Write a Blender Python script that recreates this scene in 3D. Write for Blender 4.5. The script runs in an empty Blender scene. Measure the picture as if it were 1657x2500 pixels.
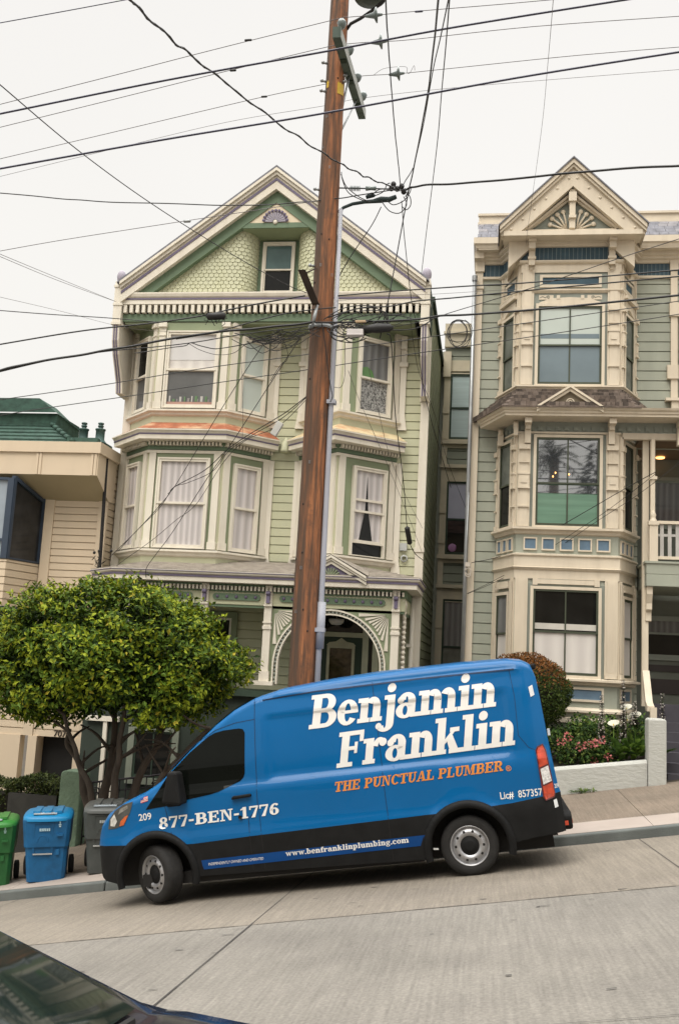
import bpy, bmesh, math, random
from mathutils import Vector, Matrix
random.seed(7)
S = bpy.context.scene
COL = S.collection
# ------------------------------------------------------------------ camera
SW, SH, FPX = 1657.0, 2500.0, 2430.0
def cam_axes(p=9.0, y=8.8, r=2.98):
    p, y, r = map(math.radians, (p, y, r))
    fw = Vector((-math.sin(y)*math.cos(p), math.cos(y)*math.cos(p), math.sin(p)))
    rt = Vector((math.cos(y), math.sin(y), 0)); up = rt.cross(fw)
    return rt*math.cos(r)+up*math.sin(r), up*math.cos(r)-rt*math.sin(r), fw
RT, UP, FW = cam_axes()
cd = bpy.data.cameras.new('camera'); cam = bpy.data.objects.new('camera', cd); COL.objects.link(cam)
cam.matrix_world = Matrix(((RT.x, UP.x, -FW.x, 0), (RT.y, UP.y, -FW.y, 0), (RT.z, UP.z, -FW.z, 0), (0, 0, 0, 1)))
cd.sensor_fit = 'VERTICAL'; cd.sensor_height = 36.0; cd.sensor_width = 24.0
cd.lens = 36.0*FPX/SH; cd.clip_start = 0.05; cd.clip_end = 3000
S.camera = cam
S.render.resolution_x = 678; S.render.resolution_y = 1024
def at(px, py, Y):
    """point of the place at depth Y seen at photo pixel px, py"""
    d = FW + RT*((px-SW/2)/FPX) - UP*((py-SH/2)/FPX)
    return d*(Y/d.y)
# ------------------------------------------------------------------ sky, sun, exposure
w = bpy.data.worlds.new('World'); S.world = w; w.use_nodes = True
nt = w.node_tree; nt.nodes.clear()
N = nt.nodes.new; L = nt.links.new
out = N('ShaderNodeOutputWorld'); bg = N('ShaderNodeBackground'); L(bg.outputs[0], out.inputs[0])
sky = N('ShaderNodeTexSky'); sky.sky_type = 'NISHITA'; sky.sun_disc = False
sky.sun_elevation = math.radians(52); sky.sun_rotation = math.radians(200)
sky.air_density = 2.0; sky.dust_density = 5.0
# overcast: a thick even cloud deck, brighter towards the zenith, over the clear-sky model
tc = N('ShaderNodeTexCoord'); sx = N('ShaderNodeSeparateXYZ'); L(tc.outputs['Generated'], sx.inputs[0])
rp = N('ShaderNodeValToRGB'); L(sx.outputs['Z'], rp.inputs[0])
e = rp.color_ramp.elements
e[0].position = 0.0; e[0].color = (7.1, 6.92, 6.55, 1)
e[1].position = 1.0; e[1].color = (40, 39.4, 38.4, 1)
m1 = e.new(0.66); m1.color = (6.95, 6.76, 6.52, 1)
m2 = e.new(0.82); m2.color = (28, 27.6, 27, 1)
cn = N('ShaderNodeTexNoise'); cn.inputs['Scale'].default_value = 1.6; cn.inputs['Detail'].default_value = 3
L(tc.outputs['Generated'], cn.inputs['Vector'])
cr = N('ShaderNodeMapRange'); cr.inputs[1].default_value = .3; cr.inputs[2].default_value = .7
cr.inputs[3].default_value = .975; cr.inputs[4].default_value = 1.03
L(cn.outputs[0], cr.inputs[0])
cm = N('ShaderNodeVectorMath'); cm.operation = 'SCALE'; L(rp.outputs[0], cm.inputs[0]); L(cr.outputs[0], cm.inputs['Scale'])
mx = N('ShaderNodeMixRGB'); mx.inputs[0].default_value = 0.94
L(sky.outputs[0], mx.inputs[1]); L(cm.outputs[0], mx.inputs[2]); L(mx.outputs[0], bg.inputs[0])
bg.inputs[1].default_value = 0.125
sl = bpy.data.lights.new('sun', 'SUN'); sl.energy = 1.5; sl.angle = math.radians(35); sl.color = (1, .95, .87)
so = bpy.data.objects.new('sun', sl); COL.objects.link(so)
so.rotation_euler = (math.radians(38), 0, math.radians(-20)); so.location = (0, -5, 30)
S.view_settings.view_transform = 'Standard'; S.view_settings.look = 'None'
S.view_settings.exposure = 0.15; S.view_settings.gamma = 1.0
try:
    S.cycles.max_bounces = 6; S.cycles.diffuse_bounces = 2; S.cycles.transparent_max_bounces = 8
except Exception: pass
# ------------------------------------------------------------------ materials
MATS = {}
def mat(name, rgb, rough=.6, var=.12, scale=3.0, bump=0.0, bscale=60.0, metal=0.0, coat=0.0, spec=.4, stretch=(1, 1, 1),
        dirt=None, dirt_amt=0.0, dirt_scale=1.2, emit=0.0, coatrough=.03, trans=0.0):
    if name in MATS: return MATS[name]
    m = bpy.data.materials.new(name); m.use_nodes = True; MATS[name] = m
    nt = m.node_tree; b = nt.nodes['Principled BSDF']; N = nt.nodes.new; L = nt.links.new
    b.inputs['Roughness'].default_value = rough; b.inputs['Metallic'].default_value = metal
    b.inputs['Specular IOR Level'].default_value = spec
    if coat: b.inputs['Coat Weight'].default_value = coat; b.inputs['Coat Roughness'].default_value = coatrough
    if emit:
        b.inputs['Emission Color'].default_value = (*rgb, 1); b.inputs['Emission Strength'].default_value = emit
    tc = N('ShaderNodeTexCoord'); mp = N('ShaderNodeMapping'); mp.inputs['Scale'].default_value = stretch
    L(tc.outputs['Object'], mp.inputs['Vector'])
    n = N('ShaderNodeTexNoise'); n.inputs['Scale'].default_value = scale; n.inputs['Detail'].default_value = 6
    L(mp.outputs[0], n.inputs['Vector'])
    r = N('ShaderNodeValToRGB'); L(n.outputs[0], r.inputs[0])
    r.color_ramp.elements[0].position = .3; r.color_ramp.elements[1].position = .7
    lo = tuple(max(0, c*(1-var)) for c in rgb); hi = tuple(min(1, c*(1+var)) for c in rgb)
    r.color_ramp.elements[0].color = (*lo, 1); r.color_ramp.elements[1].color = (*hi, 1)
    c = r.outputs[0]
    if dirt:
        dn = N('ShaderNodeTexNoise'); dn.inputs['Scale'].default_value = dirt_scale; dn.inputs['Detail'].default_value = 8
        dn.inputs['Roughness'].default_value = .65
        L(mp.outputs[0], dn.inputs['Vector'])
        dr = N('ShaderNodeMapRange'); dr.inputs[1].default_value = .48; dr.inputs[2].default_value = .72
        dr.inputs[3].default_value = 0; dr.inputs[4].default_value = dirt_amt
        L(dn.outputs[0], dr.inputs[0])
        mxx = N('ShaderNodeMixRGB'); L(dr.outputs[0], mxx.inputs[0]); L(c, mxx.inputs[1]); mxx.inputs[2].default_value = (*dirt, 1)
        c = mxx.outputs[0]
    L(c, b.inputs['Base Color'])
    if bump:
        bn = N('ShaderNodeTexNoise'); bn.inputs['Scale'].default_value = bscale; bn.inputs['Detail'].default_value = 5
        L(mp.outputs[0], bn.inputs['Vector'])
        bp = N('ShaderNodeBump'); bp.inputs['Strength'].default_value = bump; bp.inputs['Distance'].default_value = .02
        L(bn.outputs[0], bp.inputs['Height']); L(bp.outputs[0], b.inputs['Normal'])
    if trans:
        tl = N('ShaderNodeBsdfTranslucent'); L(c, tl.inputs[0]); ms = N('ShaderNodeMixShader'); ms.inputs[0].default_value = trans
        o = nt.nodes['Material Output']; L(b.outputs[0], ms.inputs[1]); L(tl.outputs[0], ms.inputs[2]); L(ms.outputs[0], o.inputs[0])
    return m
# ------------------------------------------------------------------ mesh building
class MB:
    def __init__(s): s.v = []; s.f = []; s.m = []; s.cur = 0; s.sm = []; s.cuts = []
    def cut(s):
        if not s.cuts or s.cuts[-1] != (len(s.v), len(s.f)): s.cuts.append((len(s.v), len(s.f)))
        return s
    def add(s, vs, fs, smooth=False):
        o = len(s.v); s.v += [tuple(p) for p in vs]
        for f in fs: s.f.append([i+o for i in f]); s.m.append(s.cur); s.sm.append(smooth)
        return s
    def box(s, x0, x1, y0, y1, z0, z1):
        vs = [(x0, y0, z0), (x1, y0, z0), (x1, y1, z0), (x0, y1, z0), (x0, y0, z1), (x1, y0, z1), (x1, y1, z1), (x0, y1, z1)]
        return s.add(vs, [(0, 3, 2, 1), (4, 5, 6, 7), (0, 1, 5, 4), (1, 2, 6, 5), (2, 3, 7, 6), (3, 0, 4, 7)])
    def hexa(s, vs):
        return s.add(vs, [(0, 3, 2, 1), (4, 5, 6, 7), (0, 1, 5, 4), (1, 2, 6, 5), (2, 3, 7, 6), (3, 0, 4, 7)])
    def fbox(s, A, B, s0, s1, z0, z1, o0, o1):
        """box in the frame of the plan line A->B (outward is to the right of the direction)"""
        ax, ay = A; bx, by = B; l = math.hypot(bx-ax, by-ay); dx, dy = (bx-ax)/l, (by-ay)/l; nx, ny = dy, -dx
        P = lambda t, o, z: (ax+dx*t+nx*o, ay+dy*t+ny*o, z)
        return s.hexa([P(s0, o1, z0), P(s1, o1, z0), P(s1, o0, z0), P(s0, o0, z0), P(s0, o1, z1), P(s1, o1, z1), P(s1, o0, z1), P(s0, o0, z1)])
    def fprism(s, A, B, poly, o0, o1):
        """polygon (t, z) on the plan line A->B, thick from o0 to o1"""
        ax, ay = A; bx, by = B; l = math.hypot(bx-ax, by-ay); dx, dy = (bx-ax)/l, (by-ay)/l; nx, ny = dy, -dx
        n = len(poly)
        vs = [(ax+dx*t+nx*o1, ay+dy*t+ny*o1, z) for t, z in poly]+[(ax+dx*t+nx*o0, ay+dy*t+ny*o0, z) for t, z in poly]
        fs = [tuple(range(n)), tuple(range(2*n-1, n-1, -1))]+[(i, i+n, (i+1) % n+n, (i+1) % n) for i in range(n)]
        return s.add(vs, fs)
    def xprism(s, poly, x0, x1):
        """polygon (y, z) extruded along X"""
        n = len(poly); vs = [(x0, y, z) for y, z in poly]+[(x1, y, z) for y, z in poly]
        return s.add(vs, [tuple(range(n-1, -1, -1)), tuple(range(n, 2*n))]+[(i, (i+1) % n, (i+1) % n+n, i+n) for i in range(n)])
    def mold(s, path, prof, caps=True):
        """profile [(out, z)] swept along a plan path with mitred corners"""
        n = len(path); k = len(prof); D = []
        for i in range(n-1):
            a, b = path[i], path[i+1]; l = math.hypot(b[0]-a[0], b[1]-a[1]); D.append(((b[0]-a[0])/l, (b[1]-a[1])/l))
        vs = []
        for i in range(n):
            d0 = D[max(i-1, 0)]; d1 = D[min(i, n-2)]
            n0 = (d0[1], -d0[0]); n1 = (d1[1], -d1[0])
            mx, my = n0[0]+n1[0], n0[1]+n1[1]; q = (mx*mx+my*my)/2 or 1
            mx, my = mx/q, my/q
            for o, z in prof: vs.append((path[i][0]+mx*o, path[i][1]+my*o, z))
        fs = [(i*k+j, (i+1)*k+j, (i+1)*k+j+1, i*k+j+1) for i in range(n-1) for j in range(k-1)]
        if caps: fs += [tuple(range(k-1, -1, -1)), tuple((n-1)*k+j for j in range(k))]
        return s.add(vs, fs)
    def tube(s, pts, r, n=6, r1=None, caps=True):
        pts = [Vector(p) for p in pts]; m = len(pts); vs = []; up = Vector((0, 0, 1)); prev = None
        for i, p in enumerate(pts):
            d = (pts[min(i+1, m-1)]-pts[max(i-1, 0)])
            d = d.normalized() if d.length > 1e-9 else Vector((0, 0, 1))
            if prev is None:
                a = d.cross(up)
                if a.length < .05: a = d.cross(Vector((1, 0, 0)))
            else: a = prev-d*prev.dot(d)
            a.normalize(); b = d.cross(a); prev = a
            rr = r[i] if isinstance(r, (list, tuple)) else (r if r1 is None else r+(r1-r)*i/(m-1))
            for k in range(n):
                t = 2*math.pi*k/n; vs.append(p+a*(rr*math.cos(t))+b*(rr*math.sin(t)))
        fs = [(i*n+k, i*n+(k+1) % n, (i+1)*n+(k+1) % n, (i+1)*n+k) for i in range(m-1) for k in range(n)]
        if caps: fs += [tuple(range(n-1, -1, -1)), tuple((m-1)*n+k for k in range(n))]
        return s.add(vs, fs, smooth=n > 5)
    def lathe(s, prof, c, ax, n=20, a0=0, a1=360):
        """profile [(r, h)] spun about axis ax through c"""
        ax = Vector(ax).normalized(); a = ax.cross(Vector((0, 0, 1)))
        if a.length < .05: a = ax.cross(Vector((1, 0, 0)))
        a.normalize(); b = ax.cross(a); c = Vector(c); k = len(prof); vs = []
        for i in range(n):
            t = math.radians(a0+(a1-a0)*i/n)
            for r, h in prof: vs.append(c+ax*h+a*(r*math.cos(t))+b*(r*math.sin(t)))
        fs = [(i*k+j, ((i+1) % n)*k+j, ((i+1) % n)*k+j+1, i*k+j+1) for i in range(n) for j in range(k-1)]
        return s.add(vs, fs, smooth=True)
    def ball(s, c, rx, ry, rz, n=12, m=8):
        vs = []; fs = []
        for j in range(m+1):
            t = math.pi*j/m
            for i in range(n):
                p = 2*math.pi*i/n; vs.append((c[0]+rx*math.sin(t)*math.cos(p), c[1]+ry*math.sin(t)*math.sin(p), c[2]+rz*math.cos(t)))
        for j in range(m):
            for i in range(n): fs.append((j*n+i, (j+1)*n+i, (j+1)*n+(i+1) % n, j*n+(i+1) % n))
        return s.add(vs, fs, smooth=True)
    def build(s, name, mats, parent=None, bevel=0.0, fix=True, local=False):
        if s.cuts:      # one object per piece
            s.cut(); c = s.cuts; s.cuts = []; res = []; p = (0, 0)
            for q in c:
                t = MB(); t.v = s.v[p[0]:q[0]]; t.f = [[i-p[0] for i in f] for f in s.f[p[1]:q[1]]]; t.m = s.m[p[1]:q[1]]; t.sm = s.sm[p[1]:q[1]]; p = q
                if t.f: res.append(t.build(name, mats, parent, bevel, fix, local))
            return res[0]
        me = bpy.data.meshes.new(name); me.from_pydata(s.v, [], s.f)
        if not isinstance(mats, (list, tuple)): mats = [mats]
        for m in mats: me.materials.append(m)
        for p, mi, sm in zip(me.polygons, s.m, s.sm): p.material_index = mi; p.use_smooth = sm
        if fix:
            bm = bmesh.new(); bm.from_mesh(me); bmesh.ops.recalc_face_normals(bm, faces=bm.faces[:]); bm.to_mesh(me); bm.free()
        me.update()
        o = bpy.data.objects.new(name, me); COL.objects.link(o)
        if parent is not None:
            if local: o.parent = parent
            else: keep(o, parent)
        if bevel:
            b = o.modifiers.new('bevel', 'BEVEL'); b.width = bevel; b.segments = 2; b.limit_method = 'ANGLE'
        return o
def tag(o, label=None, cat=None, group=None, kind=None):
    if label: o['label'] = label
    if cat: o['category'] = cat
    if group: o['group'] = group
    if kind: o['kind'] = kind
    return o
def thing(name, label, cat, loc=(0, 0, 0), group=None):
    o = bpy.data.objects.new(name, None); COL.objects.link(o); o.location = loc; o.empty_display_size = .3
    o.matrix_world = Matrix.Translation(loc)
    return tag(o, label, cat, group)
def keep(o, parent):
    """parent o to an empty without moving its geometry (geometry is in world coordinates)"""
    o.parent = parent; o.matrix_parent_inverse = Matrix.Translation(parent.location).inverted() if parent.type == 'EMPTY' else Matrix()
    return o
# ------------------------------------------------------------------ colours
M_road = mat('road_concrete', (.192, .177, .153), .9, .10, .7, bump=.25, bscale=90, dirt=(.16, .145, .13), dirt_amt=.35, dirt_scale=1.3)
M_lane = mat('road_gutter_lane', (.208, .181, .145), .9, .08, .5, bump=.15, bscale=120, dirt=(.19, .165, .14), dirt_amt=.35, dirt_scale=1.1, stretch=(.5, 1.5, 1))
M_joint = mat('joint_tar', (.06, .055, .05), .9, .2)
M_kerb = mat('kerb_concrete', (.12, .13, .122), .9, .22, 2.0, bump=.3, dirt=(.08, .09, .085), dirt_amt=.6, dirt_scale=2.5)
M_pale = mat('pale_concrete', (.36, .305, .265), .9, .08, 1.5, bump=.1, dirt=(.3, .26, .22), dirt_amt=.4)
M_walk = mat('pavement_concrete', (.195, .155, .117), .9, .12, 1.5, bump=.15, dirt=(.15, .13, .1), dirt_amt=.5)
M_soil = mat('garden_soil', (.05, .04, .028), 1, .4, 5, bump=.6, bscale=20)
M_green = mat('house_light_green', (.53, .53, .36), .6, .07, 1.2, bump=.05, stretch=(1.6, 1.6, .5), dirt=(.36, .36, .2), dirt_amt=.35)
M_sage = mat('house_sage', (.235, .275, .165), .6, .08, 1.5)
M_dgreen = mat('house_dark_green', (.135, .195, .12), .6, .1, 2)
M_deep = mat('house_deep_green', (.03, .05, .032), .7, .2, 2)
M_cream = mat('house_cream', (.73, .675, .565), .55, .06, 1.6, dirt=(.5, .43, .32), dirt_amt=.35, dirt_scale=2.2, stretch=(2.2, 2.2, .35))
M_purple = mat('house_purple', (.15, .125, .19), .6, .1, 3)
M_lilac = mat('lilac_grey', (.34, .31, .36), .6, .1, 3)
M_rust = mat('rusty_roof_metal', (.34, .115, .055), .8, .25, 4, bump=.2, dirt=(.58, .46, .28), dirt_amt=.85, dirt_scale=2.0)
M_rust2 = mat('pale_rusty_metal', (.58, .48, .29), .8, .15, 4, dirt=(.45, .17, .07), dirt_amt=.9, dirt_scale=2.4)
M_shing = mat('weathered_shingle', (.30, .262, .215), .9, .22, 6, bump=.4, bscale=30, dirt=(.18, .155, .14), dirt_amt=.6, dirt_scale=4)
M_slate = mat('slate_grey', (.19, .19, .21), .85, .25, 8, bump=.3)
M_brown = mat('brown_cedar_shingle', (.115, .088, .07), .9, .4, 9, bump=.4, bscale=30)
M_groof = mat('green_shingle', (.03, .068, .05), .85, .35, 7, bump=.4, bscale=40)
M_greyg = mat('house_grey_green', (.345, .36, .29), .6, .08, 1.3, bump=.05, stretch=(1.6, 1.6, .5), dirt=(.25, .27, .21), dirt_amt=.35)
M_greygd = mat('house_grey_trim', (.25, .27, .23), .6, .1, 2)
M_crm2 = mat('house_stone_cream', (.66, .575, .445), .55, .06, 1.6, dirt=(.45, .37, .26), dirt_amt=.3, dirt_scale=2.2, stretch=(2.2, 2.2, .35))
M_blue = mat('slate_blue_paint', (.035, .075, .10), .45, .15, 4)
M_pblue = mat('panel_blue', (.13, .20, .27), .35, .15, 4)
M_olive = mat('olive_sash', (.055, .065, .04), .5, .15)
M_tan = mat('house_tan_cream', (.64, .52, .375), .6, .05, 1.2, dirt=(.5, .4, .28), dirt_amt=.25, stretch=(2.2, 2.2, .35))
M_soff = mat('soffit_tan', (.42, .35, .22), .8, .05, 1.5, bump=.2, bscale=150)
M_navy = mat('navy_frame', (.035, .05, .075), .45, .1)
M_black = mat('black_void', (.012, .011, .010), .8, .2)
M_dwall = mat('shade_green_wall', (.03, .04, .03), .8, .2, 2)  # green darkened to hold the tree shade over the base wall
def glass(name, rgb, var=.1, scale=2.0, coat=1.0, st=(1, 1, 1), rough=.35):
    return mat(name, rgb, rough, var, scale, coat=coat*.55, stretch=st, spec=.02, coatrough=.015)
G_dark = glass('glass_dark', (.010, .010, .009), .4, coat=.8)
G_grey = glass('glass_grey_room', (.13, .13, .125), .25, 1.2)
G_bluegrey = glass('glass_blue_grey', (.17, .215, .235), .12, 1.0)  # sky reflection put into the base colour of the pane
G_shade = glass('glass_white_shade', (.50, .55, .50), .04, 1.0)
G_sheer = glass('glass_sheer_curtain', (.60, .56, .54), .1, 1.0)
G_teal = glass('glass_teal_blind', (.10, .16, .155), .2, 2)
G_mint = glass('glass_mint_blind', (.15, .255, .185), .12, 3, st=(.3, 1, 6))
G_aqua = glass('glass_aqua_blind', (.36, .44, .43), .1, 3, st=(.3, 1, 6))
G_lil = glass('glass_lilac', (.36, .36, .44), .06, 2)
G_lace = glass('glass_lace_curtain', (.24, .235, .22), .95, 26)
G_greyg = glass('glass_grey_green', (.13, .14, .12), .3, 3)
def curtain(name, rgb, dark, per=.09, coat=1.0):
    """drawn curtain behind glass: folds as a bump and as shade painted into the cloth, flat glassy coat over it"""
    m = bpy.data.materials.new(name); m.use_nodes = True; nt = m.node_tree; b = nt.nodes['Principled BSDF']; N = nt.nodes.new; L = nt.links.new
    b.inputs['Roughness'].default_value = .8; b.inputs['Coat Weight'].default_value = coat; b.inputs['Coat Roughness'].default_value = .015
    tc = N('ShaderNodeTexCoord'); wv = N('ShaderNodeTexWave'); wv.wave_type = 'BANDS'; wv.bands_direction = 'X'
    wv.inputs['Scale'].default_value = .314/per; wv.inputs['Distortion'].default_value = 7.0; wv.inputs['Detail'].default_value = 3; wv.inputs['Detail Scale'].default_value = .45
    mp = N('ShaderNodeMapping'); mp.inputs['Scale'].default_value = (1, 1, .12)
    L(tc.outputs['Object'], mp.inputs[0]); L(mp.outputs[0], wv.inputs[0])
    r = N('ShaderNodeValToRGB'); L(wv.outputs[0], r.inputs[0]); r.color_ramp.elements[0].color = (*dark, 1); r.color_ramp.elements[1].color = (*rgb, 1)  # creases darker: fold shade put into the cloth colour
    L(r.outputs[0], b.inputs['Base Color'])
    bp = N('ShaderNodeBump'); bp.inputs['Strength'].default_value = .6; bp.inputs['Distance'].default_value = .03
    L(wv.outputs[0], bp.inputs['Height']); L(bp.outputs[0], b.inputs['Normal'])
    return m
C_white = curtain('curtain_white', (.62, .57, .55), (.44, .405, .39), .13, .5)
C_sheer = curtain('curtain_sheer', (.66, .62, .57), (.58, .54, .50), .3, .5)
C_grey = curtain('curtain_grey', (.18, .18, .175), (.11, .11, .11), .14, .5)
# ------------------------------------------------------------------ ground
SL = .172
def street(x, y): return SL*x-2.292-.05*(y-12.3)
def walkz(x, y): return SL*x-2.262+(y-14.35)*.016
def sheet(name, m, x0, x1, ys, zf, nx=2):
    b = MB(); xs = [x0+(x1-x0)*i/nx for i in range(nx+1)]
    vs = [(x, y, zf(x, y)) for y in ys for x in xs]; k = nx+1
    b.add(vs, [(j*k+i, j*k+i+1, (j+1)*k+i+1, (j+1)*k+i) for j in range(len(ys)-1) for i in range(nx)])
    return tag(b.build(name, m, fix=False), kind='structure')
XL, XR = -45, 45
sheet('road', M_road, XL, XR, [1.35, 14.4], street)
sheet('road_lane', M_lane, XL, XR, [10.35, 14.352], lambda x, y: street(x, y)+.004)
b = MB()
def seg_strip(p0, p1, wd):
    (x0, y0), (x1, y1) = p0, p1; l = math.hypot(x1-x0, y1-y0); n = max(1, int(l/1.2)); nx, ny = -(y1-y0)/l*wd/2, (x1-x0)/l*wd/2
    for i in range(n):
        a, c = i/n, (i+1)/n; q = []
        ja, jc = random.uniform(.55, 1.25), random.uniform(.55, 1.25)
        for t, s in ((a, 1), (c, 1), (c, -1), (a, -1)):
            x = x0+(x1-x0)*t+nx*s*ja; y = y0+(y1-y0)*t+ny*s*ja; q.append((x, y, street(x, y)+.009))
        b.add(q, [(0, 1, 2, 3)])
for i in range(-5, 7):
    xb = 2.08+i*4.35
    seg_strip((xb, 1.4), (xb+random.uniform(-.03, .03), 14.3), .015)
x = -14.0
while x < 14:
    l = random.uniform(.15, .9); seg_strip((x, 10.35+random.uniform(-.006, .006)), (x+l, 10.35+random.uniform(-.006, .006)), random.uniform(.004, .012)); x += l+random.uniform(.02, .5)
seg_strip((-30, 6.1), (30, 6.1), .010)
for i in range(80):
    x = random.uniform(-5, 5); y = random.uniform(3.5, 13.5); l = random.uniform(.03, .12)
    seg_strip((x, y), (x+l, y+random.uniform(-.01, .01)), random.uniform(.010, .03))
tag(b.build('road_joints', M_joint, fix=False), kind='structure')
def kerb(name, y0, y1, zt, zb):
    b = MB(); x = XL
    while x < XR:
        x1 = x+3.05
        b.hexa([(x+.006, y0, zb(x, y0)-.3), (x1-.006, y0, zb(x1, y0)-.3), (x1-.006, y1, zb(x1, y1)-.3), (x+.006, y1, zb(x, y1)-.3),
                (x+.006, y0+.012, zt(x, y0)), (x1-.006, y0+.012, zt(x1, y0)), (x1-.006, y1, zt(x1, y1)), (x+.006, y1, zt(x, y1))])
        x = x1
    return tag(b.build(name, [M_kerb], bevel=.02), kind='structure')
kerb('kerb', 14.352, 14.50, walkz, street)
kerb('near_kerb', 1.15, 1.35, lambda x, y: street(x, y)+.13, street)
b = MB(); x = 2.28-3.05*14     # pale strip of separate slabs, then the tan walk
while x < XR:
    for (ya, yb, mi) in ((14.503, 15.35, 0), (15.356, 16.85, 1), (16.858, 18.6, 1)):
        b.cur = mi; x1 = x+1.525
        vs = [(px, py, walkz(px, py)-d) for d in (.1, 0) for px, py in ((x+.004, ya), (x1-.004, ya), (x1-.004, yb), (x+.004, yb))]
        b.hexa(vs)
    x = x1
tag(b.build('pavement', [M_pale, M_walk]), kind='structure')
sheet('pavement_bed', M_joint, XL, XR, [14.45, 18.6], lambda x, y: walkz(x, y)-.012)
sheet('garden_ground', M_soil, XL, XR, [18.6, 60], lambda x, y: SL*x-2.2+min(.6, (y-18.6)*.05) if True else 0, 2)
sheet('near_pavement', M_walk, XL, XR, [-6, 1.15], lambda x, y: SL*x-1.612)
sheet('ground', M_soil, -400, 400, [-400, 400], lambda x, y: -13+x*.02, 2)
# ------------------------------------------------------------------ shared house pieces
def siding(z0, z1, pitch, groove=.022, depth=.035, phase=0):
    p = []; z = z0
    while z < z1-.01:
        t = min(z+pitch, z1)
        p += [(.0, z), (-.004, t-groove)]
        if t < z1: p += [(-depth, t-groove+.002), (-depth, t-.002)]
        z = t
    p.append((-.004, z1)); return p
def wall(name, parent, m, path, z0, z1, pitch=None):
    b = MB(); prof = siding(z0, z1, pitch) if pitch else [(0, z0), (0, z1)]
    b.mold(path, prof, caps=False); return b.build(name, m, parent)
def window(parent, A, B, s0, s1, z0, z1, frame, sash, panes, fw=.08, sw=.045, rail=.5, proud=.06, mull=False, shift=0.0, base=.0, name='window', fbot=None):
    """casing (part) holding sash and panes (sub-parts). panes = (upper, lower) materials"""
    f = MB(); fb = fw if fbot is None else fbot
    o0, o1 = base-.02, base+proud
    f.fbox(A, B, s0-fw, s0, z0-fb, z1+fw, o0, o1); f.fbox(A, B, s1, s1+fw, z0-fb, z1+fw, o0, o1)
    f.fbox(A, B, s0, s1, z1, z1+fw, o0, o1-.002)
    if fb: f.fbox(A, B, s0, s1, z0-fb, z0, o0, o1-.002)
    W = f.build(name, frame, parent)
    zm = z0+(z1-z0)*(rail or 1)
    s = MB(); q = base+.004
    def ring(za, zb, oa, ob, bot):
        s.fbox(A, B, s0, s0+sw, za, zb, oa, ob); s.fbox(A, B, s1-sw, s1, za, zb, oa, ob)
        s.fbox(A, B, s0+sw, s1-sw, zb-sw, zb, oa, ob-.002); s.fbox(A, B, s0+sw, s1-sw, za, za+bot, oa, ob-.002)
        if mull: s.fbox(A, B, (s0+s1)/2-.014, (s0+s1)/2+.014, za+bot, zb-sw, oa, ob-.004)
    if rail: ring(zm-.02, z1, q, base+proud-.016, sw*.9)
    ring(z0+shift, (zm+.02 if rail else z1)+shift, q-.01, base+proud-.032, sw*1.35)
    s.build('sash', sash, W)
    p = MB()
    P = lambda t, z, o: None
    def pane(za, zb, o):
        ax, ay = A; bx, by = B; l = math.hypot(bx-ax, by-ay); dx, dy = (bx-ax)/l, (by-ay)/l; nx, ny = dy, -dx
        p.add([(ax+dx*t+nx*o, ay+dy*t+ny*o, z) for t, z in ((s0+.01, za), (s1-.01, za), (s1-.01, zb), (s0+.01, zb))], [(0, 1, 2, 3)])
    if rail:
        p.cur = 0; pane(zm, z1-.01, base+.016)
    p.cur = 1; pane(z0+.01+shift, (zm if rail else z1-.01)+ (shift if rail else 0), base+.009)
    if shift: p.cur = 2; pane(z0+.005, z0+shift, base+.003)
    p.build('pane', list(panes)+([G_dark] if shift else []), W, fix=False)
    return W
def pilaster(mb, A, B, s0, s1, z0, z1, o=.07, cap=True):
    mb.fbox(A, B, s0, s1, z0, z1, -.02, o)
    mb.fbox(A, B, s0-.02, s1+.02, z0-.001, z0+.16, -.02, o+.025)
    if cap:
        mb.fbox(A, B, s0-.02, s1+.02, z1-.10, z1, -.02, o+.05)
        mb.fbox(A, B, s0-.01, s1+.01, z1-.30, z1-.27, -.02, o+.02)
def dist(A, B): return math.hypot(B[0]-A[0], B[1]-A[1])
def dentils(mb, path, off0, off1, z0, z1, wd, gap):
    """toothed strip: one comb-shaped piece per straight run"""
    for a, c in zip(path, path[1:]):
        l = dist(a, c); n = max(1, int(round(l/(wd+gap)))); p = l/n; g = (p-wd)/2
        dx, dy = (c[0]-a[0])/l, (c[1]-a[1])/l; nx, ny = dy, -dx
        pl = [(0, off0-.01)]
        for i in range(n): t = i*p; pl += [(t+g, off0), (t+g, off1), (t+g+wd, off1), (t+g+wd, off0)]
        pl += [(l, off0-.01)]
        k = len(pl); vs = [(a[0]+dx*t+nx*o, a[1]+dy*t+ny*o, z) for z in (z0, z1) for t, o in pl]
        fs = [(i, i+1, k+i+1, k+i) for i in range(k-1)]
        for i in range(n):
            q = 1+4*i; fs += [(q, q+1, q+2, q+3), (k+q+3, k+q+2, k+q+1, k+q)]
        mb.add(vs, fs)

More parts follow.
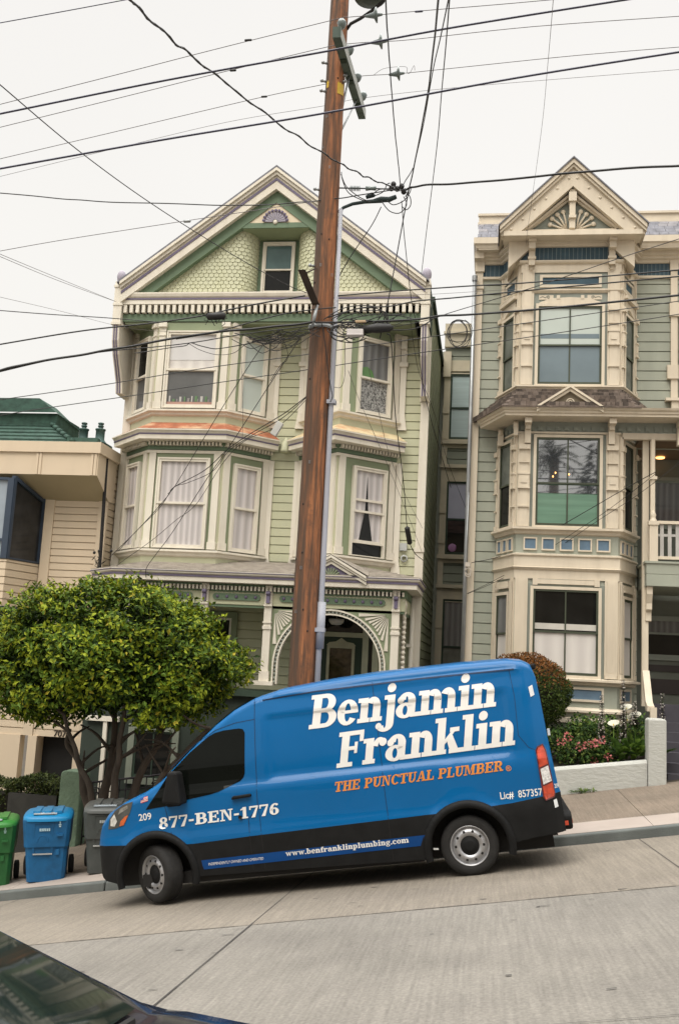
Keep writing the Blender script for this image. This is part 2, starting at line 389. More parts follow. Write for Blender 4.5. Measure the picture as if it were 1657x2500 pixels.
def broom(m):
    nt = m.node_tree; b = nt.nodes['Principled BSDF']; N = nt.nodes.new; L = nt.links.new
    src = b.inputs['Base Color'].links[0].from_socket
    tc = N('ShaderNodeTexCoord'); mp = N('ShaderNodeMapping'); mp.inputs['Scale'].default_value = (26, .9, 1); L(tc.outputs['Object'], mp.inputs[0])
    n = N('ShaderNodeTexNoise'); n.inputs['Scale'].default_value = 1.3; n.inputs['Detail'].default_value = 5; L(mp.outputs[0], n.inputs[0])
    n2 = N('ShaderNodeTexNoise'); n2.inputs['Scale'].default_value = 38; n2.inputs['Detail'].default_value = 3; L(tc.outputs['Object'], n2.inputs[0])
    r = N('ShaderNodeMapRange'); L(n.outputs[0], r.inputs[0]); r.inputs[1].default_value = .3; r.inputs[2].default_value = .7; r.inputs[3].default_value = .84; r.inputs[4].default_value = 1.10
    r2 = N('ShaderNodeMapRange'); L(n2.outputs[0], r2.inputs[0]); r2.inputs[1].default_value = .3; r2.inputs[2].default_value = .7; r2.inputs[3].default_value = .80; r2.inputs[4].default_value = 1.14
    mm = N('ShaderNodeMath'); mm.operation = 'MULTIPLY'; L(r.outputs[0], mm.inputs[0]); L(r2.outputs[0], mm.inputs[1])
    n3 = N('ShaderNodeTexNoise'); n3.inputs['Scale'].default_value = .45; n3.inputs['Detail'].default_value = 7; n3.inputs['Roughness'].default_value = .6
    mp3 = N('ShaderNodeMapping'); mp3.inputs['Scale'].default_value = (.8, 1.1, 1); L(tc.outputs['Object'], mp3.inputs[0]); L(mp3.outputs[0], n3.inputs[0])
    r3 = N('ShaderNodeMapRange'); L(n3.outputs[0], r3.inputs[0]); r3.inputs[1].default_value = .32; r3.inputs[2].default_value = .68; r3.inputs[3].default_value = .88; r3.inputs[4].default_value = 1.09
    m3 = N('ShaderNodeMath'); m3.operation = 'MULTIPLY'; L(mm.outputs[0], m3.inputs[0]); L(r3.outputs[0], m3.inputs[1]); mm = m3
    v = N('ShaderNodeVectorMath'); v.operation = 'SCALE'; L(src, v.inputs[0]); L(mm.outputs[0], v.inputs['Scale']); L(v.outputs[0], b.inputs['Base Color'])
broom(M_road); broom(M_lane); broom(M_walk)
# ------------------------------------------------------------------ the light green house
H1 = thing('victorian_house', 'light green house with a fish-scale gable, cream trim and two bays, behind the utility pole', 'house', (-5, 21.4, -3))
W1 = 21.45; LX, RX = -8.45, -1.46
wall('siding', H1, M_green, [(LX, 34), (LX, W1), (RX, W1)], -3.6, 7.6, .19)
o = wall('side_wall', H1, mat('side_green_shaded', (.36, .37, .235), .7, .12, 2, dirt=(.2, .21, .13), dirt_amt=.5), [(RX, W1), (RX, 34)], -2.5, 8.35, .19)  # siding green darkened: shade on this side put into the colour
LB = [(-8.33, W1), (-7.49, 20.6), (-5.82, 20.6), (-4.97, W1)]
RB = [(-4.27, W1), (-3.27, 20.5), (-2.12, W1)]
b = MB()
for p in (LB, RB): b.mold(p, [(0, 2.0), (0, 7.55)]); b.cut()
b.build('bay', M_green, H1)
# sills, bands and cornices of both bays
b = MB()
for p in (LB, RB):
    b.cut(); b.mold(p, [(0, 2.22), (.05, 2.25), (.07, 2.30), (.12, 2.33), (.12, 2.37), (0, 2.39)])
    b.cut(); b.mold(p, [(0, 5.34), (.05, 5.37), (.06, 5.41), (.12, 5.44), (.12, 5.48), (0, 5.50)])
    b.cut(); b.mold(p, [(0, 4.50), (.055, 4.50), (.055, 4.56), (0, 4.58)]); b.cut()
    b.mold(p, [(.0, 4.745), (.33, 4.755), (.33, 4.85)])
    b.mold(p, [(.34, 4.88), (.37, 4.93), (.40, 4.94), (.40, 4.965), (.30, 4.99)]); b.cut()
for a, c in ((LB[0], LB[1]), (LB[1], LB[2]), (LB[2], LB[3]), (RB[0], RB[1]), (RB[1], RB[2])):
    l = dist(a, c)
    for z0, z1, cp in ((2.40, 4.50, False), (5.50, 7.48, True)):
        e = .14
        pilaster(b, a, c, e-.11, e+.04, z0, z1, .05, cp); b.cut(); pilaster(b, a, c, l-e-.04, l-e+.11, z0, z1, .05, cp); b.cut()
b.build('cream_trim', M_cream, H1)
b = MB()
for p in (LB, RB): b.cut(); b.mold(p, [(.33, 4.85), (.345, 4.855), (.345, 4.88), (.33, 4.885)])
b.build('purple_stripe', M_purple, H1)
b = MB(); d = MB()
for p in (LB, RB):
    b.cut(); d.cut(); b.mold(p, [(0, 4.575), (.03, 4.585), (.03, 4.68), (.06, 4.69), (.06, 4.75)])
    dentils(d, p, .05, .15, 4.665, 4.74, .038, .042)
b.build('green_frieze', M_dgreen, H1); d.build('dentil_course', M_cream, H1)
for p, mm in ((LB, M_rust), (RB, M_rust2)):
    b = MB(); b.mold(p, [(.39, 4.972), (.0, 5.2), (-.05, 5.2)], caps=False); b.build('bay_roof', mm, H1)
b = MB(); b.lathe([(.0, .36), (.11, .2), (.14, .05), (.14, 0), (0, 0)], (-4.6, 21.3, 4.72), (0, 0, 1), 4); b.build('finial', M_green, H1)
# sage margins round the bay windows
b = MB()
for a, c in ((LB[0], LB[1]), (LB[1], LB[2]), (LB[2], LB[3]), (RB[0], RB[1]), (RB[1], RB[2])):
    l = dist(a, c)
    for z0, z1 in ((2.40, 4.50), (5.50, 7.5)): b.fbox(a, c, .19, l-.19, z0, z1, -.01, .018); b.cut()
b.build('sage_margin', M_sage, H1)
# bay windows
def bw(a, c, z0, z1, pu, pl, m=.26, rail=.5, shift=0, m2=None):
    l = dist(a, c); return window(H1, a, c, m, l-(m2 or m), z0, z1, M_cream, M_cream, (pu, pl), fw=.035, sw=.05, rail=rail, proud=.09, base=.018, shift=shift, fbot=.02)
bw(LB[0], LB[1], 2.42, 4.30, C_white, C_white, .30, .5)
bw(LB[1], LB[2], 2.42, 4.36, C_white, C_white, .28, .5)
bw(LB[2], LB[3], 2.42, 4.30, C_white, C_white, .30, .5)
bw(LB[0], LB[1], 5.53, 7.2, G_dark, G_grey, .30, .48)
bw(LB[1], LB[2], 5.53, 7.25, C_sheer, G_grey, .26, .5)
bw(LB[2], LB[3], 5.53, 7.2, G_shade, G_shade, .30, .5)
bw(RB[0], RB[1], 2.42, 4.30, C_white, C_white, .40, .5)
bw(RB[1], RB[2], 2.42, 4.30, C_white, C_white, .40, .5, shift=.26, m2=.3)
bw(RB[0], RB[1], 5.53, 7.2, G_grey, G_lace, .40, .5)
bw(RB[1], RB[2], 5.53, 7.2, C_grey, G_lace, .40, .47, m2=.3)
# half-drawn shade and pots in the upper window, gap in the lower curtains
b = MB(); b.fbox(LB[1], LB[2], .31, 1.36, 6.62, 7.22, .036, .040); b.build('window_shade', glass('white_shade', (.62, .60, .58), .04), H1)
b = MB(); b.fbox(LB[1], LB[2], .32, 1.36, 5.58, 5.66, .03, .045)
b.build('window_box', glass('pink_ledge', (.40, .24, .19), .2), H1)
b = MB()
for i in range(12):
    t = .38+i*.08+random.uniform(-.02, .02); h = random.uniform(.05, .14)
    b.cur = i % 3; b.fbox(LB[1], LB[2], t, t+random.uniform(.03, .06), 5.665, 5.665+h, .03, .04)
b.build('pot_plant', [glass('pot_white', (.45, .43, .4), .1), glass('pot_green', (.12, .2, .1), .2), glass('pot_grey', (.25, .23, .22), .1)], H1)
l = dist(RB[1], RB[2]); b = MB()
b.fprism(RB[1], RB[2], [(.60, 2.76), (.93, 2.76), (.80, 3.4), (.75, 4.15), (.72, 3.4)], .038, .044)
b.build('curtain_gap', G_dark, H1)
b = MB(); b.fprism(RB[1], RB[2], [(.46, 6.34), (.80, 6.34), (.74, 6.5), (.60, 6.58), (.48, 6.54)], .040, .044); b.build('green_cushion', glass('cushion_green', (.10, .20, .07), .2), H1)
# corner boards
b = MB()
b.box(LX-.02, LX+.16, W1-.06, W1+.1, -3.4, 7.5); b.cut(); b.box(RX-.16, RX+.02, W1-.06, W1+.1, -2.6, 7.5)
for z in (5.95, 2.6, -.3): b.box(RX-.18, RX+.035, W1-.085, W1+.12, z, z+.10)
b.cut()
for A, B, s0 in (((-5, W1), (-4.2, W1), .02), ((-5, W1), (-4.2, W1), .62), ((-2.2, W1), (-1.5, W1), .10)):
    for z0, z1 in ((2.05, 4.55), (5.3, 7.15)):
        b.fbox(A, B, s0, s0+.13, z0, z1, -.01, .05); b.fprism(A, B, [(s0-.05, z0-.0), (s0+.18, z0-.0), (s0+.13, z0+.35), (s0, z0+.35)], -.01, .053)
    b.fbox(A, B, s0-.03, s0+.16, 6.75, 6.85, -.01, .09); b.fbox(A, B, s0, s0+.13, 7.15, 7.45, -.01, .12); b.cut()
b.build('corner_board', M_cream, H1)
# main entablature
b = MB(); E0, E1 = -8.36, -1.50
b.box(E0, E1, 20.56, 21.5, 7.52, 7.69); b.box(E0, E1, 20.62, 21.5, 7.69, 7.90)
b.build('green_entablature', M_dgreen, H1)
b = MB(); b.box(E0+.05, E1-.05, 20.60, 21.45, 7.47, 7.518); b.build('soffit', M_sage, H1)
b = MB(); dentils(b, [(E0, 20.62), (E1, 20.62)], 0, .15, 7.70, 7.88, .075, .068)
for i in range(0): pass
b.build('dentil_course', M_cream, H1)
b = MB(); b.mold([(E0, 20.62), (E1, 20.62)], [(0, 7.885), (.16, 7.89), (.16, 7.99)]); b.mold([(E0, 20.62), (E1, 20.62)], [(.16, 8.03), (.19, 8.06), (.21, 8.12), (.21, 8.15), (-.1, 8.19)])
b.build('cornice', M_cream, H1)
b = MB(); b.mold([(E0, 20.62), (E1, 20.62)], [(.16, 7.99), (.175, 7.995), (.175, 8.025), (.16, 8.03)])
AX, AZ, SLP = -4.97, 11.04, .775
def rake(mb, t0, t1, y0, y1, ex=3.44):
    """sloping board between vertical drops t0..t1 below the roof edge, both sides of the apex"""
    for sg in (-1, 1):
        xa, xb = AX, AX+sg*ex
        za, zb = AZ, AZ-SLP*ex
        v = [(xa, y0, za-t1), (xb, y0, zb-t1), (xb, y1, zb-t1), (xa, y1, za-t1), (xa, y0, za-t0), (xb, y0, zb-t0), (xb, y1, zb-t0), (xa, y1, za-t0)]
        mb.hexa(v)
for tt in ((.215, .275),): rake(b, *tt, 20.385, 20.5, 3.42)
b.build('purple_stripe', M_purple, H1)
b = MB(); rake(b, .0, .07, 20.30, 21.0); rake(b, .075, .15, 20.345, 21.0, 3.43); rake(b, .155, .47, 20.40, 20.8, 3.42)
b.build('rake_board', M_cream, H1)
b = MB()
# green band following the rake, trimmed at the cornice
for sg in (-1, 1):
    def zr(x): return AZ-SLP*abs(x-AX)
    xi = AX+sg*(AZ-.46-8.16)/SLP; xj = AX+sg*(AZ-.74-8.16)/SLP
    b.add([(AX, 20.52, AZ-.46), (xi, 20.52, 8.16), (xj, 20.52, 8.16), (AX, 20.52, AZ-.74), (AX, 20.8, AZ-.46), (xi, 20.8, 8.16), (xj, 20.8, 8.16), (AX, 20.8, AZ-.74)],
          [(0, 1, 2, 3), (3, 2, 6, 7), (4, 5, 1, 0)])
b.box(-5.80, -4.14, 20.53, 20.75, 9.70, 9.82)
b.build('green_rake_band', M_dgreen, H1)
b = MB(); b.add([(-5.72, 20.56, 9.70), (-4.22, 20.56, 9.70), (-4.22, 21.25, 9.64), (-5.72, 21.25, 9.64)], [(0, 1, 2, 3)]); b.build('alcove_soffit', M_sage, H1)
b = MB(); b.add([(-5.62, 20.545, 9.82), (-4.32, 20.545, 9.82), (AX, 20.545, 10.33)], [(0, 1, 2)]); b.build('gable_panel', mat('panel_cream', (.74, .63, .45), .6), H1, fix=False)
b = MB(); c0 = (AX, 9.83)
for i in range(11):
    t0 = math.pi*(i+.10)/11; t1 = math.pi*(i+.90)/11; b.cur = 0
    pt = lambda r, t, y: (c0[0]+r*math.cos(t), y, c0[1]+r*math.sin(t))
    vs = [pt(.06, t0, 20.505), pt(.25, t0, 20.505), pt(.25, t1, 20.505), pt(.06, t1, 20.505)]
    b.add(vs+[(x, 20.543, z) for x, y, z in vs], [(0, 1, 2, 3), (0, 4, 5, 1), (1, 5, 6, 2), (2, 6, 7, 3)])
    tm = (t0+t1)/2; q = pt(.27, tm, 20.50); b.cur = 1; b.ball(q, .038, .02, .038, 8, 5)
b.cur = 2; b.ball((AX, 20.52, 9.83), .055, .03, .055, 8, 6)
b.build('fan_ornament', [M_lilac, M_purple, M_cream], H1)
# fish-scale shingles: plan path runs straight, then curves back into the alcove
def gpath(sg):
    pts = []
    xo = AX+sg*2.9; pts.append((xo, 20.68)); xc = AX+sg*.86
    pts.append((xc, 20.68))
    for k in range(1, 8):
        t = math.pi/2*k/7; pts.append((xc-sg*.36*math.sin(t), 20.68+.44*(1-math.cos(t))))
    return pts
for sg in (-1, 1):
    b = MB(); P = gpath(sg)
    tops = [min(10.3, AZ-.55-SLP*abs(x-AX)) for x, y in P]
    for (p, tp), (q, tq) in zip(zip(P, tops), zip(P[1:], tops[1:])): b.add([(p[0], p[1]+.006, 8.17), (q[0], q[1]+.006, 8.17), (q[0], q[1]+.006, max(8.17, tq)), (p[0], p[1]+.006, max(8.17, tp))], [(0, 1, 2, 3)])
    acc = [0]
    for a, c in zip(P, P[1:]): acc.append(acc[-1]+dist(a, c))
    def pos(s, o):
        s = max(0, min(acc[-1]-1e-4, s)); i = max(j for j in range(len(acc)-1) if acc[j] <= s)
        a, c = P[i], P[i+1]; t = (s-acc[i])/(acc[i+1]-acc[i]); l = dist(a, c); nx, ny = (c[1]-a[1])/l, -(c[0]-a[0])/l
        if sg > 0: nx, ny = -nx, -ny
        return (a[0]+(c[0]-a[0])*t+nx*o, a[1]+(c[1]-a[1])*t+ny*o)
    RH = .088; rows = int((10.05-8.17)/RH); pw = .118
    for r in range(rows):
        zt = 8.17+RH*(r+1.35); zb = 8.17+RH*r-.022
        k = -1
        while True:
            k += 1; s = k*pw+(pw/2 if r % 2 else 0)
            if s-pw/2 > acc[-1]: break
            x, y = pos(s, 0)
            if zt > AZ-.5-SLP*abs(x-AX): continue
            g = .005; h = pw/2-g; jz = random.uniform(-.005, .005)
            out = [(-h, zt), (h, zt), (h, zb+.042+jz), (h*.6, zb+.008+jz), (-h*.6, zb+.008+jz), (-h, zb+.042+jz)]
            f = []; bk = []
            for dx, z in out:
                oo = .012 if z > zt-.01 else .032
                px, py = pos(s+dx, oo); f.append((px, py, z)); px, py = pos(s+dx, .0); bk.append((px, py, z))
            b.add(f+bk, [(0, 1, 2, 3, 4, 5), (2, 3, 9, 8), (3, 4, 10, 9), (4, 5, 11, 10), (1, 2, 8, 7), (5, 0, 6, 11)])
    b.build('shingle_gable', M_green, H1)
b = MB(); b.box(-5.53, -4.41, 21.12, 21.3, 8.2, 9.72); b.build('alcove_wall', M_dgreen, H1)
window(H1, (-5.53, 21.12), (-4.41, 21.12), .235, .885, 8.40, 9.55, M_cream, M_cream, (G_teal, G_dark), fw=.05, sw=.03, rail=.47, proud=.07)
# roof and finial posts
b = MB()
for sg in (-1, 1):
    xb = AX+sg*3.5; zb = AZ-SLP*3.5
    b.hexa([(AX, 20.3, AZ+.005), (xb, 20.3, zb+.005), (xb, 34, zb+.005), (AX, 34, AZ+.005), (AX, 20.3, AZ+.05), (xb, 20.3, zb+.05), (xb, 34, zb+.05), (AX, 34, AZ+.05)])
b.build('roof', M_slate, H1)
b = MB(); b.box(RX-.05, RX+.06, W1, 34, 8.3, 8.42); b.box(RX-.3, RX+.02, 20.6, 21.5, 7.47, 8.3); b.build('side_eave', M_deep, H1)
for x0, x1 in ((-8.55, -8.36), (-1.625, -1.445)):
    b = MB(); b.box(x0, x1, 20.42, 20.62, 7.42, 8.42); b.box(x0+.02, x1-.02, 20.62, 21.5, 7.37, 8.1); b.box(x0-.02, x1+.02, 20.4, 20.64, 8.28, 8.33); b.box(x0-.02, x1+.02, 20.4, 20.64, 7.40, 7.46); b.box(x0-.015, x1+.015, 20.405, 20.63, 7.85, 7.9)
    # curved bracket under the post
    pr = [(20.44, 7.4), (20.47, 7.05), (20.58, 6.75), (20.76, 6.45), (20.90, 6.2), (20.95, 5.95), (21.5, 5.95), (21.5, 7.4)]
    b.xprism(pr, x0+.015, x1-.015); p = b.build('gable_post', M_cream, H1)
    s = MB()
    for t in (.045, .10):
        s.xprism([(y-.012, z) for y, z in pr[:6]]+[(y, z) for y, z in pr[5::-1]], x0+t, x0+t+.03)
    s.build('stripe', M_purple, p)
    q = MB(); q.ball(((x0+x1)/2, 20.52, 8.55), .105, .105, .165, 12, 8); q.box((x0+x1)/2-.05, (x0+x1)/2+.05, 20.47, 20.57, 8.42, 8.46); q.build('finial', M_lilac, p)
# porch ---------------------------------------------------------------
PB = [(-8.3, 20.6), (-7.62, 19.92), (-1.66, 19.92), (-1.66, W1)]
b = MB(); b.mold(PB, [(0, 1.63), (.24, 1.64), (.24, 1.73)]); b.mold(PB, [(.25, 1.775), (.29, 1.80), (.29, 1.83)]); b.mold(PB, [(.30, 1.845), (.30, 1.86), (.2, 1.87)])
b.build('porch_cornice', M_cream, H1)
b = MB(); b.mold(PB, [(.24, 1.73), (.26, 1.735), (.26, 1.77), (.25, 1.775)]); b.mold(PB, [(.285, 1.83), (.31, 1.832), (.31, 1.845)]); b.build('purple_stripe', M_purple, H1)
b = MB()
def shingle_roof(b, path, o0, z0, o1, z1, rows, step=.014):
    prof = []
    for i in range(rows):
        t0, t1 = i/rows, (i+1)/rows
        prof += [(o0+(o1-o0)*t0, z0+(z1-z0)*t0+step), (o0+(o1-o0)*t1, z0+(z1-z0)*t1)]
    b.mold(path, [(o0, z0)]+prof, caps=False)
PR = [(-8.3, 20.6), (-7.62, 19.92), (-1.66, 19.92), (-1.66, W1)]
shingle_roof(b, PR, .30, 1.862, -1.25, 2.24, 9)
b.build('porch_roof', M_shing, H1)
b = MB(); b.mold(PB, [(.02, 1.47), (.02, 1.64)]); b.mold(PB, [(-.02, 1.16), (-.02, 1.22)])
b.build('green_frieze', M_dgreen, H1)
b = MB(); dentils(b, PB[1:3], .02, .10, 1.50, 1.585, .040, .042); dentils(b, PB[0:2], .02, .10, 1.50, 1.585, .040, .042); b.build('dentil_course', M_cream, H1)
b = MB(); b.mold(PB, [(-.03, 1.21), (.0, 1.215), (.0, 1.47)]); b.build('porch_beam', M_green, H1)
def pill(mb, x0, x1, z0, z1, y0, y1, n=8):
    r = (z1-z0)/2; zc = (z0+z1)/2; pts = []
    for k in range(n+1): t = -math.pi/2+math.pi*k/n; pts.append((x1-r+r*math.cos(t), zc+r*math.sin(t)))
    for k in range(n+1): t = math.pi/2+math.pi*k/n; pts.append((x0+r+r*math.cos(t), zc+r*math.sin(t)))
    mb.fprism((0, y1), (1, y1), pts, 0, y1-y0)
for x0, x1 in ((-7.3, -6.05), (-5.62, -4.62), (-4.22, -2.06)):
    b = MB(); pill(b, x0, x1, 1.30, 1.435, 19.89, 19.91); p = b.build('pill_panel', M_dgreen, H1)
    d = MB(); n = int((x1-x0)/.17)
    for i in range(n): d.ball((x0+(i+.5)*(x1-x0)/n, 19.885, 1.37), .035, .02, .035, 8, 5)
    d.build('rosette', M_purple, p)
for xc in (-7.45, -5.78, -4.44, -1.84):
    b = MB(); b.box(xc-.075, xc+.075, 19.86, 20.02, -.30, 1.62); b.box(xc-.10, xc+.10, 19.83, 20.05, -.30, -.1); b.box(xc-.09, xc+.09, 19.84, 20.04, .74, .80); b.box(xc-.09, xc+.09, 19.84, 20.04, .86, .89); b.box(xc-.085, xc+.085, 19.82, 19.9, 1.2, 1.24)
    b.box(xc-.2, xc+.2, 19.78, 20.1, -.38, -.30)
    p = b.build('porch_post', M_cream, H1)
    q = MB(); q.box(xc-.035, xc+.035, 19.80, 19.86, 1.26, 1.44); q.lathe([(.045, -.04), (.045, .04)], (xc, 19.81, 1.46), (1, 0, 0), 10); q.build('bracket', M_purple, p)
# arch with spandrels, bead ring and sunbursts
AC, AR, AI = (-3.15, .05), 1.145, 1.05
b = MB(); n = 28; x0, x1, zt = -4.365, -1.915, 1.215
top = []; arc = []
for k in range(n+1):
    t = math.pi-math.pi*k/n; arc.append((AC[0]+AR*math.cos(t), AC[1]+AR*math.sin(t))); top.append((x0+(x1-x0)*k/n, zt))
fr = [(x, 19.94, z) for x, z in arc]+[(x, 19.94, z) for x, z in top]
b.add(fr+[(x, 20.0, z) for x, y, z in fr], [(k, k+1, n+2+k, n+1+k) for k in range(n)])
for sx_, xe in ((-1, x0), (1, x1)):
    xa = AC[0]+sx_*AR; b.add([(xa, 19.94, AC[1]), (xe, 19.94, zt), (xe, 19.94, -.35), (xa, 19.94, -.35)], [(0, 1, 2, 3)])
b.build('arch_spandrel', M_sage, H1, fix=False)
b = MB()
for ra, rb, ya in ((AR+.005, AR-.03, 19.90), (AI+.01, AI-.02, 19.90)):
    for k in range(n):
        t0 = math.pi*k/n; t1 = math.pi*(k+1)/n; P_ = lambda r, t, y: (AC[0]+r*math.cos(t), y, AC[1]+r*math.sin(t))
        b.hexa([P_(rb, t0, ya), P_(rb, t1, ya), P_(rb, t1, 20.02), P_(rb, t0, 20.02), P_(ra, t0, ya), P_(ra, t1, ya), P_(ra, t1, 20.02), P_(ra, t0, 20.02)])
for sg in (-1, 1):
    for r in (AR-.012, AI-.005): b.box(AC[0]+sg*r-.016, AC[0]+sg*r+.016, 19.9, 20.02, -.35, AC[1])
b.build('arch_ring', M_cream, H1)
b = MB()
for k in range(44):
    t = math.pi*(k+.5)/44; b.ball((AC[0]+1.085*math.cos(t), 19.93, AC[1]+1.085*math.sin(t)), .032, .02, .032, 6, 5)
for sg in (-1, 1):
    for k in range(5): b.ball((AC[0]+sg*1.085, 19.93, AC[1]-.04-k*.078), .032, .02, .032, 6, 5)
b.build('arch_beads', M_greygd, H1)
b = MB()
for sg, cx in ((1, -4.30), (-1, -1.985)):
    b.cut(); cz = 1.13
    for k in range(9):
        t = math.radians(-2-86*k/8); w_ = math.radians(3.2)
        # rays end on the square edge or the arch, whichever is nearer
        def ray(tt):
            for r in [i*.02 for i in range(4, 60)]:
                x = cx+sg*r*math.cos(tt); z = cz+r*math.sin(tt)
                if (x-AC[0])**2+(z-AC[1])**2 < (AR+.05)**2: return r-.02
            return .72
        ra = min(ray(t), .78)
        q = [(cx+sg*.07*math.cos(t-w_*.6), cz+.07*math.sin(t-w_*.6)), (cx+sg*ra*math.cos(t-w_), cz+ra*math.sin(t-w_)), (cx+sg*ra*math.cos(t+w_), cz+ra*math.sin(t+w_)), (cx+sg*.07*math.cos(t+w_*.6), cz+.07*math.sin(t+w_*.6))]
        vs = [(x, 19.915, z) for x, z in q]+[(x, 19.945, z) for x, z in q]
        b.add(vs, [(0, 1, 2, 3), (0, 4, 5, 1), (1, 5, 6, 2), (2, 6, 7, 3)])
b.build('sunburst', M_cream, H1)
# pediment on the porch roof
b = MB(); px, pz0, pz1 = -3.15, 1.80, 2.26
for sg in (-1, 1):
    xe = px+sg*.72
    for (t0, t1, ya) in ((0, .05, 19.56), (.055, .10, 19.59), (.11, .17, 19.62)):
        b.hexa([(px, ya, pz1-t1), (xe, ya, pz0-t1+.06), (xe, 20.2, pz0-t1+.06), (px, 20.2, pz1-t1), (px, ya, pz1-t0), (xe, ya, pz0-t0+.06), (xe, 20.2, pz0-t0+.06), (px, 20.2, pz1-t0)])
p = b.build('pediment', M_cream, H1)
b = MB(); b.add([(px-.62, 19.66, 1.80), (px+.62, 19.66, 1.80), (px, 19.66, 2.12)], [(0, 1, 2)]); b.build('tympanum', M_purple, p, fix=False)
b = MB()
for k in range(9):
    t = math.radians(15+150*k/8); b.tube([(px, 19.65, 1.81), (px+.2*math.cos(t), 19.65, 1.81+.2*math.sin(t))], .012, 5, .02)
b.build('fan_ornament', M_sage, p)
b = MB()
for sg in (-1, 1):
    xe = px+sg*.75
    b.add([(px, 19.56, pz1+.012), (xe, 19.56, pz0+.072), (xe+sg*.0, 20.6, pz0+.25), (px, 21.2, pz1+.03)], [(0, 1, 2, 3)])
b.build('pediment_roof', M_shing, H1)
# porch floor, ceiling, doorway, lower storey
b = MB(); b.box(-8.3, -1.7, 19.8, W1-.01, -.62, -.5); b.build('porch_floor', M_deep, H1)
b = MB(); b.box(-8.2, -1.7, 19.95, W1-.02, 1.50, 1.62); b.build('porch_ceiling', M_sage, H1)
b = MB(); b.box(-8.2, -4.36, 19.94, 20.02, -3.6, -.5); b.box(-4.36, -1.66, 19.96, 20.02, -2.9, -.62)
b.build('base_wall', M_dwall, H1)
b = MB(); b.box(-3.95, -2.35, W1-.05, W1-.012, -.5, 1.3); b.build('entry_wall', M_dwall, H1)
b = MB()
for x in (-3.72, -2.66, -2.44, -3.95): b.box(x, x+.13, W1-.10, W1-.04, -.5, 1.28)
b.box(-3.59, -2.66, W1-.10, W1-.045, .70, .80); b.box(-3.95, -2.31, W1-.10, W1-.045, 1.2, 1.32)
b.build('door_frame', mat('frame_sage_cream', (.45, .45, .32), .6), H1)
b = MB(); b.box(-3.585, -2.665, W1-.07, W1-.044, -.5, .69); D = b.build('door', M_deep, H1)
b = MB()
for (xa, xb, za, zb) in ((-3.42, -3.36, -.42, .52), (-2.88, -2.82, -.42, .52), (-3.36, -2.88, -.42, -.36), (-3.36, -2.88, .46, .52)): b.box(xa, xb, W1-.10, W1-.07, za, zb)
b.fprism((0, W1-.07), (1, W1-.07), [(-3.44, .52), (-2.80, .52), (-2.86, .58), (-3.0, .6), (-3.12, .68), (-3.24, .6), (-3.38, .58)], 0, .028)
b.build('door_trim', mat('door_tan', (.40, .38, .26), .6), D)
b = MB(); b.box(-3.36, -2.88, W1-.078, W1-.071, -.36, .46); b.build('door_glass', glass('door_glass', (.05, .035, .018), .6, 9), D)
b = MB(); b.box(-3.585, -2.665, W1-.06, W1-.05, .81, 1.19); b.build('transom', G_dark, D)
b = MB()
for x in (-3.88, -2.50): b.box(x, x+.1, W1-.058, W1-.048, -.3, .62); b.cut()
b.build('sidelight', G_dark, D)
b = MB(); b.lathe([(.0, -.06), (.10, -.05), (.15, .0), (.17, .06), (.15, .07), (0, .05)], (-3.15, 20.7, .98), (0, 0, 1), 16); b.tube([(-3.15, 20.7, 1.05), (-3.15, 20.7, 1.5)], .008, 5); b.build('pendant_lamp', mat('lamp_white', (.6, .58, .55), .4), H1)
# left porch window, lower window
A, B = (-7, W1), (-4.6, W1)
window(H1, A, B, .55, 1.42, -.35, 1.0, M_sage, M_cream, (G_dark, G_dark), fw=.13, rail=.5)
A, B = (-8.2, 19.94), (-4.36, 19.94)
window(H1, A, B, 1.15, 1.95, -2.35, -1.42, mat('grey_green_trim', (.20, .22, .17), .6), M_deep, (G_dark, G_dark), fw=.13, rail=None, mull=True)
b = MB()
for x in (-7.72, -7.52): b.box(x, x+.08, 19.86, 19.93, -3.4, -1.18)
b.box(-8.1, -7.4, 19.84, 19.95, -1.28, -1.18)
b.build('base_post', M_cream, H1)
b = MB(); b.tube([(-1.62+.0, 21.32, 1.6), (-1.62, 21.32, -2.6)], .05, 8); b.box(-1.72, -1.6, 21.26, 21.34, .55, .62); b.build('downpipe', M_cream, H1)
# eave bracket on the right end of the porch: scrolled
b = MB()
pts = [(-1.62, 19.8+.35*t, 1.45-.9*t*t) for t in (0, .2, .4, .6, .8, 1)]
b.tube([(-1.70, 19.95, 1.45), (-1.66, 20.0, 1.35), (-1.70, 20.1, 1.2), (-1.69, 20.2, 1.0), (-1.71, 20.2, .7), (-1.69, 20.2, .2), (-1.71, 20.2, -.3)], .045, 6)
for k in range(16): b.ball((-1.69, 20.15, 1.2-k*.1), .05, .05, .045, 6, 5)
b.build('porch_bracket', M_cream, H1)
b = MB(); b.box(-1.95, -1.80, W1-.09, W1-.004, 2.62, 2.78); b.lathe([(.05, 0), (.08, .0), (.08, .03), (.05, .03)], (-1.85, W1-.03, 2.45), (0, -1, 0), 12); b.build('meter_box', mat('grey_white_box', (.45, .46, .44), .5), H1)
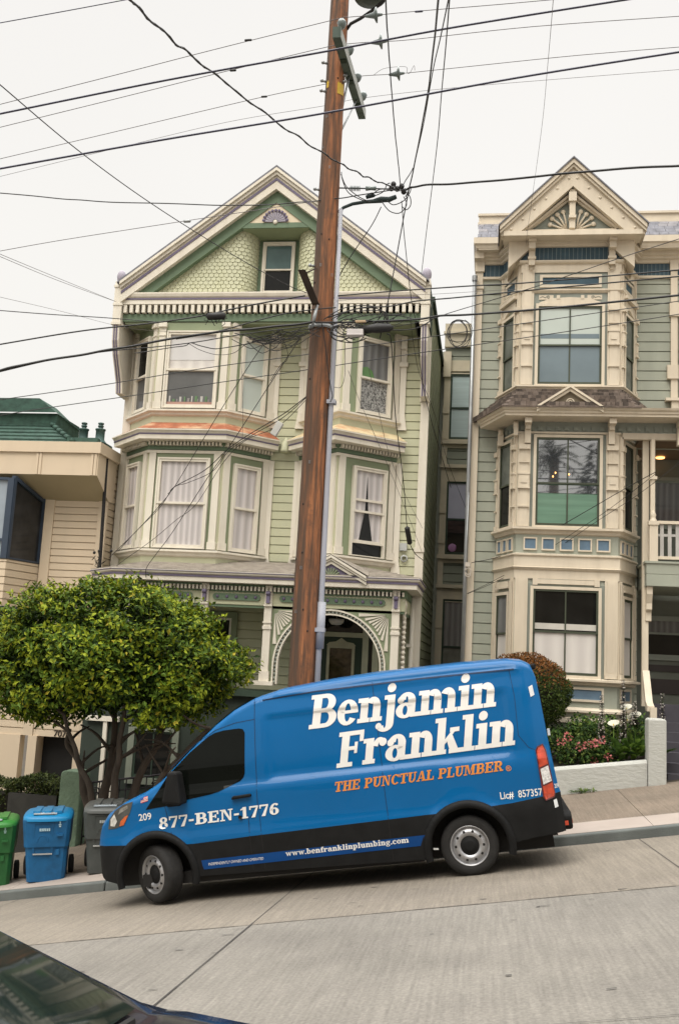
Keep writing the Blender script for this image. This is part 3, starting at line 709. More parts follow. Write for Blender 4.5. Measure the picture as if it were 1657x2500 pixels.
# ------------------------------------------------------------------ the grey-green house on the right
H2 = thing('victorian_house', 'tall grey-green and stone-cream bay-windowed house with a carved gable, right of the green house', 'house', (2.5, 21.3, -2))
W2 = 21.4
wall('siding', H2, M_greyg, [(-.46, 33), (-.46, W2), (3.03, W2), (3.03, 22.5)], -3.0, 4.96, .218)
wall('upper_siding', H2, M_greyg, [(-.46, 33), (-.46, W2), (9.5, W2)], 4.96, 9.3, .218)
BP = [(.10, W2), (.50, 20.5), (2.53, 20.5), (2.96, W2)]
FA, FB = BP[1], BP[2]
b = MB(); b.mold(BP, [(0, -2.6), (0, 9.3)]); b.build('bay', M_greyg, H2)
b = MB()
def band(*prof, path=BP): b.mold(path, list(prof)); b.cut()
band((0, -.60), (.10, -.58), (.10, -.54), (.05, -.50), (0, -.49)); band((0, -.80), (.08, -.79), (.08, -.70), (0, -.68)); 
band((0, -.06), (.04, -.05), (.06, .0), (.15, .02), (.15, .06), (0, .085))
band((.03, 2.03), (.03, 2.20), (.06, 2.22), (.09, 2.255), (.05, 2.27), (.05, 2.48), (.085, 2.50), (.085, 2.53), (0, 2.55))
band((0, 2.93), (.04, 2.95), (.06, 3.0), (.13, 3.03), (.13, 3.075), (0, 3.095))
band((0, 5.95), (.06, 5.97), (.08, 6.01), (.12, 6.03), (.12, 6.06), (0, 6.08))
band((0, 8.10), (.03, 8.11), (.07, 8.15), (.07, 8.18), (0, 8.19))
band((.03, 8.56), (.03, 8.74), (.08, 8.76), (.10, 8.79), (.10, 8.81), (0, 8.83))
band((0, 5.04), (.04, 5.045), (.04, 5.085), (0, 5.09))
b.build('cream_band', M_crm2, H2)
# pilasters at the corners of the bay
b = MB()
for a, c in zip(BP, BP[1:]):
    l = dist(a, c); wd = .26 if a is FA else .17
    for z0, z1 in ((.09, 2.03), (3.09, 5.04), (6.08, 8.75)):
        for s0, s1 in ((.0, wd), (l-wd, l)):
            b.fbox(a, c, s0+.004, s1-.004, z0, z1, -.02, .035)
            q0, q1 = s0+.05, s1-.05
            b.fbox(a, c, q0, q1, z0, z1, .03, .055)
            b.fbox(a, c, q0-.03, q1+.03, z0, z0+.1, .03, .075)
            if z0 > 1:
                zc = z0+(.82 if z0 < 5 else .9)
                b.fbox(a, c, q0-.025, q1+.025, zc, zc+.26, .03, .085); b.fbox(a, c, q0-.04, q1+.04, zc-.035, zc, .03, .10); b.fbox(a, c, q0-.04, q1+.04, zc+.26, zc+.29, .03, .10)
                b.fbox(a, c, q0+.02, q1-.02, zc+.08, zc+.18, .08, .10)
                b.fbox(a, c, q0-.03, q1+.03, z0+.4, z0+.43, .03, .085)
                zt = min(z1, 4.8 if z0 < 5 else 7.8)
                b.fbox(a, c, q0-.035, q1+.035, zt-.1, zt, .03, .11); b.fbox(a, c, q0-.02, q1+.02, zt-.38, zt-.35, .03, .09)
                for k in (-1, 1): b.fbox(a, c, (q0+q1)/2+k*.025-.012, (q0+q1)/2+k*.025+.012, zt-.33, zt-.13, .05, .068)
            else:
                for k in (-1, 0, 1): b.fbox(a, c, (q0+q1)/2+k*.045-.014, (q0+q1)/2+k*.045+.014, z0+.12, z1-.05, .05, .064)
            b.cut()
b.build('pilaster', M_crm2, H2)
def hw(a, c, s0, s1, z0, z1, pu, pl, rail=.5, mull=False, fw=.06):
    return window(H2, a, c, s0, s1, z0, z1, M_crm2, M_olive, (pu, pl), fw=fw, sw=.04, rail=rail, proud=.06, mull=mull, base=.006)
lm = dist(FA, FB); c0 = lm/2-.005
hw(FA, FB, c0-.64, c0+.64, .13, 1.82, G_dark, C_sheer, .5, True)
hw(FA, FB, c0-.635, c0+.635, 3.12, 4.96, None, None, .5, True) if False else None
hw(FA, FB, c0-.65, c0+.65, 6.10, 7.80, G_shade, G_bluegrey, .5, True)
G_mirror = mat('glass_mirror', (.05, .055, .06), .05, .05, metal=0, coat=1, spec=.5)
mb_ = G_mirror.node_tree.nodes['Principled BSDF']; mb_.inputs['IOR'].default_value = 2.6; mb_.inputs['Coat IOR'].default_value = 2.2; mb_.inputs['Roughness'].default_value = .02
WM = window(H2, FA, FB, c0-.635, c0+.635, 3.12, 4.96, M_crm2, M_olive, (G_mirror, G_mint), fw=.06, sw=.04, rail=.48, proud=.06, mull=True, base=.006)
b = MB(); b.fbox(FA, FB, c0-.60, c0+.60, 3.8, 3.965, .021, .026); b.build('window_shade_gap', G_mirror, WM)
b = MB(); b.fbox(FA, FB, c0-.6, c0+.6, 1.02, 1.14, .021, .025); b.build('curtain_rail', mat('curtain_header', (.55, .52, .46), .7), H2)
b = MB(); b.fbox(FA, FB, c0-.6, c0+.6, 7.10, 7.2, .022, .025); b.build('shade_edge', G_bluegrey, H2)
for (a, c) in ((BP[0], BP[1]), (BP[2], BP[3])):
    l = dist(a, c)
    hw(a, c, .22, l-.24, .13, 1.70, C_grey if a is BP[0] else C_sheer, C_sheer, .5)
    hw(a, c, .22, l-.24, 3.12, 4.9, G_greyg, G_dark, .5)
    hw(a, c, .22, l-.24, 6.10, 7.68, G_greyg, G_greyg, .45)
# trim over the windows
b = MB()
for z in (1.90,):
    b.fbox(FA, FB, c0-.66, c0+.66, z+.03, z+.12, 0, .05)
    for s in (c0-.66, c0+.56): b.fbox(FA, FB, s, s+.10, z+.0, z+.14, 0, .065)
    b.cut()
for (a, c) in ((BP[0], BP[1]), (BP[2], BP[3])):
    l = dist(a, c); b.fbox(a, c, .2, l-.2, 1.83, 1.87, 0, .08); b.fbox(a, c, .22, l-.22, 1.86, 1.98, 0, .05); b.cut()
    b.fprism(a, c, [(.2, 7.76), (.2, 8.0), (l-.2, 8.0), (l-.2, 7.76), (l*.5, 7.88)], 0, .05); b.fbox(a, c, .12, l-.12, 8.02, 8.09, 0, .12); b.cut()
b.build('window_head', M_crm2, H2)
b = MB()
for z0, z1 in ((.09, 1.93), (3.09, 5.04), (6.08, 8.1), (8.19, 8.56)): b.fbox(FA, FB, .26, lm-.26, z0, z1, -.01, .006); b.cut()
b.build('grey_margin', M_greygd, H2)
b = MB(); b.fprism(FA, FB, [(c0-.66, 7.87), (c0-.62, 7.9), (c0-.4, 7.985), (c0, 8.01), (c0+.4, 7.985), (c0+.62, 7.9), (c0+.66, 7.87), (c0+.66, 7.85), (c0-.66, 7.85)], .005, .03)
for s in (-1, 1):
    b.fbox(FA, FB, c0+s*.5-.15, c0+s*.5+.15, 7.96, 8.06, .005, .02); ctr = c0+s*.25
    b.fbox(FA, FB, ctr-.035, ctr+.035, 7.97, 8.05, .005, .04)
scw = b.build('scroll_panel', M_crm2, H2)
b = MB()
for s in (-1, 1):
    pts = []
    for k in range(26):
        t = k/25*2.6*math.pi; r = .04*(1-k/30); pts.append((.50+c0-(lm/2-.005)+ (lm/2-.005) + s*(.46)+s*r*math.cos(t), 20.475, 8.01+r*math.sin(t)))
    b.tube(pts, .006, 5); b.tube([(.5+c0+s*.5, 20.475, 8.0), (.5+c0+s*.58, 20.475, 8.03), (.5+c0+s*.63, 20.475, 8.0)], .006, 5)
b.build('scrollwork', M_greygd, scw)
# blue glass panels and squares
def framed(a, c, s0, s1, z0, z1, m=M_pblue, f=.03, fm=M_crm2):
    q = MB(); q.fbox(a, c, s0, s1, z0, z1, 0, .012); p = q.build('blue_panel', m, H2)
    q = MB()
    for r in ((s0-f, s0, z0-f, z1+f), (s1, s1+f, z0-f, z1+f), (s0, s1, z1, z1+f), (s0, s1, z0-f, z0)): q.fbox(a, c, *r, 0, .035)
    q.build('panel_frame', fm, p)
framed(FA, FB, c0-.58, c0+.58, 8.29, 8.45, M_blue, .06)
for k in range(5): framed(FA, FB, .18+k*.363, .18+k*.363+.215, 2.64, 2.845)
framed(FA, FB, .3, lm-.3, -.33, -.14, M_pblue, .045)
for a, c in ((BP[0], BP[1]), (BP[2], BP[3])):
    l = dist(a, c)
    for k in range(3): framed(a, c, .14+k*.265, .14+k*.265+.16, 2.62, 2.845)
    framed(a, c, .28, l-.28, 8.28, 8.46, M_blue, .05); framed(a, c, .2, l-.25, -.33, -.14, M_pblue, .045)
# striped blue frieze under the eaves
SP = [(-.46, W2), (.10, W2), (.50, 20.5), (2.53, 20.5), (2.96, W2), (9.5, W2)]
b = MB(); b.mold(SP, [(.015, 8.83), (.015, 9.17)]); b.build('blue_frieze', M_blue, H2)
b = MB()
for a, c in zip(SP, SP[1:]):
    l = dist(a, c); n = int(l/.085)
    for i in range(1, n): b.fbox(a, c, i*l/n-.006, i*l/n+.006, 8.84, 9.16, .014, .024)
b.build('frieze_batten', mat('batten_grey_blue', (.17, .22, .24), .6), H2)
b = MB()
b.mold(SP, [(.0, 9.12), (.06, 9.13), (.08, 9.18), (.14, 9.20), (.14, 9.24), (.2, 9.26), (.2, 9.34)])
b.mold([(-.46, W2), (.1, W2)], [(0, 8.78), (.05, 8.79), (.05, 8.84), (0, 8.86)]); b.mold([(2.96, W2), (9.5, W2)], [(0, 8.78), (.05, 8.79), (.05, 8.84), (0, 8.86)])
b.mold([(-.50, 22.5), (-.50, 21.02), (.15, 21.02)], [(-.3, 9.36), (.0, 9.37), (.02, 9.43), (.06, 9.46), (.06, 9.60), (-.1, 9.62)])
b.mold([(2.8, 21.02), (9.5, 21.02)], [(-.3, 9.36), (.0, 9.37), (.02, 9.43), (.06, 9.46), (.06, 9.60), (-.1, 9.62)])
b.box(-.45, 9.5, 21.03, W2, 9.34, 9.4)
b.build('eaves', M_crm2, H2)
# corner boards, right window edge
b = MB()
b.box(-.50, -.34, W2-.06, W2+.1, -2.9, 9.1); b.box(-.52, -.31, W2-.10, W2+.08, 8.95, 9.36); b.box(-.53, -.33, W2-.25, W2, 9.2, 9.36); b.box(-.52, -.32, W2-.085, W2, 8.55, 8.62)
b.cut(); b.box(3.70, 3.84, W2-.06, W2, 6.0, 9.1); b.box(3.68, 3.86, W2-.09, W2, 8.95, 9.36); b.box(3.67, 3.87, W2-.10, W2, 7.9, 8.2); b.box(3.62, 3.85, W2-.10, W2, 6.5, 6.8)
b.box(3.58, 5.5, W2-.16, W2, 6.0, 6.06); b.box(3.70, 3.85, W2-.12, W2, 5.75, 6.0)
b.build('corner_board', M_crm2, H2)
window(H2, (3.8, W2), (5.3, W2), .12, 1.1, 6.1, 7.85, M_crm2, M_olive, (G_bluegrey, G_bluegrey), fw=.05, mull=True)
b = MB()
for a, c in ((BP[0], BP[1]), (BP[2], BP[3])):
    l = dist(a, c)
    for s in (.02 if a is BP[2] else l-.16,):
        b.fbox(a, c, s+.02, s+.12, 8.83, 9.02, 0, .05); b.fbox(a, c, s+.01, s+.13, 9.02, 9.12, 0, .10); b.fbox(a, c, s-.02, s+.16, 9.12, 9.16, 0, .14); b.fbox(a, c, s+.0, s+.14, 9.16, 9.3, 0, .22); b.cut()
for x in (.69, 2.35):
    b.box(x-.065, x+.065, 20.38, 20.5, 8.70, 9.24); b.box(x-.08, x+.08, 20.18, 20.5, 9.16, 9.28); b.box(x-.07, x+.07, 20.25, 20.5, 9.02, 9.16); b.box(x-.085, x+.085, 20.36, 20.5, 8.83, 8.88)
    b.lathe([(.07, 0), (.07, .05)], (x, 20.44, 8.66), (0, -1, 0), 10); b.cut()
b.build('eave_bracket', M_crm2, H2)
# gable
GX, GZ, GE = 1.50, 10.90, 1.50
GS = (10.90-9.42)/1.50
b = MB()
def grake(mb, t0, t1, y0, y1, ex=GE):
    for sg in (-1, 1):
        xe = GX+sg*ex; ze = GZ-GS*ex
        mb.hexa([(GX, y0, GZ-t1), (xe, y0, ze-t1), (xe, y1, ze-t1), (GX, y1, GZ-t1), (GX, y0, GZ-t0), (xe, y0, ze-t0), (xe, y1, ze-t0), (GX, y1, GZ-t0)])
grake(b, .0, .10, 19.98, 21.2); grake(b, .11, .17, 20.02, 20.5, 1.49)
# flat board with the triangular opening
for sg in (-1, 1):
    xe = GX+sg*1.47; ze = GZ-GS*1.47
    v = [(GX, 20.08, GZ-.17), (xe, 20.08, ze-.17), (xe, 20.08, 9.22), (GX+sg*1.06, 20.08, 9.32), (GX, 20.08, 10.32)]
    b.add(v+[(x, 20.3, z) for x, y, z in v], [(0, 1, 2, 3, 4), (3, 4, 9, 8), (4, 0, 5, 9), (2, 3, 8, 7)])
b.box(GX-1.42, GX+1.42, 20.05, 20.5, 9.215, 9.315)
for sg in (-1, 1):
    for k in range(6):
        d = .09+k*.24; b.lathe([(.0, .02), (.025, .015), (.035, 0)], (GX+sg*d*.98, 20.08, 10.58-.94*d), (0, -1, 0), 10)
b.build('gable_board', M_crm2, H2)
b = MB()
for sg in (-1, 1):
    xe = GX+sg*1.06; 
    for t, y in ((.0, 20.20), (.07, 20.26)):
        b.hexa([(GX, y, 10.26-t), (xe, y, 9.325-t*.3), (xe-sg*.06, y, 9.32), (GX, y, 10.20-t), (GX, y+.06, 10.26-t), (xe, y+.06, 9.325), (xe-sg*.06, y+.06, 9.32), (GX, y+.06, 10.20-t)])
b.box(GX-.95, GX+.95, 20.20, 20.35, 9.316, 9.41)
b.box(GX-.06, GX+.06, 20.14, 20.3, 9.41, 10.28); b.box(GX-.08, GX+.08, 20.10, 20.3, 10.0, 10.2); b.box(GX-.075, GX+.075, 20.09, 20.3, 9.62, 9.68)
b.build('gable_trim', M_crm2, H2)
b = MB(); b.add([(GX-1.1, 20.34, 9.3), (GX+1.1, 20.34, 9.3), (GX, 20.34, 10.4)], [(0, 1, 2)]); b.build('gable_panel', M_sage if False else M_greygd, H2, fix=False)
b = MB()
for sg in (-1, 1):
    for k, (t, r) in enumerate(((22, .42), (42, .47), (60, .48), (76, .5))):
        t = math.radians(t); e = (GX+sg*(.06+r*math.cos(t)*1.0), 20.31, 9.43+r*math.sin(t)*.86)
        b.tube([(GX+sg*.10, 20.31, 9.43), (GX+sg*(.06+.6*r*math.cos(t)), 20.31, 9.43+.5*r*math.sin(t)), e], .022, 6); b.ball(e, .052, .025, .052, 10, 6)
b.build('carved_fan', M_crm2, H2)
# mansard slates, parapet, gable roof
def courses(name, m, x0, x1, y0, z0, y1, z1, rows, per, parent=H2):
    b = MB()
    for r in range(rows):
        t0, t1 = r/rows, (r+1)/rows; ya, yb = y0+(y1-y0)*t0, y0+(y1-y0)*t1; za, zb = z0+(z1-z0)*t0, z0+(z1-z0)*t1
        x = x0-random.uniform(0, per)
        while x < x1:
            xa, xb = max(x0, x+.004), min(x1, x+per-.004); x += per
            if xb-xa < .02: continue
            j = random.uniform(-.012, .008)
            b.cur = random.choice((0, 0, 1))
            b.hexa([(xa, ya-.028, za+j), (xb, ya-.028, za+j), (xb, yb, zb-.01), (xa, yb, zb-.01), (xa, ya-.022, za+.02), (xb, ya-.022, za+.02), (xb, yb-.01, zb+.03), (xa, yb-.01, zb+.03)])
    return b.build(name, m, parent)
courses('mansard_slates', [M_slate, mat('slate_pale', (.25, .24, .25), .85, .2, 8)], -.48, 9.5, 21.0, 9.6, 21.35, 10.08, 5, .2)
b = MB(); b.box(-.47, 9.5, 21.35, 30, 10.0, 10.32); b.box(-.49, 9.5, 21.31, 21.4, 10.06, 10.12); b.box(-.49, 9.5, 21.31, 21.4, 10.28, 10.33);  b.build('parapet', M_crm2, H2)
b = MB(); grake(b, -.035, -.002, 19.95, 23, 1.53); b.build('gable_roof', M_slate, H2)
b = MB(); grake(b, .12, 1.0, 20.35, 21.6, 1.3); b.box(.1, 2.9, 20.3, 21.4, 9.3, 9.36); b.build('gable_side', M_crm2, H2)
# cornice and cedar roof between the storeys
CP = [(.10, W2+.2), (.50, 20.5), (2.53, 20.5), (2.80, 20.5), (9.5, 20.5)]
CPB = [(.10, W2), (.50, 20.5), (9.5, 20.5)]
b = MB(); b.mold(CPB, [(0, 5.30), (.20, 5.31), (.44, 5.32), (.44, 5.37), (.47, 5.38), (.47, 5.42), (.51, 5.44), (.53, 5.48), (.3, 5.50)])
CXc = 1.50
for sg in (-1, 1):
    xe = CXc+sg*.66
    for t0, t1, ya in ((0, .05, 19.94), (.055, .12, 19.98)):
        b.hexa([(CXc, ya, 5.94-t1), (xe, ya, 5.50-t1), (xe, 20.4, 5.50-t1), (CXc, 20.4, 5.94-t1), (CXc, ya, 5.94-t0), (xe, ya, 5.50-t0), (xe, 20.4, 5.50-t0), (CXc, 20.4, 5.94-t0)])
b.build('cornice', M_crm2, H2)
b = MB(); b.add([(CXc-.55, 20.06, 5.44), (CXc+.55, 20.06, 5.44), (CXc, 20.06, 5.86)], [(0, 1, 2)]); p = b.build('pediment_panel', mat('pediment_brown', (.23, .19, .13), .7), H2, fix=False)
b = MB()
for k in range(20): t = k/19*3.4*math.pi; r = .085*(1-k/24); pass
b.tube([(CXc+.085*(1-k/24)*math.cos(k/19*3.4*math.pi), 20.04, 5.60+.085*(1-k/24)*math.sin(k/19*3.4*math.pi)) for k in range(20)], .016, 5)
for sg in (-1, 1): b.tube([(CXc+sg*.07, 20.04, 5.52), (CXc+sg*.15, 20.04, 5.58), (CXc+sg*.22, 20.04, 5.52), (CXc+sg*.3, 20.04, 5.515), (CXc+sg*.36, 20.04, 5.50)], [.03, .025, .02, .018, .01], 6)
b.build('carved_scroll', M_crm2, p)
b = MB(); shingle_roof(b, [(.10, W2), (.50, 20.5), (2.53, 20.5), (2.96, W2)], .56, 5.47, .0, 5.99, 5, .03); b.build('bay_roof', M_brown, H2)
# loose-edged cedar shingles laid over that roof
b = MB()
for a, c in zip(BP, BP[1:]):
    l = dist(a, c)
    for r in range(5):
        z0 = 5.49+r*.098; o0 = .53-r*.108; ex = o0*.42
        s = -ex
        while s < l+ex:
            wd = random.uniform(.07, .13); j = random.uniform(-.015, .01); b.cur = random.choice((0, 1, 2))
            b.fprism(a, c, [(s+.003, z0+j), (min(s+wd, l+ex)-.003, z0+j), (min(s+wd, l+ex)-.003, z0+.1), (s+.003, z0+.1)], o0-.05, o0+.015-r*.004); s += wd
b.build('cedar_shingle', [M_brown, mat('cedar_dark', (.075, .058, .047), .9, .3, 9), mat('cedar_pale', (.165, .13, .105), .9, .3, 9)], H2)
b = MB(); b.mold(CPB, [(.01, 5.09), (.01, 5.30)]); b.build('grey_frieze', M_greygd, H2)
b = MB()
for a, c in ((BP[0], BP[1]), (FA, (5.5, 20.5))):
    l = dist(a, c); n = int(l/.175)
    for i in range(n):
        t = (i+.5)*l/n; b.fbox(a, c, t-.045, t+.045, 5.115, 5.205, .01, .05); b.fbox(a, c, t-.018, t+.018, 5.14, 5.18, .045, .065)
b.build('block_course', M_greygd, H2)
b = MB()
for x in (.69, 2.37, 3.72):
    b.box(x-.06, x+.06, 20.36, 20.5, 4.82, 5.30); b.box(x-.07, x+.07, 20.14, 20.5, 5.2, 5.305); b.box(x-.05, x+.05, 20.28, 20.5, 5.1, 5.2); b.cut()
b.lathe([(0, -.05), (.085, -.05), (.085, .05), (0, .05)], (.44, 20.42, 5.2), (1, 0, 0), 14); b.box(.40, .49, 20.36, 20.5, 4.98, 5.16); b.cut(); b.lathe([(0, -.05), (.08, -.05), (.08, .05), (0, .05)], (.14, 21.05, 5.18), (1, 0, 0), 14); b.box(.08, .2, 21.0, 21.3, 4.9, 5.15)
b.build('cornice_bracket', M_crm2, H2)
# porch bay on the right
b = MB(); b.box(2.6, 9.5, 20.5, 20.62, 4.96, 5.09); b.box(2.55, 2.62, 20.5, 21.3, 3.1, 5.0); b.build('porch_lintel', M_crm2, H2)
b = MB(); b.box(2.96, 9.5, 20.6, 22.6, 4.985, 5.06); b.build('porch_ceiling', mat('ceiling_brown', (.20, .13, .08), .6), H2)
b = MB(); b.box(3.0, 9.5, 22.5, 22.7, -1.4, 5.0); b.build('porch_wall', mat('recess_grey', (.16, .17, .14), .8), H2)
o = bpy.data.objects
b = MB(); b.box(3.02, 3.14, 20.62, 20.74, -.4, 4.96); b.box(3.15, 3.235, 20.44, 20.54, 2.6, 4.94); b.xprism([(20.42, 4.95), (20.42, 4.1), (20.6, 3.4), (20.66, 3.4), (20.66, 4.95)], 3.165, 3.22); b.box(3.13, 3.27, 20.4, 20.56, 4.12, 4.18); b.build('porch_post', M_crm2, H2)
b = MB(); b.box(3.12, 3.28, 20.36, 20.52, 2.44, 3.24); b.box(3.10, 3.30, 20.34, 20.54, 3.18, 3.26); b.lathe([(.09, 0), (.05, .08), (.045, .1), (.06, .15), (.03, .22), (0, .25)], (3.2, 20.44, 3.24), (0, 0, 1), 10); b.build('newel_post', M_crm2, H2)
b = MB(); b.box(3.28, 9.5, 20.38, 20.50, 3.21, 3.27); b.box(3.28, 9.5, 20.40, 20.48, 2.50, 2.56); b.build('balcony_rail', M_crm2, H2)
b = MB(); x = 3.33
while x < 6: b.box(x, x+.07, 20.42, 20.46, 2.56, 3.21); x += .15; b.cut()
b.box(3.28, 6, 20.425, 20.455, 2.96, 3.01)
b.build('baluster', mat('baluster_grey', (.42, .40, .37), .6), H2)
b = MB(); b.mold([(3.06, 22.4), (3.06, 20.36), (9.5, 20.36)], [(0, 1.96), (0, 2.18), (-.008, 2.185), (-.008, 2.195), (0, 2.20), (0, 2.40), (.03, 2.41), (.03, 2.45), (-.5, 2.46)]); b.box(3.06, 9.5, 20.40, 22.4, 1.95, 1.965); b.build('balcony', M_greyg, H2)
b = MB()
for z, y in ((1.95, 20.45), (1.60, 20.56), (1.35, 20.62)): pass
b.xprism([(20.42, 1.95), (20.42, 1.8), (20.5, 1.62), (20.5, 1.5), (20.58, 1.45), (20.58, 1.28), (20.64, 1.26), (20.64, 1.95)], 3.08, 3.19); b.cut(); b.xprism([(20.62, .3), (20.2, -.3), (20.0, -.38), (20.0, -.48), (20.2, -.48), (20.62, .1)], 3.03, 3.16); b.box(3.08, 3.20, 19.96, 20.1, -1.2, -.4)
b.build('stair_bracket', M_crm2, H2)
b = MB(); b.box(3.18, 3.34, 22.3, 22.42, 4.95, 4.98); lp = b.build('lamp_rim', M_crm2, H2)
b = MB(); b.lathe([(0, 0), (.09, 0), (.1, .02), (.0, .025)], (3.62, 22.2, 4.95), (0, 0, 1), 14); b.build('ceiling_lamp', mat('lamp_glow', (1, .45, .14), emit=3.5), H2)
window(H2, (3.3, 22.5), (5.3, 22.5), .12, 1.0, 3.5, 4.5, M_greygd, M_greygd, (C_grey, C_grey), fw=.08, rail=None)
window(H2, (3.3, 22.5), (5.3, 22.5), .08, .9, .62, 1.45, M_greygd, M_greygd, (C_grey, G_dark), fw=.06, rail=.62)
b = MB()
for z0, z1 in ((.32, .46), (-.15, .16)): b.box(3.42, 4.2, 22.46, 22.5, z0, z1); b.cut()
b.build('door_panel', mat('door_dark_brown', (.04, .03, .027), .5), H2)
# front stairs and garage side
b = MB()
for i in range(8): b.box(3.22, 6, 18.9+i*.28, 20.5+i*.01, -1.7+i*.17, -1.53+i*.17)
b.build('front_stair', mat('stair_purple_grey', (.06, .055, .065), .8, .15), H2)
b = MB(); b.tube([(-.52, 21.25, 8.75), (-.52, 21.25, 5.0), (-.525, 21.26, 1.0), (-.53, 21.26, -2)], .045, 10); b.lathe([(.06, 0), (.06, .12)], (-.52, 21.25, 8.7), (0, 0, 1), 12); b.tube([(-.50, 21.2, 3.9), (-.52, 21.18, 2.6), (-.55, 21.2, -1)], .02, 6)
b.build('downpipe', mat('galvanised', (.33, .34, .34), .4, .15, metal=.6), H2)
# recessed side wing
WY = 26
wall('side_wing_siding', H2, mat('wing_green_shaded', (.24, .255, .2), .7, .1, 2), [(-1.36, 33), (-1.36, WY), (1, WY)], -2.6, 8.75, .218)  # house grey-green darkened: shade of the gap put into the colour
b = MB(); WA, WB = (-1.36, WY), (-.2, WY)
b.fbox(WA, WB, 0, .14, -2.6, 8.0, 0, .06); b.fbox(WA, WB, -.02, 1.16, 8.75, 9.40, -.1, .1); b.fbox(WA, WB, -.05, 1.16, 9.1, 9.16, 0, .18); b.fbox(WA, WB, 0, 1.16, 8.08, 8.38, 0, .05); b.fbox(WA, WB, -.03, .17, 7.9, 8.6, 0, .14)
for z in (6.07, 3.0): b.fbox(WA, WB, -.03, 1.16, z, z+.10, 0, .12); b.fbox(WA, WB, .1, 1.16, z-.1, z, 0, .04)
for z in (5.42, 2.24): b.fbox(WA, WB, -.03, 1.16, z, z+.09, 0, .12); b.fbox(WA, WB, .0, 1.16, z-.36, z, 0, .04)
for z in (6.9, 6.2, 4.2, 3.4, 1.2): b.fbox(WA, WB, -.01, .15, z, z+.22, 0, .09)
b.build('wing_trim', mat('wing_cream_shaded', (.50, .44, .32), .6), H2)  # house cream darkened the same way for the shaded gap
for z0, z1, pu, pl in ((6.2, 8.0, G_aqua, G_aqua), (3.12, 5.06, G_lil, G_dark), (-.4, 1.95, C_grey, G_greyg)):
    window(H2, WA, WB, .17, .75, z0, z1, mat('wing_cream_shaded', (1, 1, 1)), M_deep, (pu, pl), fw=.03, sw=.05, rail=.48, proud=.06)
b = MB(); b.ball((-1.0, WY-.03, 3.3), .11, .02, .11, 10, 6); b.build('lamp_shade', mat('pink_shade', (.4, .2, .38), .5), H2)
b = MB(); b.box(-2.5, 9, 26.2, 40, -2.5, 8.7); b.build('rear_block', M_greyg, H2)
# ------------------------------------------------------------------ the cream house on the left
H3 = thing('modern_house', 'cream boxy house numbered 707 with an overhanging upper storey and green shingle roof, left edge', 'house', (-10, 21, -4))
W3 = 20.95
wall('siding', H3, M_tan, [(-16, W3), (-8.50, W3), (-8.50, 32)], -1.75, 4.6, .158)
b = MB()
b.box(-9.94, -9.72, W3-.03, W3+.05, -1.75, 3.45); b.box(-8.68, -8.48, W3-.03, W3+.05, -1.75, 3.45)
b.box(-9.80, -9.60, W3-.05, W3+.3, -4.6, -1.75); b.box(-8.75, -8.5, W3-.04, W3+.3, -4.6, -1.75); b.box(-10.6, -9.99, W3-.03, W3+.2, -4.6, -1.75)
b.build('corner_board', M_tan, H3)
OY = 20.1
b = MB(); b.add([(-16, OY, 3.87), (-8.44, OY, 3.87), (-8.44, OY, 4.60), (-16, OY, 4.60), (-8.47, W3, 3.44), (-8.47, W3+.3, 3.44), (-8.47, W3+.3, 4.60)], [(0, 1, 2, 3), (1, 4, 5, 6, 2)])
b.build('overhang', M_tan, H3)
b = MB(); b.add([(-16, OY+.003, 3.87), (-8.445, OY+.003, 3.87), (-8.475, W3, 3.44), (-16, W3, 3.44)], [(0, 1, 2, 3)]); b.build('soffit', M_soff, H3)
b = MB()
b.mold([(-16, OY), (-8.44, OY), (-8.44, W3+.3)], [(0, 4.355), (.05, 4.36), (.05, 4.60), (-.2, 4.605)])
for x in (-8.60, -9.86, -11.1): b.fbox((-16, OY), (-8, OY), 16+x, 16+x+.055, 3.87, 4.35, 0, .022); b.fbox((-16, OY), (-8, OY), 16+x+.075, 16+x+.13, 3.87, 4.35, 0, .022)
b.build('fascia', M_tan, H3)
# window bay under the overhang
b = MB(); VB = [(-16, 19.95), (-10.24, 19.95), (-9.96, W3)]
b.mold(VB, siding(.98, 1.98, .158)); p = b.build('bay', M_tan, H3)
b = MB(); b.mold(VB, [(-.02, .93), (.005, .94), (.005, .98)]); b.add([(-16, 19.96, .95), (-10.25, 19.96, .95), (-9.98, W3, .95), (-16, W3, .95)], [(0, 1, 2, 3)]); b.build('bay_underside', M_navy, p)
b = MB()
a, c = VB[1], VB[2]; l = dist(a, c)
b.fbox(VB[0], VB[1], 5.62, 5.76, 1.99, 3.75, -.08, .02); b.fbox(a, c, 0, .07, 1.99, 3.8, -.08, .02); b.fbox(a, c, l-.05, l, 1.99, 3.50, -.08, .02); b.fbox(a, c, .07, l-.05, 1.99, 2.03, -.08, .015); b.fbox(VB[0], VB[1], 3, 5.62, 1.99, 2.04, -.08, .015); b.fbox(VB[0], VB[1], 3, 5.62, 2.36, 2.42, -.08, .015)
b.fprism(a, c, [(.07, 3.70), (l-.05, 3.37), (l-.05, 3.45), (.07, 3.79)], -.08, .012); b.fbox(VB[0], VB[1], 3, 5.62, 3.70, 3.76, -.08, .015)
w_ = b.build('window', M_navy, H3)
b = MB()
b.cur = 0; b.fbox(VB[0], VB[1], 3, 5.62, 2.04, 3.70, -.05, -.04); b.cur = 1; b.fprism(a, c, [(.07, 2.03), (l-.05, 2.03), (l-.05, 3.40), (.07, 3.72)], -.05, -.04)
b.build('pane', [glass('glass_pale_blue', (.30, .34, .38), .1), glass('glass_dark_bay', (.03, .03, .03), .5, 2)], w_)
b = MB(); b.box(-16, -9.98, W3-.02, W3+.0, .2, .92); b.box(-16, -10.0, W3-.12, W3-.02, .70, .94); b.build('lower_window', G_dark, H3)
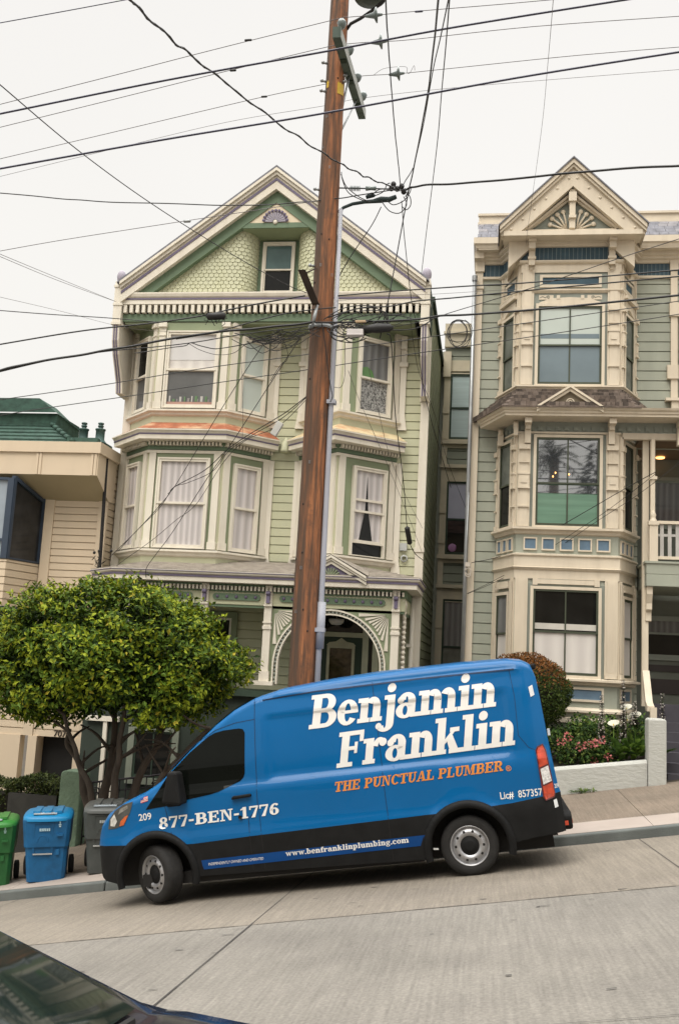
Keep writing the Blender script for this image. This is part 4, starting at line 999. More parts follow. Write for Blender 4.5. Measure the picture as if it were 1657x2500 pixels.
b = MB(); b.box(-16, -9.99, W3-.06, W3-.03, .66, .70); b.build('lower_window_rail', mat('alu', (.4, .4, .4), .4), H3)
b = MB(); b.box(-9.60, -8.76, W3+.3, W3+.35, -4.6, -1.75); b.box(-16, -10.6, W3+.2, W3+.25, -4.6, -1.75); b.build('garage_door', M_black, H3)
cu = bpy.data.curves.new('house_number', 'FONT'); cu.body = '707'; cu.size = .19; cu.extrude = .004; cu.align_x = 'CENTER'; cu.offset = .004
to = bpy.data.objects.new('house_number_curve', cu); COL.objects.link(to)
def text_mesh(cu, to, name, m, parent, M, local=False):
    bpy.context.view_layer.update()
    me = bpy.data.meshes.new_from_object(to.evaluated_get(bpy.context.evaluated_depsgraph_get())); me.name = name
    me.transform(M); me.materials.clear(); me.materials.append(m)
    o = bpy.data.objects.new(name, me); COL.objects.link(o)
    if local: o.parent = parent
    else: keep(o, parent)
    bpy.data.objects.remove(to); bpy.data.curves.remove(cu); return o
text_mesh(cu, to, 'house_number', mat('number_brown', (.05, .035, .025), .5), H3, Matrix.Translation((-9.10, W3-.01, -1.735))@Matrix.Rotation(math.radians(90), 4, 'X'))
# green hipped roof, its ridge box and two roof vents
b = MB()
def hipcourse(n, x_e, x_r, z0, z1, y0, y1):
    for i in range(n):
        t0, t1 = i/n, (i+1)/n
        xa, xb = x_e+(x_r-x_e)*t0, x_e+(x_r-x_e)*t1; ya, yb = y0+(y1-y0)*t0, y0+(y1-y0)*t1; za, zb = z0+(z1-z0)*t0, z0+(z1-z0)*t1
        b.add([(-16, ya-.02, za+.025), (xa+.02, ya-.02, za+.025), (xb, yb, zb), (-16, yb, zb), (-16, ya-.02, za), (xa+.02, ya-.02, za)], [(0, 1, 2, 3), (4, 5, 1, 0)])
        b.add([(xa+.02, ya-.02, za+.025), (xa+.02, 24.4, za+.025), (xb, 24.4, zb), (xb, yb, zb), (xa+.02, ya-.02, za), (xa+.02, 24.4, za)], [(0, 1, 2, 3), (4, 5, 1, 0)])
hipcourse(8, -9.15, -10.75, 4.60, 5.62, 20.3, 21.9)
rf = b.build('roof', [M_groof], H3)
b = MB()
for i in range(9):
    t = i/9; t1 = (i+1)/9
    b.tube([(-9.13-1.6*t, 20.28+1.6*t, 4.66+1.02*t), (-9.13-1.6*t1, 20.28+1.6*t1, 4.63+1.02*t1)], .055, 6)
b.build('hip_ridge', M_groof, rf)
b = MB(); b.box(-13, -10.05, 21.3, 22.6, 5.0, 5.55); b.add([(-13, 21.2, 5.55), (-10.03, 21.2, 5.55), (-10.03, 22.6, 5.45), (-10.4, 22.0, 5.85), (-10.5, 21.25, 5.9), (-13, 21.25, 5.9)], [(0, 1, 4, 5), (1, 2, 3, 4), (5, 4, 3)])
b.build('ridge_box', M_groof, rf)
b = MB(); b.box(-9.3, -8.62, 20.35, 21.2, 4.60, 4.72); b.mold([(-9.3, 20.33), (-8.60, 20.33), (-8.60, 21.2)], [(0, 4.6), (.02, 4.66), (0, 4.76), (-.1, 4.78)]); b.build('roof_edge', M_groof, rf)
for x in (-9.05, -8.66):
    b = MB(); b.lathe([(.16, -.02), (.12, .03), (.10, .06), (.10, .27), (.115, .27), (.115, .30), (.05, .31), (.05, .35), (.065, .35), (.065, .38), (.045, .385), (.045, .41), (.065, .41), (.065, .44), (.0, .46)], (x, 20.6, 4.72), (0, 0, 1), 18)
    b.build('roof_vent', mat('vent_green', (.05, .10, .09), .45, .15), rf)
b = MB(); b.tube([(-8.46, 20.6, 4.5), (-8.46, 20.75, 2), (-8.46, 20.75, -3)], .04, 6); b.build('downpipe', M_black, H3)
# ------------------------------------------------------------------ the blue van
VA = math.atan(.63/3.79)
VAN = thing('cargo_van', 'bright blue plumbing van with white lettering, parked nose downhill at the far kerb', 'van', (-3.90, 12.3, -2.945))
VAN.rotation_euler = (0, -VA, 0)
paint = mat('van_blue', (.0, .098, .275), .38, .05, 1.2, coat=.38, spec=.12, coatrough=.03)
plast = mat('van_black_plastic', (.010, .010, .010), .62, .2, 6, spec=.16, bump=.05, bscale=200)
vglass = mat('van_glass', (.004, .005, .004), .05, .2, coat=.08, spec=.10)
rubber = mat('tyre_rubber', (.016, .015, .014), .85, .25, 9, bump=.15)
seamm = mat('panel_gap', (.004, .02, .06), .7, .1)
steel = mat('steel_rim', (.42, .42, .43), .35, .12, 7, metal=.75, dirt=(.2, .17, .14), dirt_amt=.5, dirt_scale=6)
VW = 1.03; VC = 1.03
Hc = [(-.795, .60), (-.775, .80), (-.73, .98), (-.60, 1.12), (-.35, 1.245), (-.09, 1.33), (.10, 1.43), (.16, 1.47), (.52, 1.775), (.88, 2.06), (1.14, 2.225), (1.41, 2.34), (1.72, 2.405), (2.3, 2.45), (2.92, 2.475), (4.0, 2.475), (4.60, 2.455), (4.78, 2.42), (4.87, 2.36), (4.91, 2.20), (4.935, 1.6), (4.975, 1.0), (5.0, .8)]
def lerp(tab, x):
    if x <= tab[0][0]: return tab[0][1]
    for (a, p), (b, q) in zip(tab, tab[1:]):
        if x <= b: return p+(q-p)*(x-a)/(b-a)
    return tab[-1][1]
def vH(u): return lerp(Hc, u)
def sstep(a, b, x): t = max(0, min(1, (x-a)/(b-a))); return t*t*(3-2*t)
Wp = [(-.80, .70), (-.76, .79), (-.66, .86), (-.5, .915), (-.35, .945), (-.15, .972), (.1, .99), (.5, 1), (4.70, 1), (4.82, .985), (4.90, .955), (4.96, .91), (5.02, .86)]
Wv = [(.2, .985), (.45, 1.01), (.70, 1.03), (.76, 1.03), (.82, 1.018), (1.0, 1.02), (1.22, 1.026), (1.27, 1.024), (1.345, .992), (1.6, .985), (1.9, .952), (2.1, .925), (2.3, .880), (2.5, .84)]
WHEELS = (.02, 3.86)
def vside(u, v):
    """half width of the body at length u and height v"""
    x = lerp(Wv, v)*lerp(Wp, u)
    rec = sstep(1.50, 1.62, u)*(1-sstep(4.44, 4.56, u))*sstep(1.33, 1.37, v)*(1-sstep(2.06, 2.12, v)); x -= .022*rec
    for c in WHEELS:
        r = math.hypot(u-c, v-.33); x += .016*sstep(.46, .50, r)*(1-sstep(.56, .60, r))
    x += .012*math.exp(-((v-2.33)/.02)**2) if 1.4 < u < 4.7 else 0
    # the flank ahead of the arch and the scoop behind it
    return x
def vclad(u): return lerp([(-.80, .735), (-.24, .725), (.53, .675), (1.23, .70), (3.5, .75), (4.4, .785), (5.0, .85)], u)
def vbase(u):
    z = lerp([(-.80, .42), (-.72, .31), (-.5, .265), (.6, .285), (3.4, .235), (4.27, .32), (4.64, .375), (5.02, .40)], u)
    for c in WHEELS:
        d = .455**2-(u-c)**2
        if d > 0: z = max(z, .33+math.sqrt(d))
    return z
def V(u, v, off=0, side=-1): return (u, VC+side*(vside(u, v)+off), v)
us = [-.795, -.785, -.77, -.745, -.71, -.66, -.60]+[-.52+.035*i for i in range(0, 152)]+[4.83, 4.86, 4.885, 4.905, 4.92, 4.94, 4.96, 4.98, 5.0]
us = sorted(u for u in us if u <= 5.0)
def skin(levels_of, name, m, roof, parent, smooth=True):
    b = MB(); cols = []
    for u in us:
        row = []
        lv = levels_of(u)
        for v in lv: row.append((vside(u, v), v))
        if roof:
            h = vH(u); hw, v = row[-1]; cr = .03
            for k in range(1, 6):
                t = math.pi/2*k/5; row.append((hw-.14*(1-math.cos(t))*min(1, hw/.6), v+(h-v)*math.sin(t)))
            hw2 = row[-1][0]
            for k in (.66, .33, 0): row.append((hw2*k, h+cr*(1-k*k)))
        cols.append(row)
    n = len(cols[0])
    for side in (-1, 1):
        o = len(b.v); vs = [(u, VC+side*hw, v) for u, row in zip(us, cols) for hw, v in row]
        fs = []
        for i in range(len(us)-1):
            for j in range(n-1):
                a = [i*n+j, (i+1)*n+j, (i+1)*n+j+1, i*n+j+1]
                if abs(cols[i][j][1]-cols[i][j+1][1])+abs(cols[i+1][j][1]-cols[i+1][j+1][1])+abs(cols[i][j][0]-cols[i][j+1][0]) < 1e-5: continue
                fs.append(a if side < 0 else a[::-1])
        b.add(vs, fs, smooth)
        for e in (0, len(us)-1):   # close the ends across the body
            if side < 0:
                ring = [e*n+j for j in range(n)]
                hw = [cols[e][j] for j in range(n)]; u = us[e]
                for j in range(n-1): b.add([(u, VC-hw[j][0], hw[j][1]), (u, VC+hw[j][0], hw[j][1]), (u, VC+hw[j+1][0], hw[j+1][1]), (u, VC-hw[j+1][0], hw[j+1][1])], [(0, 1, 2, 3)])
    o = b.build(name, m, parent, local=True)
    return o
LV = [.0, .03, .07, .12, .2, .3, .4, .5, .56, .585, .61, .635, .66, .72, .8, .9, 1.0, 1.1, 1.2, 1.28, 1.33, 1.36, 1.40, 1.44, 1.5, 1.55, 1.58, 1.60, 1.62, 1.64]
def body_levels(u):
    lo = max(vclad(u), vbase(u)); hi = max(lo+.001, vH(u)-(.09 if u < 4.9 else .02))
    return [min(lo+t, lo+(hi-lo)*(.9+.1*i/len(LV))) for i, t in enumerate(LV)][:-1]+[hi]
def clad_levels(u):
    lo = vbase(u); hi = max(lo+.0005, vclad(u)); return [lo+(hi-lo)*t for t in (0, .1, .3, .5, .7, .9, 1)]
body = skin(body_levels, 'body', paint, True, VAN)
clad = skin(clad_levels, 'lower_cladding', plast, False, VAN)
def conform(name, poly, m, parent, off=.004, du=.12, dv=.06, sides=(-1,), thick=False):
    """flat outline (u, v) laid on the body side"""
    polys = poly if isinstance(poly[0][0], (list, tuple)) else [poly]
    bm = bmesh.new()
    for k, pl in enumerate(polys):
        vs = [bm.verts.new((u, 0, v)) for u, v in pl]
        f = bm.faces.new(vs)
    bmesh.ops.triangulate(bm, faces=bm.faces[:])
    us_ = [v.co.x for v in bm.verts]; vs_ = [v.co.z for v in bm.verts]
    def cut(lo, hi, d, no):
        t = math.ceil(lo/d)*d
        while t < hi:
            g = bm.verts[:]+bm.edges[:]+bm.faces[:]
            bmesh.ops.bisect_plane(bm, geom=g, plane_co=(no[0]*t, 0, no[2]*t), plane_no=no); t += d
    cut(min(us_), max(us_), du, (1, 0, 0)); cut(min(vs_), max(vs_), dv, (0, 0, 1))
    for s in sides:
        pass
    for v in bm.verts:
        u, z = v.co.x, v.co.z; v.co = V(u, z, off, sides[0])
    for f in bm.faces:
        f.normal_update(); f.smooth = False
        if f.normal.y > 0: f.normal_flip()
    me = bpy.data.meshes.new(name); bm.to_mesh(me); bm.free(); me.materials.append(m)
    o = bpy.data.objects.new(name, me); COL.objects.link(o); o.parent = parent; return o
def ribbon(pts, wd):
    out = []
    for (a, b_), (c, d) in zip(pts, pts[1:]):
        l = math.hypot(c-a, d-b_) or 1; nx, ny = -(d-b_)/l*wd/2, (c-a)/l*wd/2
        out.append([(a+nx, b_+ny), (c+nx, d+ny), (c-nx, d-ny), (a-nx, b_-ny)])
    return out
winp = [(-.06, 1.13), (.06, 1.27), (.24, 1.50), (.55, 1.76), (.80, 1.93), (.88, 1.965), (1.0, 1.985), (1.20, 1.99), (1.25, 1.975), (1.27, 1.93), (1.235, 1.45), (1.215, 1.40), (1.17, 1.36), (.90, 1.262), (.80, 1.24), (.5, 1.205), (.2, 1.15)]
conform('side_window', winp, vglass, VAN, .004)
b = MB(); b.tube([(.70, .55, 1.5), (1.1, .62, 1.92)], .03, 6)
# windscreen, over the nose of the cab
b = MB(); rows = []
for i in range(13):
    u = .13+(1.30-.13)*i/12; h = vH(u); hw = vside(u, h-.12)-.13
    rows.append([(u-.006, VC+hw*k, h+.008+.03*(1-k*k)) for k in (-1, -.66, -.33, 0, .33, .66, 1)])
vs = [p for r in rows for p in r]; b.add(vs, [(i*7+j, i*7+j+1, (i+1)*7+j+1, (i+1)*7+j) for i in range(12) for j in range(6)], True)
b.build('windscreen', vglass, VAN, local=True)
# panel gaps and swages
gaps = []
gaps += ribbon([(.19, 1.16), (.22, 1.0), (.255, .83), (.27, .75)], .008)
gaps += ribbon([(1.42, 2.33), (1.405, 2.08), (1.385, 1.6), (1.37, 1.2), (1.365, 1.0), (1.30, .96), (1.235, .90), (1.235, .74)], .007)
gaps += ribbon([(1.405, 2.08), (1.15, 2.06), (.9, 2.0), (.62, 1.85), (.3, 1.60)], .007)
gaps += ribbon([(1.375, .98), (1.38, .74)], .006)
gaps += ribbon([(2.92, 2.37), (2.93, 1.6), (2.935, 1.0), (2.94, .78)], .007)
gaps += ribbon([(4.60, 2.33), (4.62, 2.0), (4.60, 1.55), (4.70, 1.40), (4.78, 1.36)], .006)
gaps += ribbon([(1.52, 2.30), (2.2, 2.335), (3.5, 2.345), (4.66, 2.33)], .018)
conform('panel_gaps', gaps, seamm, body, .0025, .2, .08)
conform('panel_gaps', ribbon([(1.38, .72), (1.38, .3)], .006)+ribbon([(2.94, .76), (2.94, .26)], .006)+ribbon([(1.235, .71), (1.235, .3)], .006), M_black, clad, .0025)
conform('sill_stripe', [(.60, .47), (.615, .36), (3.37, .40), (3.38, .52)], mat('stripe_blue', (.0, .045, .18), .4, .1, 3, coat=.2, spec=.2), VAN, .003)
conform('fuel_flap', [(3.43, .36), (3.49, .355), (3.49, .335), (3.43, .34)], mat('chrome_white', (.6, .6, .58), .3), VAN, .004)
# arches
for c in WHEELS:
    b = MB(); n = 26
    for k in range(n):
        P_ = []
        for kk in (k, k+1):
            t = math.radians(-14+208*kk/n)
            for r, off in ((.455, .0), (.455, .035), (.49, .045), (.535, .03), (.545, .0)):
                u, v = c+r*math.cos(t), .33+r*math.sin(t); v = max(v, .2); x = vside(max(-.72, min(4.98, u)), v)+off; P_.append((u, VC-x, v))
        b.add(P_, [(j, j+5, j+6, j+1) for j in range(4)], True)
    b.build('wheel_arch', plast, VAN, local=True)
b = MB(); b.box(-.55, 4.85, .34, 1.72, .20, .95); b.box(-.2, 3.3, .14, 1.92, .20, .34); b.box(4.3, 4.9, .14, 1.92, .36, .6); b.build('underbody', M_black, VAN, local=True)
def wheel(u, y0, ang, out=-1):
    b = MB(); R_ = .345
    prof = [(.225, -.11), (.235, -.118), (.30, -.122), (.328, -.105), (.343, -.085), (.345, -.04), (.345, .04), (.343, .085), (.328, .105), (.30, .122), (.225, .11)]
    b.lathe(prof, (0, 0, 0), (0, 1, 0), 40)
    for k in range(3):
        h = -.05+.05*k; b.lathe([(.346, h-.006), (.3475, h), (.346, h+.006)], (0, 0, 0), (0, 1, 0), 40)
    o = b.build('wheel', rubber, VAN, local=True); o.location = (u, y0, .345); o.rotation_euler = (0, 0, ang)
    r = MB(); r.lathe([(.232, -.112), (.228, -.118), (.218, -.112), (.205, -.085), (.198, -.074), (.19, -.072), (.174, -.098), (.150, -.104), (.128, -.100), (.114, -.086), (.10, -.082), (0, -.082)], (0, 0, 0), (0, 1, 0), 40)
    r.build('rim', steel, o, local=True)
    h = MB()
    for k in range(10):
        t = 2*math.pi*k/10; h.lathe([(.0, -.1035), (.0165, -.1035), (.0165, -.090)], (.164*math.cos(t), 0, .164*math.sin(t)), (0, 1, 0), 10)
    h.build('rim_hole', M_black, o, local=True)
    q = MB(); q.lathe([(.116, -.084), (.105, -.089), (.075, -.091), (.07, -.097), (.045, -.100), (0, -.100)], (0, 0, 0), (0, 1, 0), 24); q.build('hub', plast, o, local=True)
    return o
wheel(.02, .18, math.radians(-36)); wheel(3.86, .155, 0)
for u in WHEELS:
    b = MB(); b.lathe([(0, -.1), (.3, -.1), (.345, -.08), (.345, .08), (.3, .1), (0, .1)], (0, 0, 0), (0, 1, 0), 24); o = b.build('wheel', rubber, VAN, local=True); o.location = (u, 1.9, .345)
# front corner: headlamp
hl = conform('headlight', [(-.60, .93), (-.565, 1.06), (-.48, 1.15), (-.36, 1.215), (-.22, 1.245), (-.27, 1.12), (-.37, .965), (-.50, .935)], mat('lamp_dark_glass', (.05, .05, .045), .08, .3, 8, coat=1), VAN, .005, .05)
conform('reflector', [(-.56, .97), (-.55, 1.05), (-.49, 1.11), (-.46, 1.02), (-.50, .96)], mat('lamp_silver', (.75, .74, .7), .2, .3, 30, metal=.5), hl, .008, .05)
conform('reflector', [(-.44, 1.10), (-.40, 1.17), (-.30, 1.205), (-.29, 1.17)], mat('lamp_grey', (.3, .29, .26), .2, .3, 30, metal=.5), hl, .008, .05)
conform('indicator', [(-.43, .962), (-.41, 1.02), (-.34, 1.075), (-.30, 1.085), (-.37, .97)], mat('amber', (.55, .10, .015), .15, .2, 20, coat=1), hl, .009, .05)
# tail lamp in three fields
tl = conform('tail_light', [(4.775, 1.36), (4.80, 1.40), (4.87, 1.425), (4.90, 1.35), (4.935, .84), (4.92, .80), (4.81, .775), (4.785, .82)], mat('lamp_dark_red', (.10, .01, .008), .1, .2, 8, coat=1), VAN, .012, .03)
conform('red_lens', [[(4.79, 1.345), (4.81, 1.385), (4.865, 1.405), (4.885, 1.34), (4.897, 1.19), (4.79, 1.16)], [(4.80, .94), (4.92, .97), (4.925, .85), (4.91, .815), (4.815, .79), (4.80, .83)]], mat('lamp_red', (.46, .045, .012), .12, .3, 16, coat=1), tl, .016, .03)
conform('clear_lens', [(4.80, 1.14), (4.895, 1.17), (4.913, .99), (4.81, .96)], mat('lamp_clear', (.62, .60, .58), .15, .4, 40, coat=1), tl, .016, .03)
# rear doors: small reflective marks, roof lip, bumper
conform('hinge_mark', [[(4.80, 2.10), (4.85, 2.12), (4.86, 2.0), (4.81, 1.98)], [(4.90, .77), (4.94, .78), (4.95, .69), (4.905, .68)]], mat('mark_white', (.65, .66, .66), .3), VAN, .007, .03)
b = MB(); b.xprism([(.2, .40), (.16, .44), (.15, .56), (.20, .62), (1.86, .62), (1.91, .56), (1.90, .44), (1.86, .40)], 4.96, 5.09); b.build('rear_bumper', plast, VAN, local=True, bevel=.03)
b = MB(); b.box(5.088, 5.094, .19, .25, .47, .52); b.cut(); b.box(4.99, 5.04, .143, .15, .46, .51); b.build('rear_reflector', mat('lamp_red', (1, 0, 0)), VAN, local=True)
b = MB(); b.box(4.84, 4.93, .30, 1.76, 2.30, 2.37); b.build('roof_lip', plast, VAN, local=True, bevel=.02)
b = MB(); b.box(4.90, 4.945, .38, 1.68, 1.25, 2.1); b.build('rear_window', vglass, VAN, local=True, bevel=.01)
b = MB(); b.box(4.955, 4.985, .24, .27, 1.5, 1.58); b.build('door_hinge', mat('mark_white', (1, 1, 1)), VAN, local=True)
# mirror, handle, lock
b = MB(); b.hexa([(.20, -.16, 1.20), (.46, -.20, 1.16), (.50, .0, 1.16), (.24, .02, 1.20), (.31, -.16, 1.57), (.44, -.20, 1.56), (.47, -.02, 1.55), (.33, .0, 1.57)]); b.box(.22, .42, -.05, .12, 1.14, 1.22)
b.build('wing_mirror', plast, VAN, local=True, bevel=.03)
b = MB(); b.hexa([(1.05, -.045, 1.15), (1.30, -.045, 1.165), (1.30, .03, 1.165), (1.05, .03, 1.15), (1.07, -.05, 1.19), (1.30, -.05, 1.20), (1.30, .03, 1.2), (1.07, .03, 1.19)]); b.build('door_handle', plast, VAN, local=True, bevel=.012)
b = MB(); b.lathe([(0, 0), (.022, 0), (.025, -.012)], V(1.14, .93, .012), (0, 1, 0), 12); b.build('door_lock', M_black, VAN, local=True)
# ---- lettering: a small slab-serif alphabet (cap height 1)
S_, T_ = .235, .125
def Rr(a, b_, c, d): return [(a, b_), (c, b_), (c, d), (a, d)]
def Ar(cx, cy, rx, ry, tx, ty, a0, a1, n=18):
    n = max(4, int(n*abs(a1-a0)/360)+2); o = []; i_ = []
    out = []
    for k in range(n):
        t0 = math.radians(a0+(a1-a0)*k/n); t1 = math.radians(a0+(a1-a0)*(k+1)/n)
        f = lambda t, x, y: (cx+x*math.cos(t), cy+y*math.sin(t))
        out.append([f(t0, rx, ry), f(t1, rx, ry), f(t1, rx-tx, ry-ty), f(t0, rx-tx, ry-ty)])
    return out
def Dot(cx, cy, r, n=14): return [[(cx+r*math.cos(2*math.pi*k/n), cy+r*math.sin(2*math.pi*k/n)) for k in range(n)]]
def glyph(ch):
    S, T, X = S_, T_, .72; g = []; w = .7; A = lambda *a: g.append(Rr(*a))
    if ch == 'B':
        A(.07, 0, .07+S+.02, 1); A(-.03, 0, .07, T); A(-.03, 1-T, .07, 1); A(.30, 1-T, .46, 1); A(.30, .45, .48, .45+T); A(.30, 0, .48, T)
        g += Ar(.45, .725, .32, .275, S, T, -90, 90); g += Ar(.47, .285, .36, .285, S+.01, T, -90, 90); w = .86
    elif ch == 'F' or ch == 'E':
        A(.07, 0, .07+S, 1); A(-.03, 0, .07, T); A(-.03, 1-T, .07, 1); A(.3, 1-T, .74, 1); A(.62, .68, .74, 1-T); A(.3, .46, .5, .46+T-.02); A(.48, .36, .57, .68)
        if ch == 'F': A(.3, 0, .45, T); w = .78
        else: A(.3, 0, .76, T); A(.64, T, .76, .32); w = .82
    elif ch == 'e': g += Ar(.31, .36, .33, .38, S, .11, 2, 325); A(.11, .33, .62, .42); A(.42, .33, .64, .40); w = .66
    elif ch in 'nmrh':
        A(.05, 0, .05+S, X); A(-.03, 0, .05, T); A(-.04, X-T, .05, X); A(.28, 0, .35, T)
        if ch == 'r': g += Ar(.46, .42, .22, .30, .17, .14, 45, 165); g += Dot(.56, .575, .115); w = .66
        else:
            nn = 2 if ch == 'm' else 1
            for k in range(nn):
                x = .40+.43*k; A(x+.04, 0, x+.04+S, .46); g += Ar(x+.035, .44, .24, .29, S, .13, 0, 150); A(x-.03, 0, x+.04, T); A(x+.04+S, 0, x+.04+S+.07, T)
            w = .76+.43*(nn-1)
    elif ch in 'ij':
        if ch == 'i': A(.08, 0, .08+S, X); A(-.01, 0, .08, T); A(.08+S, 0, .40, T); A(-.01, X-T, .08, X); g += Dot(.18, .93, .135); w = .42
        else: A(.12, -.12, .12+S, X); A(.02, X-T, .12, X); g += Dot(.22, .93, .135); g += Ar(.08, -.12, .275, .22, S, .11, 195, 360); g += Dot(-.11, -.16, .095); w = .40
    elif ch == 'l': A(.08, 0, .08+S, 1.02); A(-.01, 0, .08, T); A(.08+S, 0, .40, T); A(-.01, 1.02-T, .08, 1.02); w = .42
    elif ch == 'a':
        g += Ar(.28, .21, .29, .23, S-.02, .09, 0, 360); A(.36, .06, .36+S, .52); g += Ar(.32, .48, .275, .26, S, .12, 0, 165); g += Dot(.13, .52, .105); A(.55, 0, .70, T); A(.45, 0, .56, .1); w = .72
    elif ch == 'k':
        A(.05, 0, .05+S, 1.02); A(-.04, 0, .05, T); A(-.04, 1.02-T, .05, 1.02); A(.28, 0, .34, T); g.append([(.28, .26), (.28, .40), (.50, X-.06), (.62, X-.06)]); g.append([(.33, .40), (.50, .52), (.72, .06), (.46, .06)]); A(.42, X-T, .70, X); A(.42, 0, .78, T); w = .78
    elif ch in '1lI':
        A(.16, 0, .16+S, 1); A(0, 0, .16, T); A(.16+S, 0, .52, T); g.append([(.0, .72), (.16, .78), (.16, 1), (.10, .88), (0, .84)]); w = .56
    elif ch == '7': A(0, 1-T-.02, .62, 1); A(0, .68, .10, 1-T); g.append([(.14, 0), (.40, 0), (.62, .88), (.50, .88)]); w = .66
    elif ch == '8': g += Ar(.32, .74, .28, .26, S-.04, .11, 0, 360); g += Ar(.32, .27, .32, .285, S-.02, .115, 0, 360); w = .67
    elif ch == '6': g += Ar(.32, .31, .32, .32, S, .115, 0, 360); g += Ar(.40, .42, .40, .58, S, .12, 75, 190); g += Dot(.50, .87, .10); w = .67
    elif ch == '-': A(0, .36, .36, .36+.17); w = .42
    elif ch == 'N': A(.09, 0, .20, 1); A(-.03, 0, .32, T-.02); A(-.03, 1-T+.02, .3, 1); A(.66, 0, .77, 1); A(.54, 1-T+.02, .88, 1); g.append([(.12, 1), (.34, 1), (.77, 0), (.62, 0)]); w = .90
    elif ch == 'T': A(.27, 0, .27+S, 1); A(.14, 0, .64, T); A(0, 1-T, .78, 1); A(0, .66, .10, 1-T); A(.68, .66, .78, 1-T); w = .80
    elif ch == 'H':
        for x in (.08, .56): A(x, 0, x+S, 1); A(x-.09, 0, x+S+.09, T); A(x-.09, 1-T, x+S+.09, 1)
        A(.3, .44, .57, .44+T); w = .90
    elif ch == 'P' or ch == 'R':
        A(.07, 0, .07+S, 1); A(-.03, 0, .42, T); A(-.03, 1-T, .07, 1); A(.3, 1-T, .44, 1); A(.3, .42, .44, .42+T); g += Ar(.43, .71, .33, .29, S, T, -90, 90); w = .80
        if ch == 'R': g.append([(.40, .44), (.62, .44), (.84, .08), (.60, .08)]); A(.56, 0, .92, T); w = .92
    elif ch == 'U': A(.07, .3, .07+S, 1); A(-.03, 1-T, .42, 1); A(.60, .3, .72, 1); A(.50, 1-T, .82, 1); g += Ar(.395, .32, .325, .33, S-.04, .13, 180, 360); w = .84
    elif ch == 'C': g += Ar(.42, .5, .42, .51, S, .12, 45, 318); A(.66, .68, .76, .98); w = .80
    elif ch == 'A': g.append([(.08, .06), (.20, .06), (.44, .9), (.36, 1)]); g.append([(.36, 1), (.56, 1), (.84, .06), (.58, .06)]); A(.2, .26, .66, .36); A(-.03, 0, .30, T); A(.48, 0, .94, T); w = .92
    elif ch == 'L': A(.07, 0, .07+S, 1); A(-.03, 0, .07, T); A(-.03, 1-T, .42, 1); A(.3, 0, .72, T); A(.61, T, .72, .36); w = .76
    elif ch == 'M':
        A(.09, 0, .19, 1); A(-.03, 0, .31, T); A(-.03, 1-T, .2, 1); A(.76, 0, .76+S, 1); A(.66, 0, 1.09, T); A(.9, 1-T, 1.09, 1); g.append([(.12, 1), (.36, 1), (.60, .15), (.50, .05)]); g.append([(.50, .05), (.58, .12), (.86, 1), (.76, 1)]); w = 1.12
    elif ch == 'w': g += [[(.04, X), (.26, X), (.38, .18), (.30, 0)], [(.30, 0), (.38, .0), (.56, X), (.48, X)], [(.44, X), (.62, X), (.74, .18), (.66, 0)], [(.66, 0), (.74, 0), (.96, X), (.86, X)]]; A(-.02, X-.1, .3, X); A(.78, X-.1, 1.02, X); w = 1.02
    elif ch == '.': g += Dot(.12, .1, .12); w = .28
    elif ch == 'b': A(.05, 0, .05+S, 1.02); A(-.04, 1.02-T, .05, 1.02); g += Ar(.36, .36, .33, .38, S, .11, 0, 360); w = .74
    elif ch == 'p': A(.05, -.3, .05+S, X); A(-.04, X-T, .05, X); A(-.04, -.3, .38, -.3+T); g += Ar(.36, .36, .33, .38, S, .11, 0, 360); w = .74
    elif ch == 'o': g += Ar(.33, .36, .35, .38, S, .11, 0, 360); w = .70
    elif ch == 'c': g += Ar(.33, .36, .35, .38, S, .11, 45, 320); g += Dot(.52, .55, .10); w = .64
    elif ch == 'u': A(.05, .25, .05+S, X); A(-.03, X-T, .05, X); A(.44, 0, .44+S, X); A(.36, X-T, .44, X); A(.66, 0, .75, T); g += Ar(.30, .26, .25, .28, S, .13, 180, 330); w = .78
    elif ch == 'f': A(.10, 0, .10+S, .75); A(0, 0, .44, T); A(0, X-T, .44, X); g += Ar(.33, .74, .23, .28, S-.03, .12, 50, 180); g += Dot(.45, .9, .09); w = .48
    elif ch == 'g': g += Ar(.31, .44, .31, .29, S, .10, 0, 360); g += Ar(.33, -.1, .33, .2, .17, .1, 0, 360); A(.5, X-.12, .72, X); A(.06, .02, .3, .13); w = .72
    elif ch == ' ': w = .34
    return g, w
def word(text, u0, u1, v0, v1, cap, shear, m, parent, name='lettering', off=.005, sp=.03, du=.05, dv=.03):
    """set text from (u0, v0) to (u1, v1) along its baseline"""
    polys = []; x = 0; lay = []
    for ch in text:
        g, wd = glyph(ch); lay.append((g, x)); x += wd+sp
    tot = x-sp; k = (u1-u0)/tot
    groups = []
    for g, xo in lay:
        for pl in g:
            q = []
            for px, py in pl:
                X_ = (px+xo)*k; q.append((u0+X_+shear*py*cap, v0+(v1-v0)*X_/(u1-u0)+py*cap))
            a = sum(q[i][0]*q[(i+1) % len(q)][1]-q[(i+1) % len(q)][0]*q[i][1] for i in range(len(q)))
            polys.append(q)
    # several shallow layers so that overlapping strokes never share a plane
    objs = []
    bmall = MB(); i = 0
    for pl in polys:
        i += 1
        o = conform('tmp', pl, m, parent, off+.00025*(i % 9), du, dv)
        me = o.data; bmall.add([v.co[:] for v in me.vertices], [p.vertices[:] for p in me.polygons]); bpy.data.objects.remove(o); bpy.data.meshes.remove(me)
    return bmall.build(name, m, parent, fix=False, local=True)
vinyl = mat('vinyl_white', (.74, .72, .68), .4, .04, 4, coat=.5)
vorange = mat('vinyl_orange', (.68, .235, .04), .4, .06, 4, coat=.5)
word('Benjamin', 2.085, 4.39, 1.885, 1.915, .405, .20, vinyl, VAN, sp=.01)
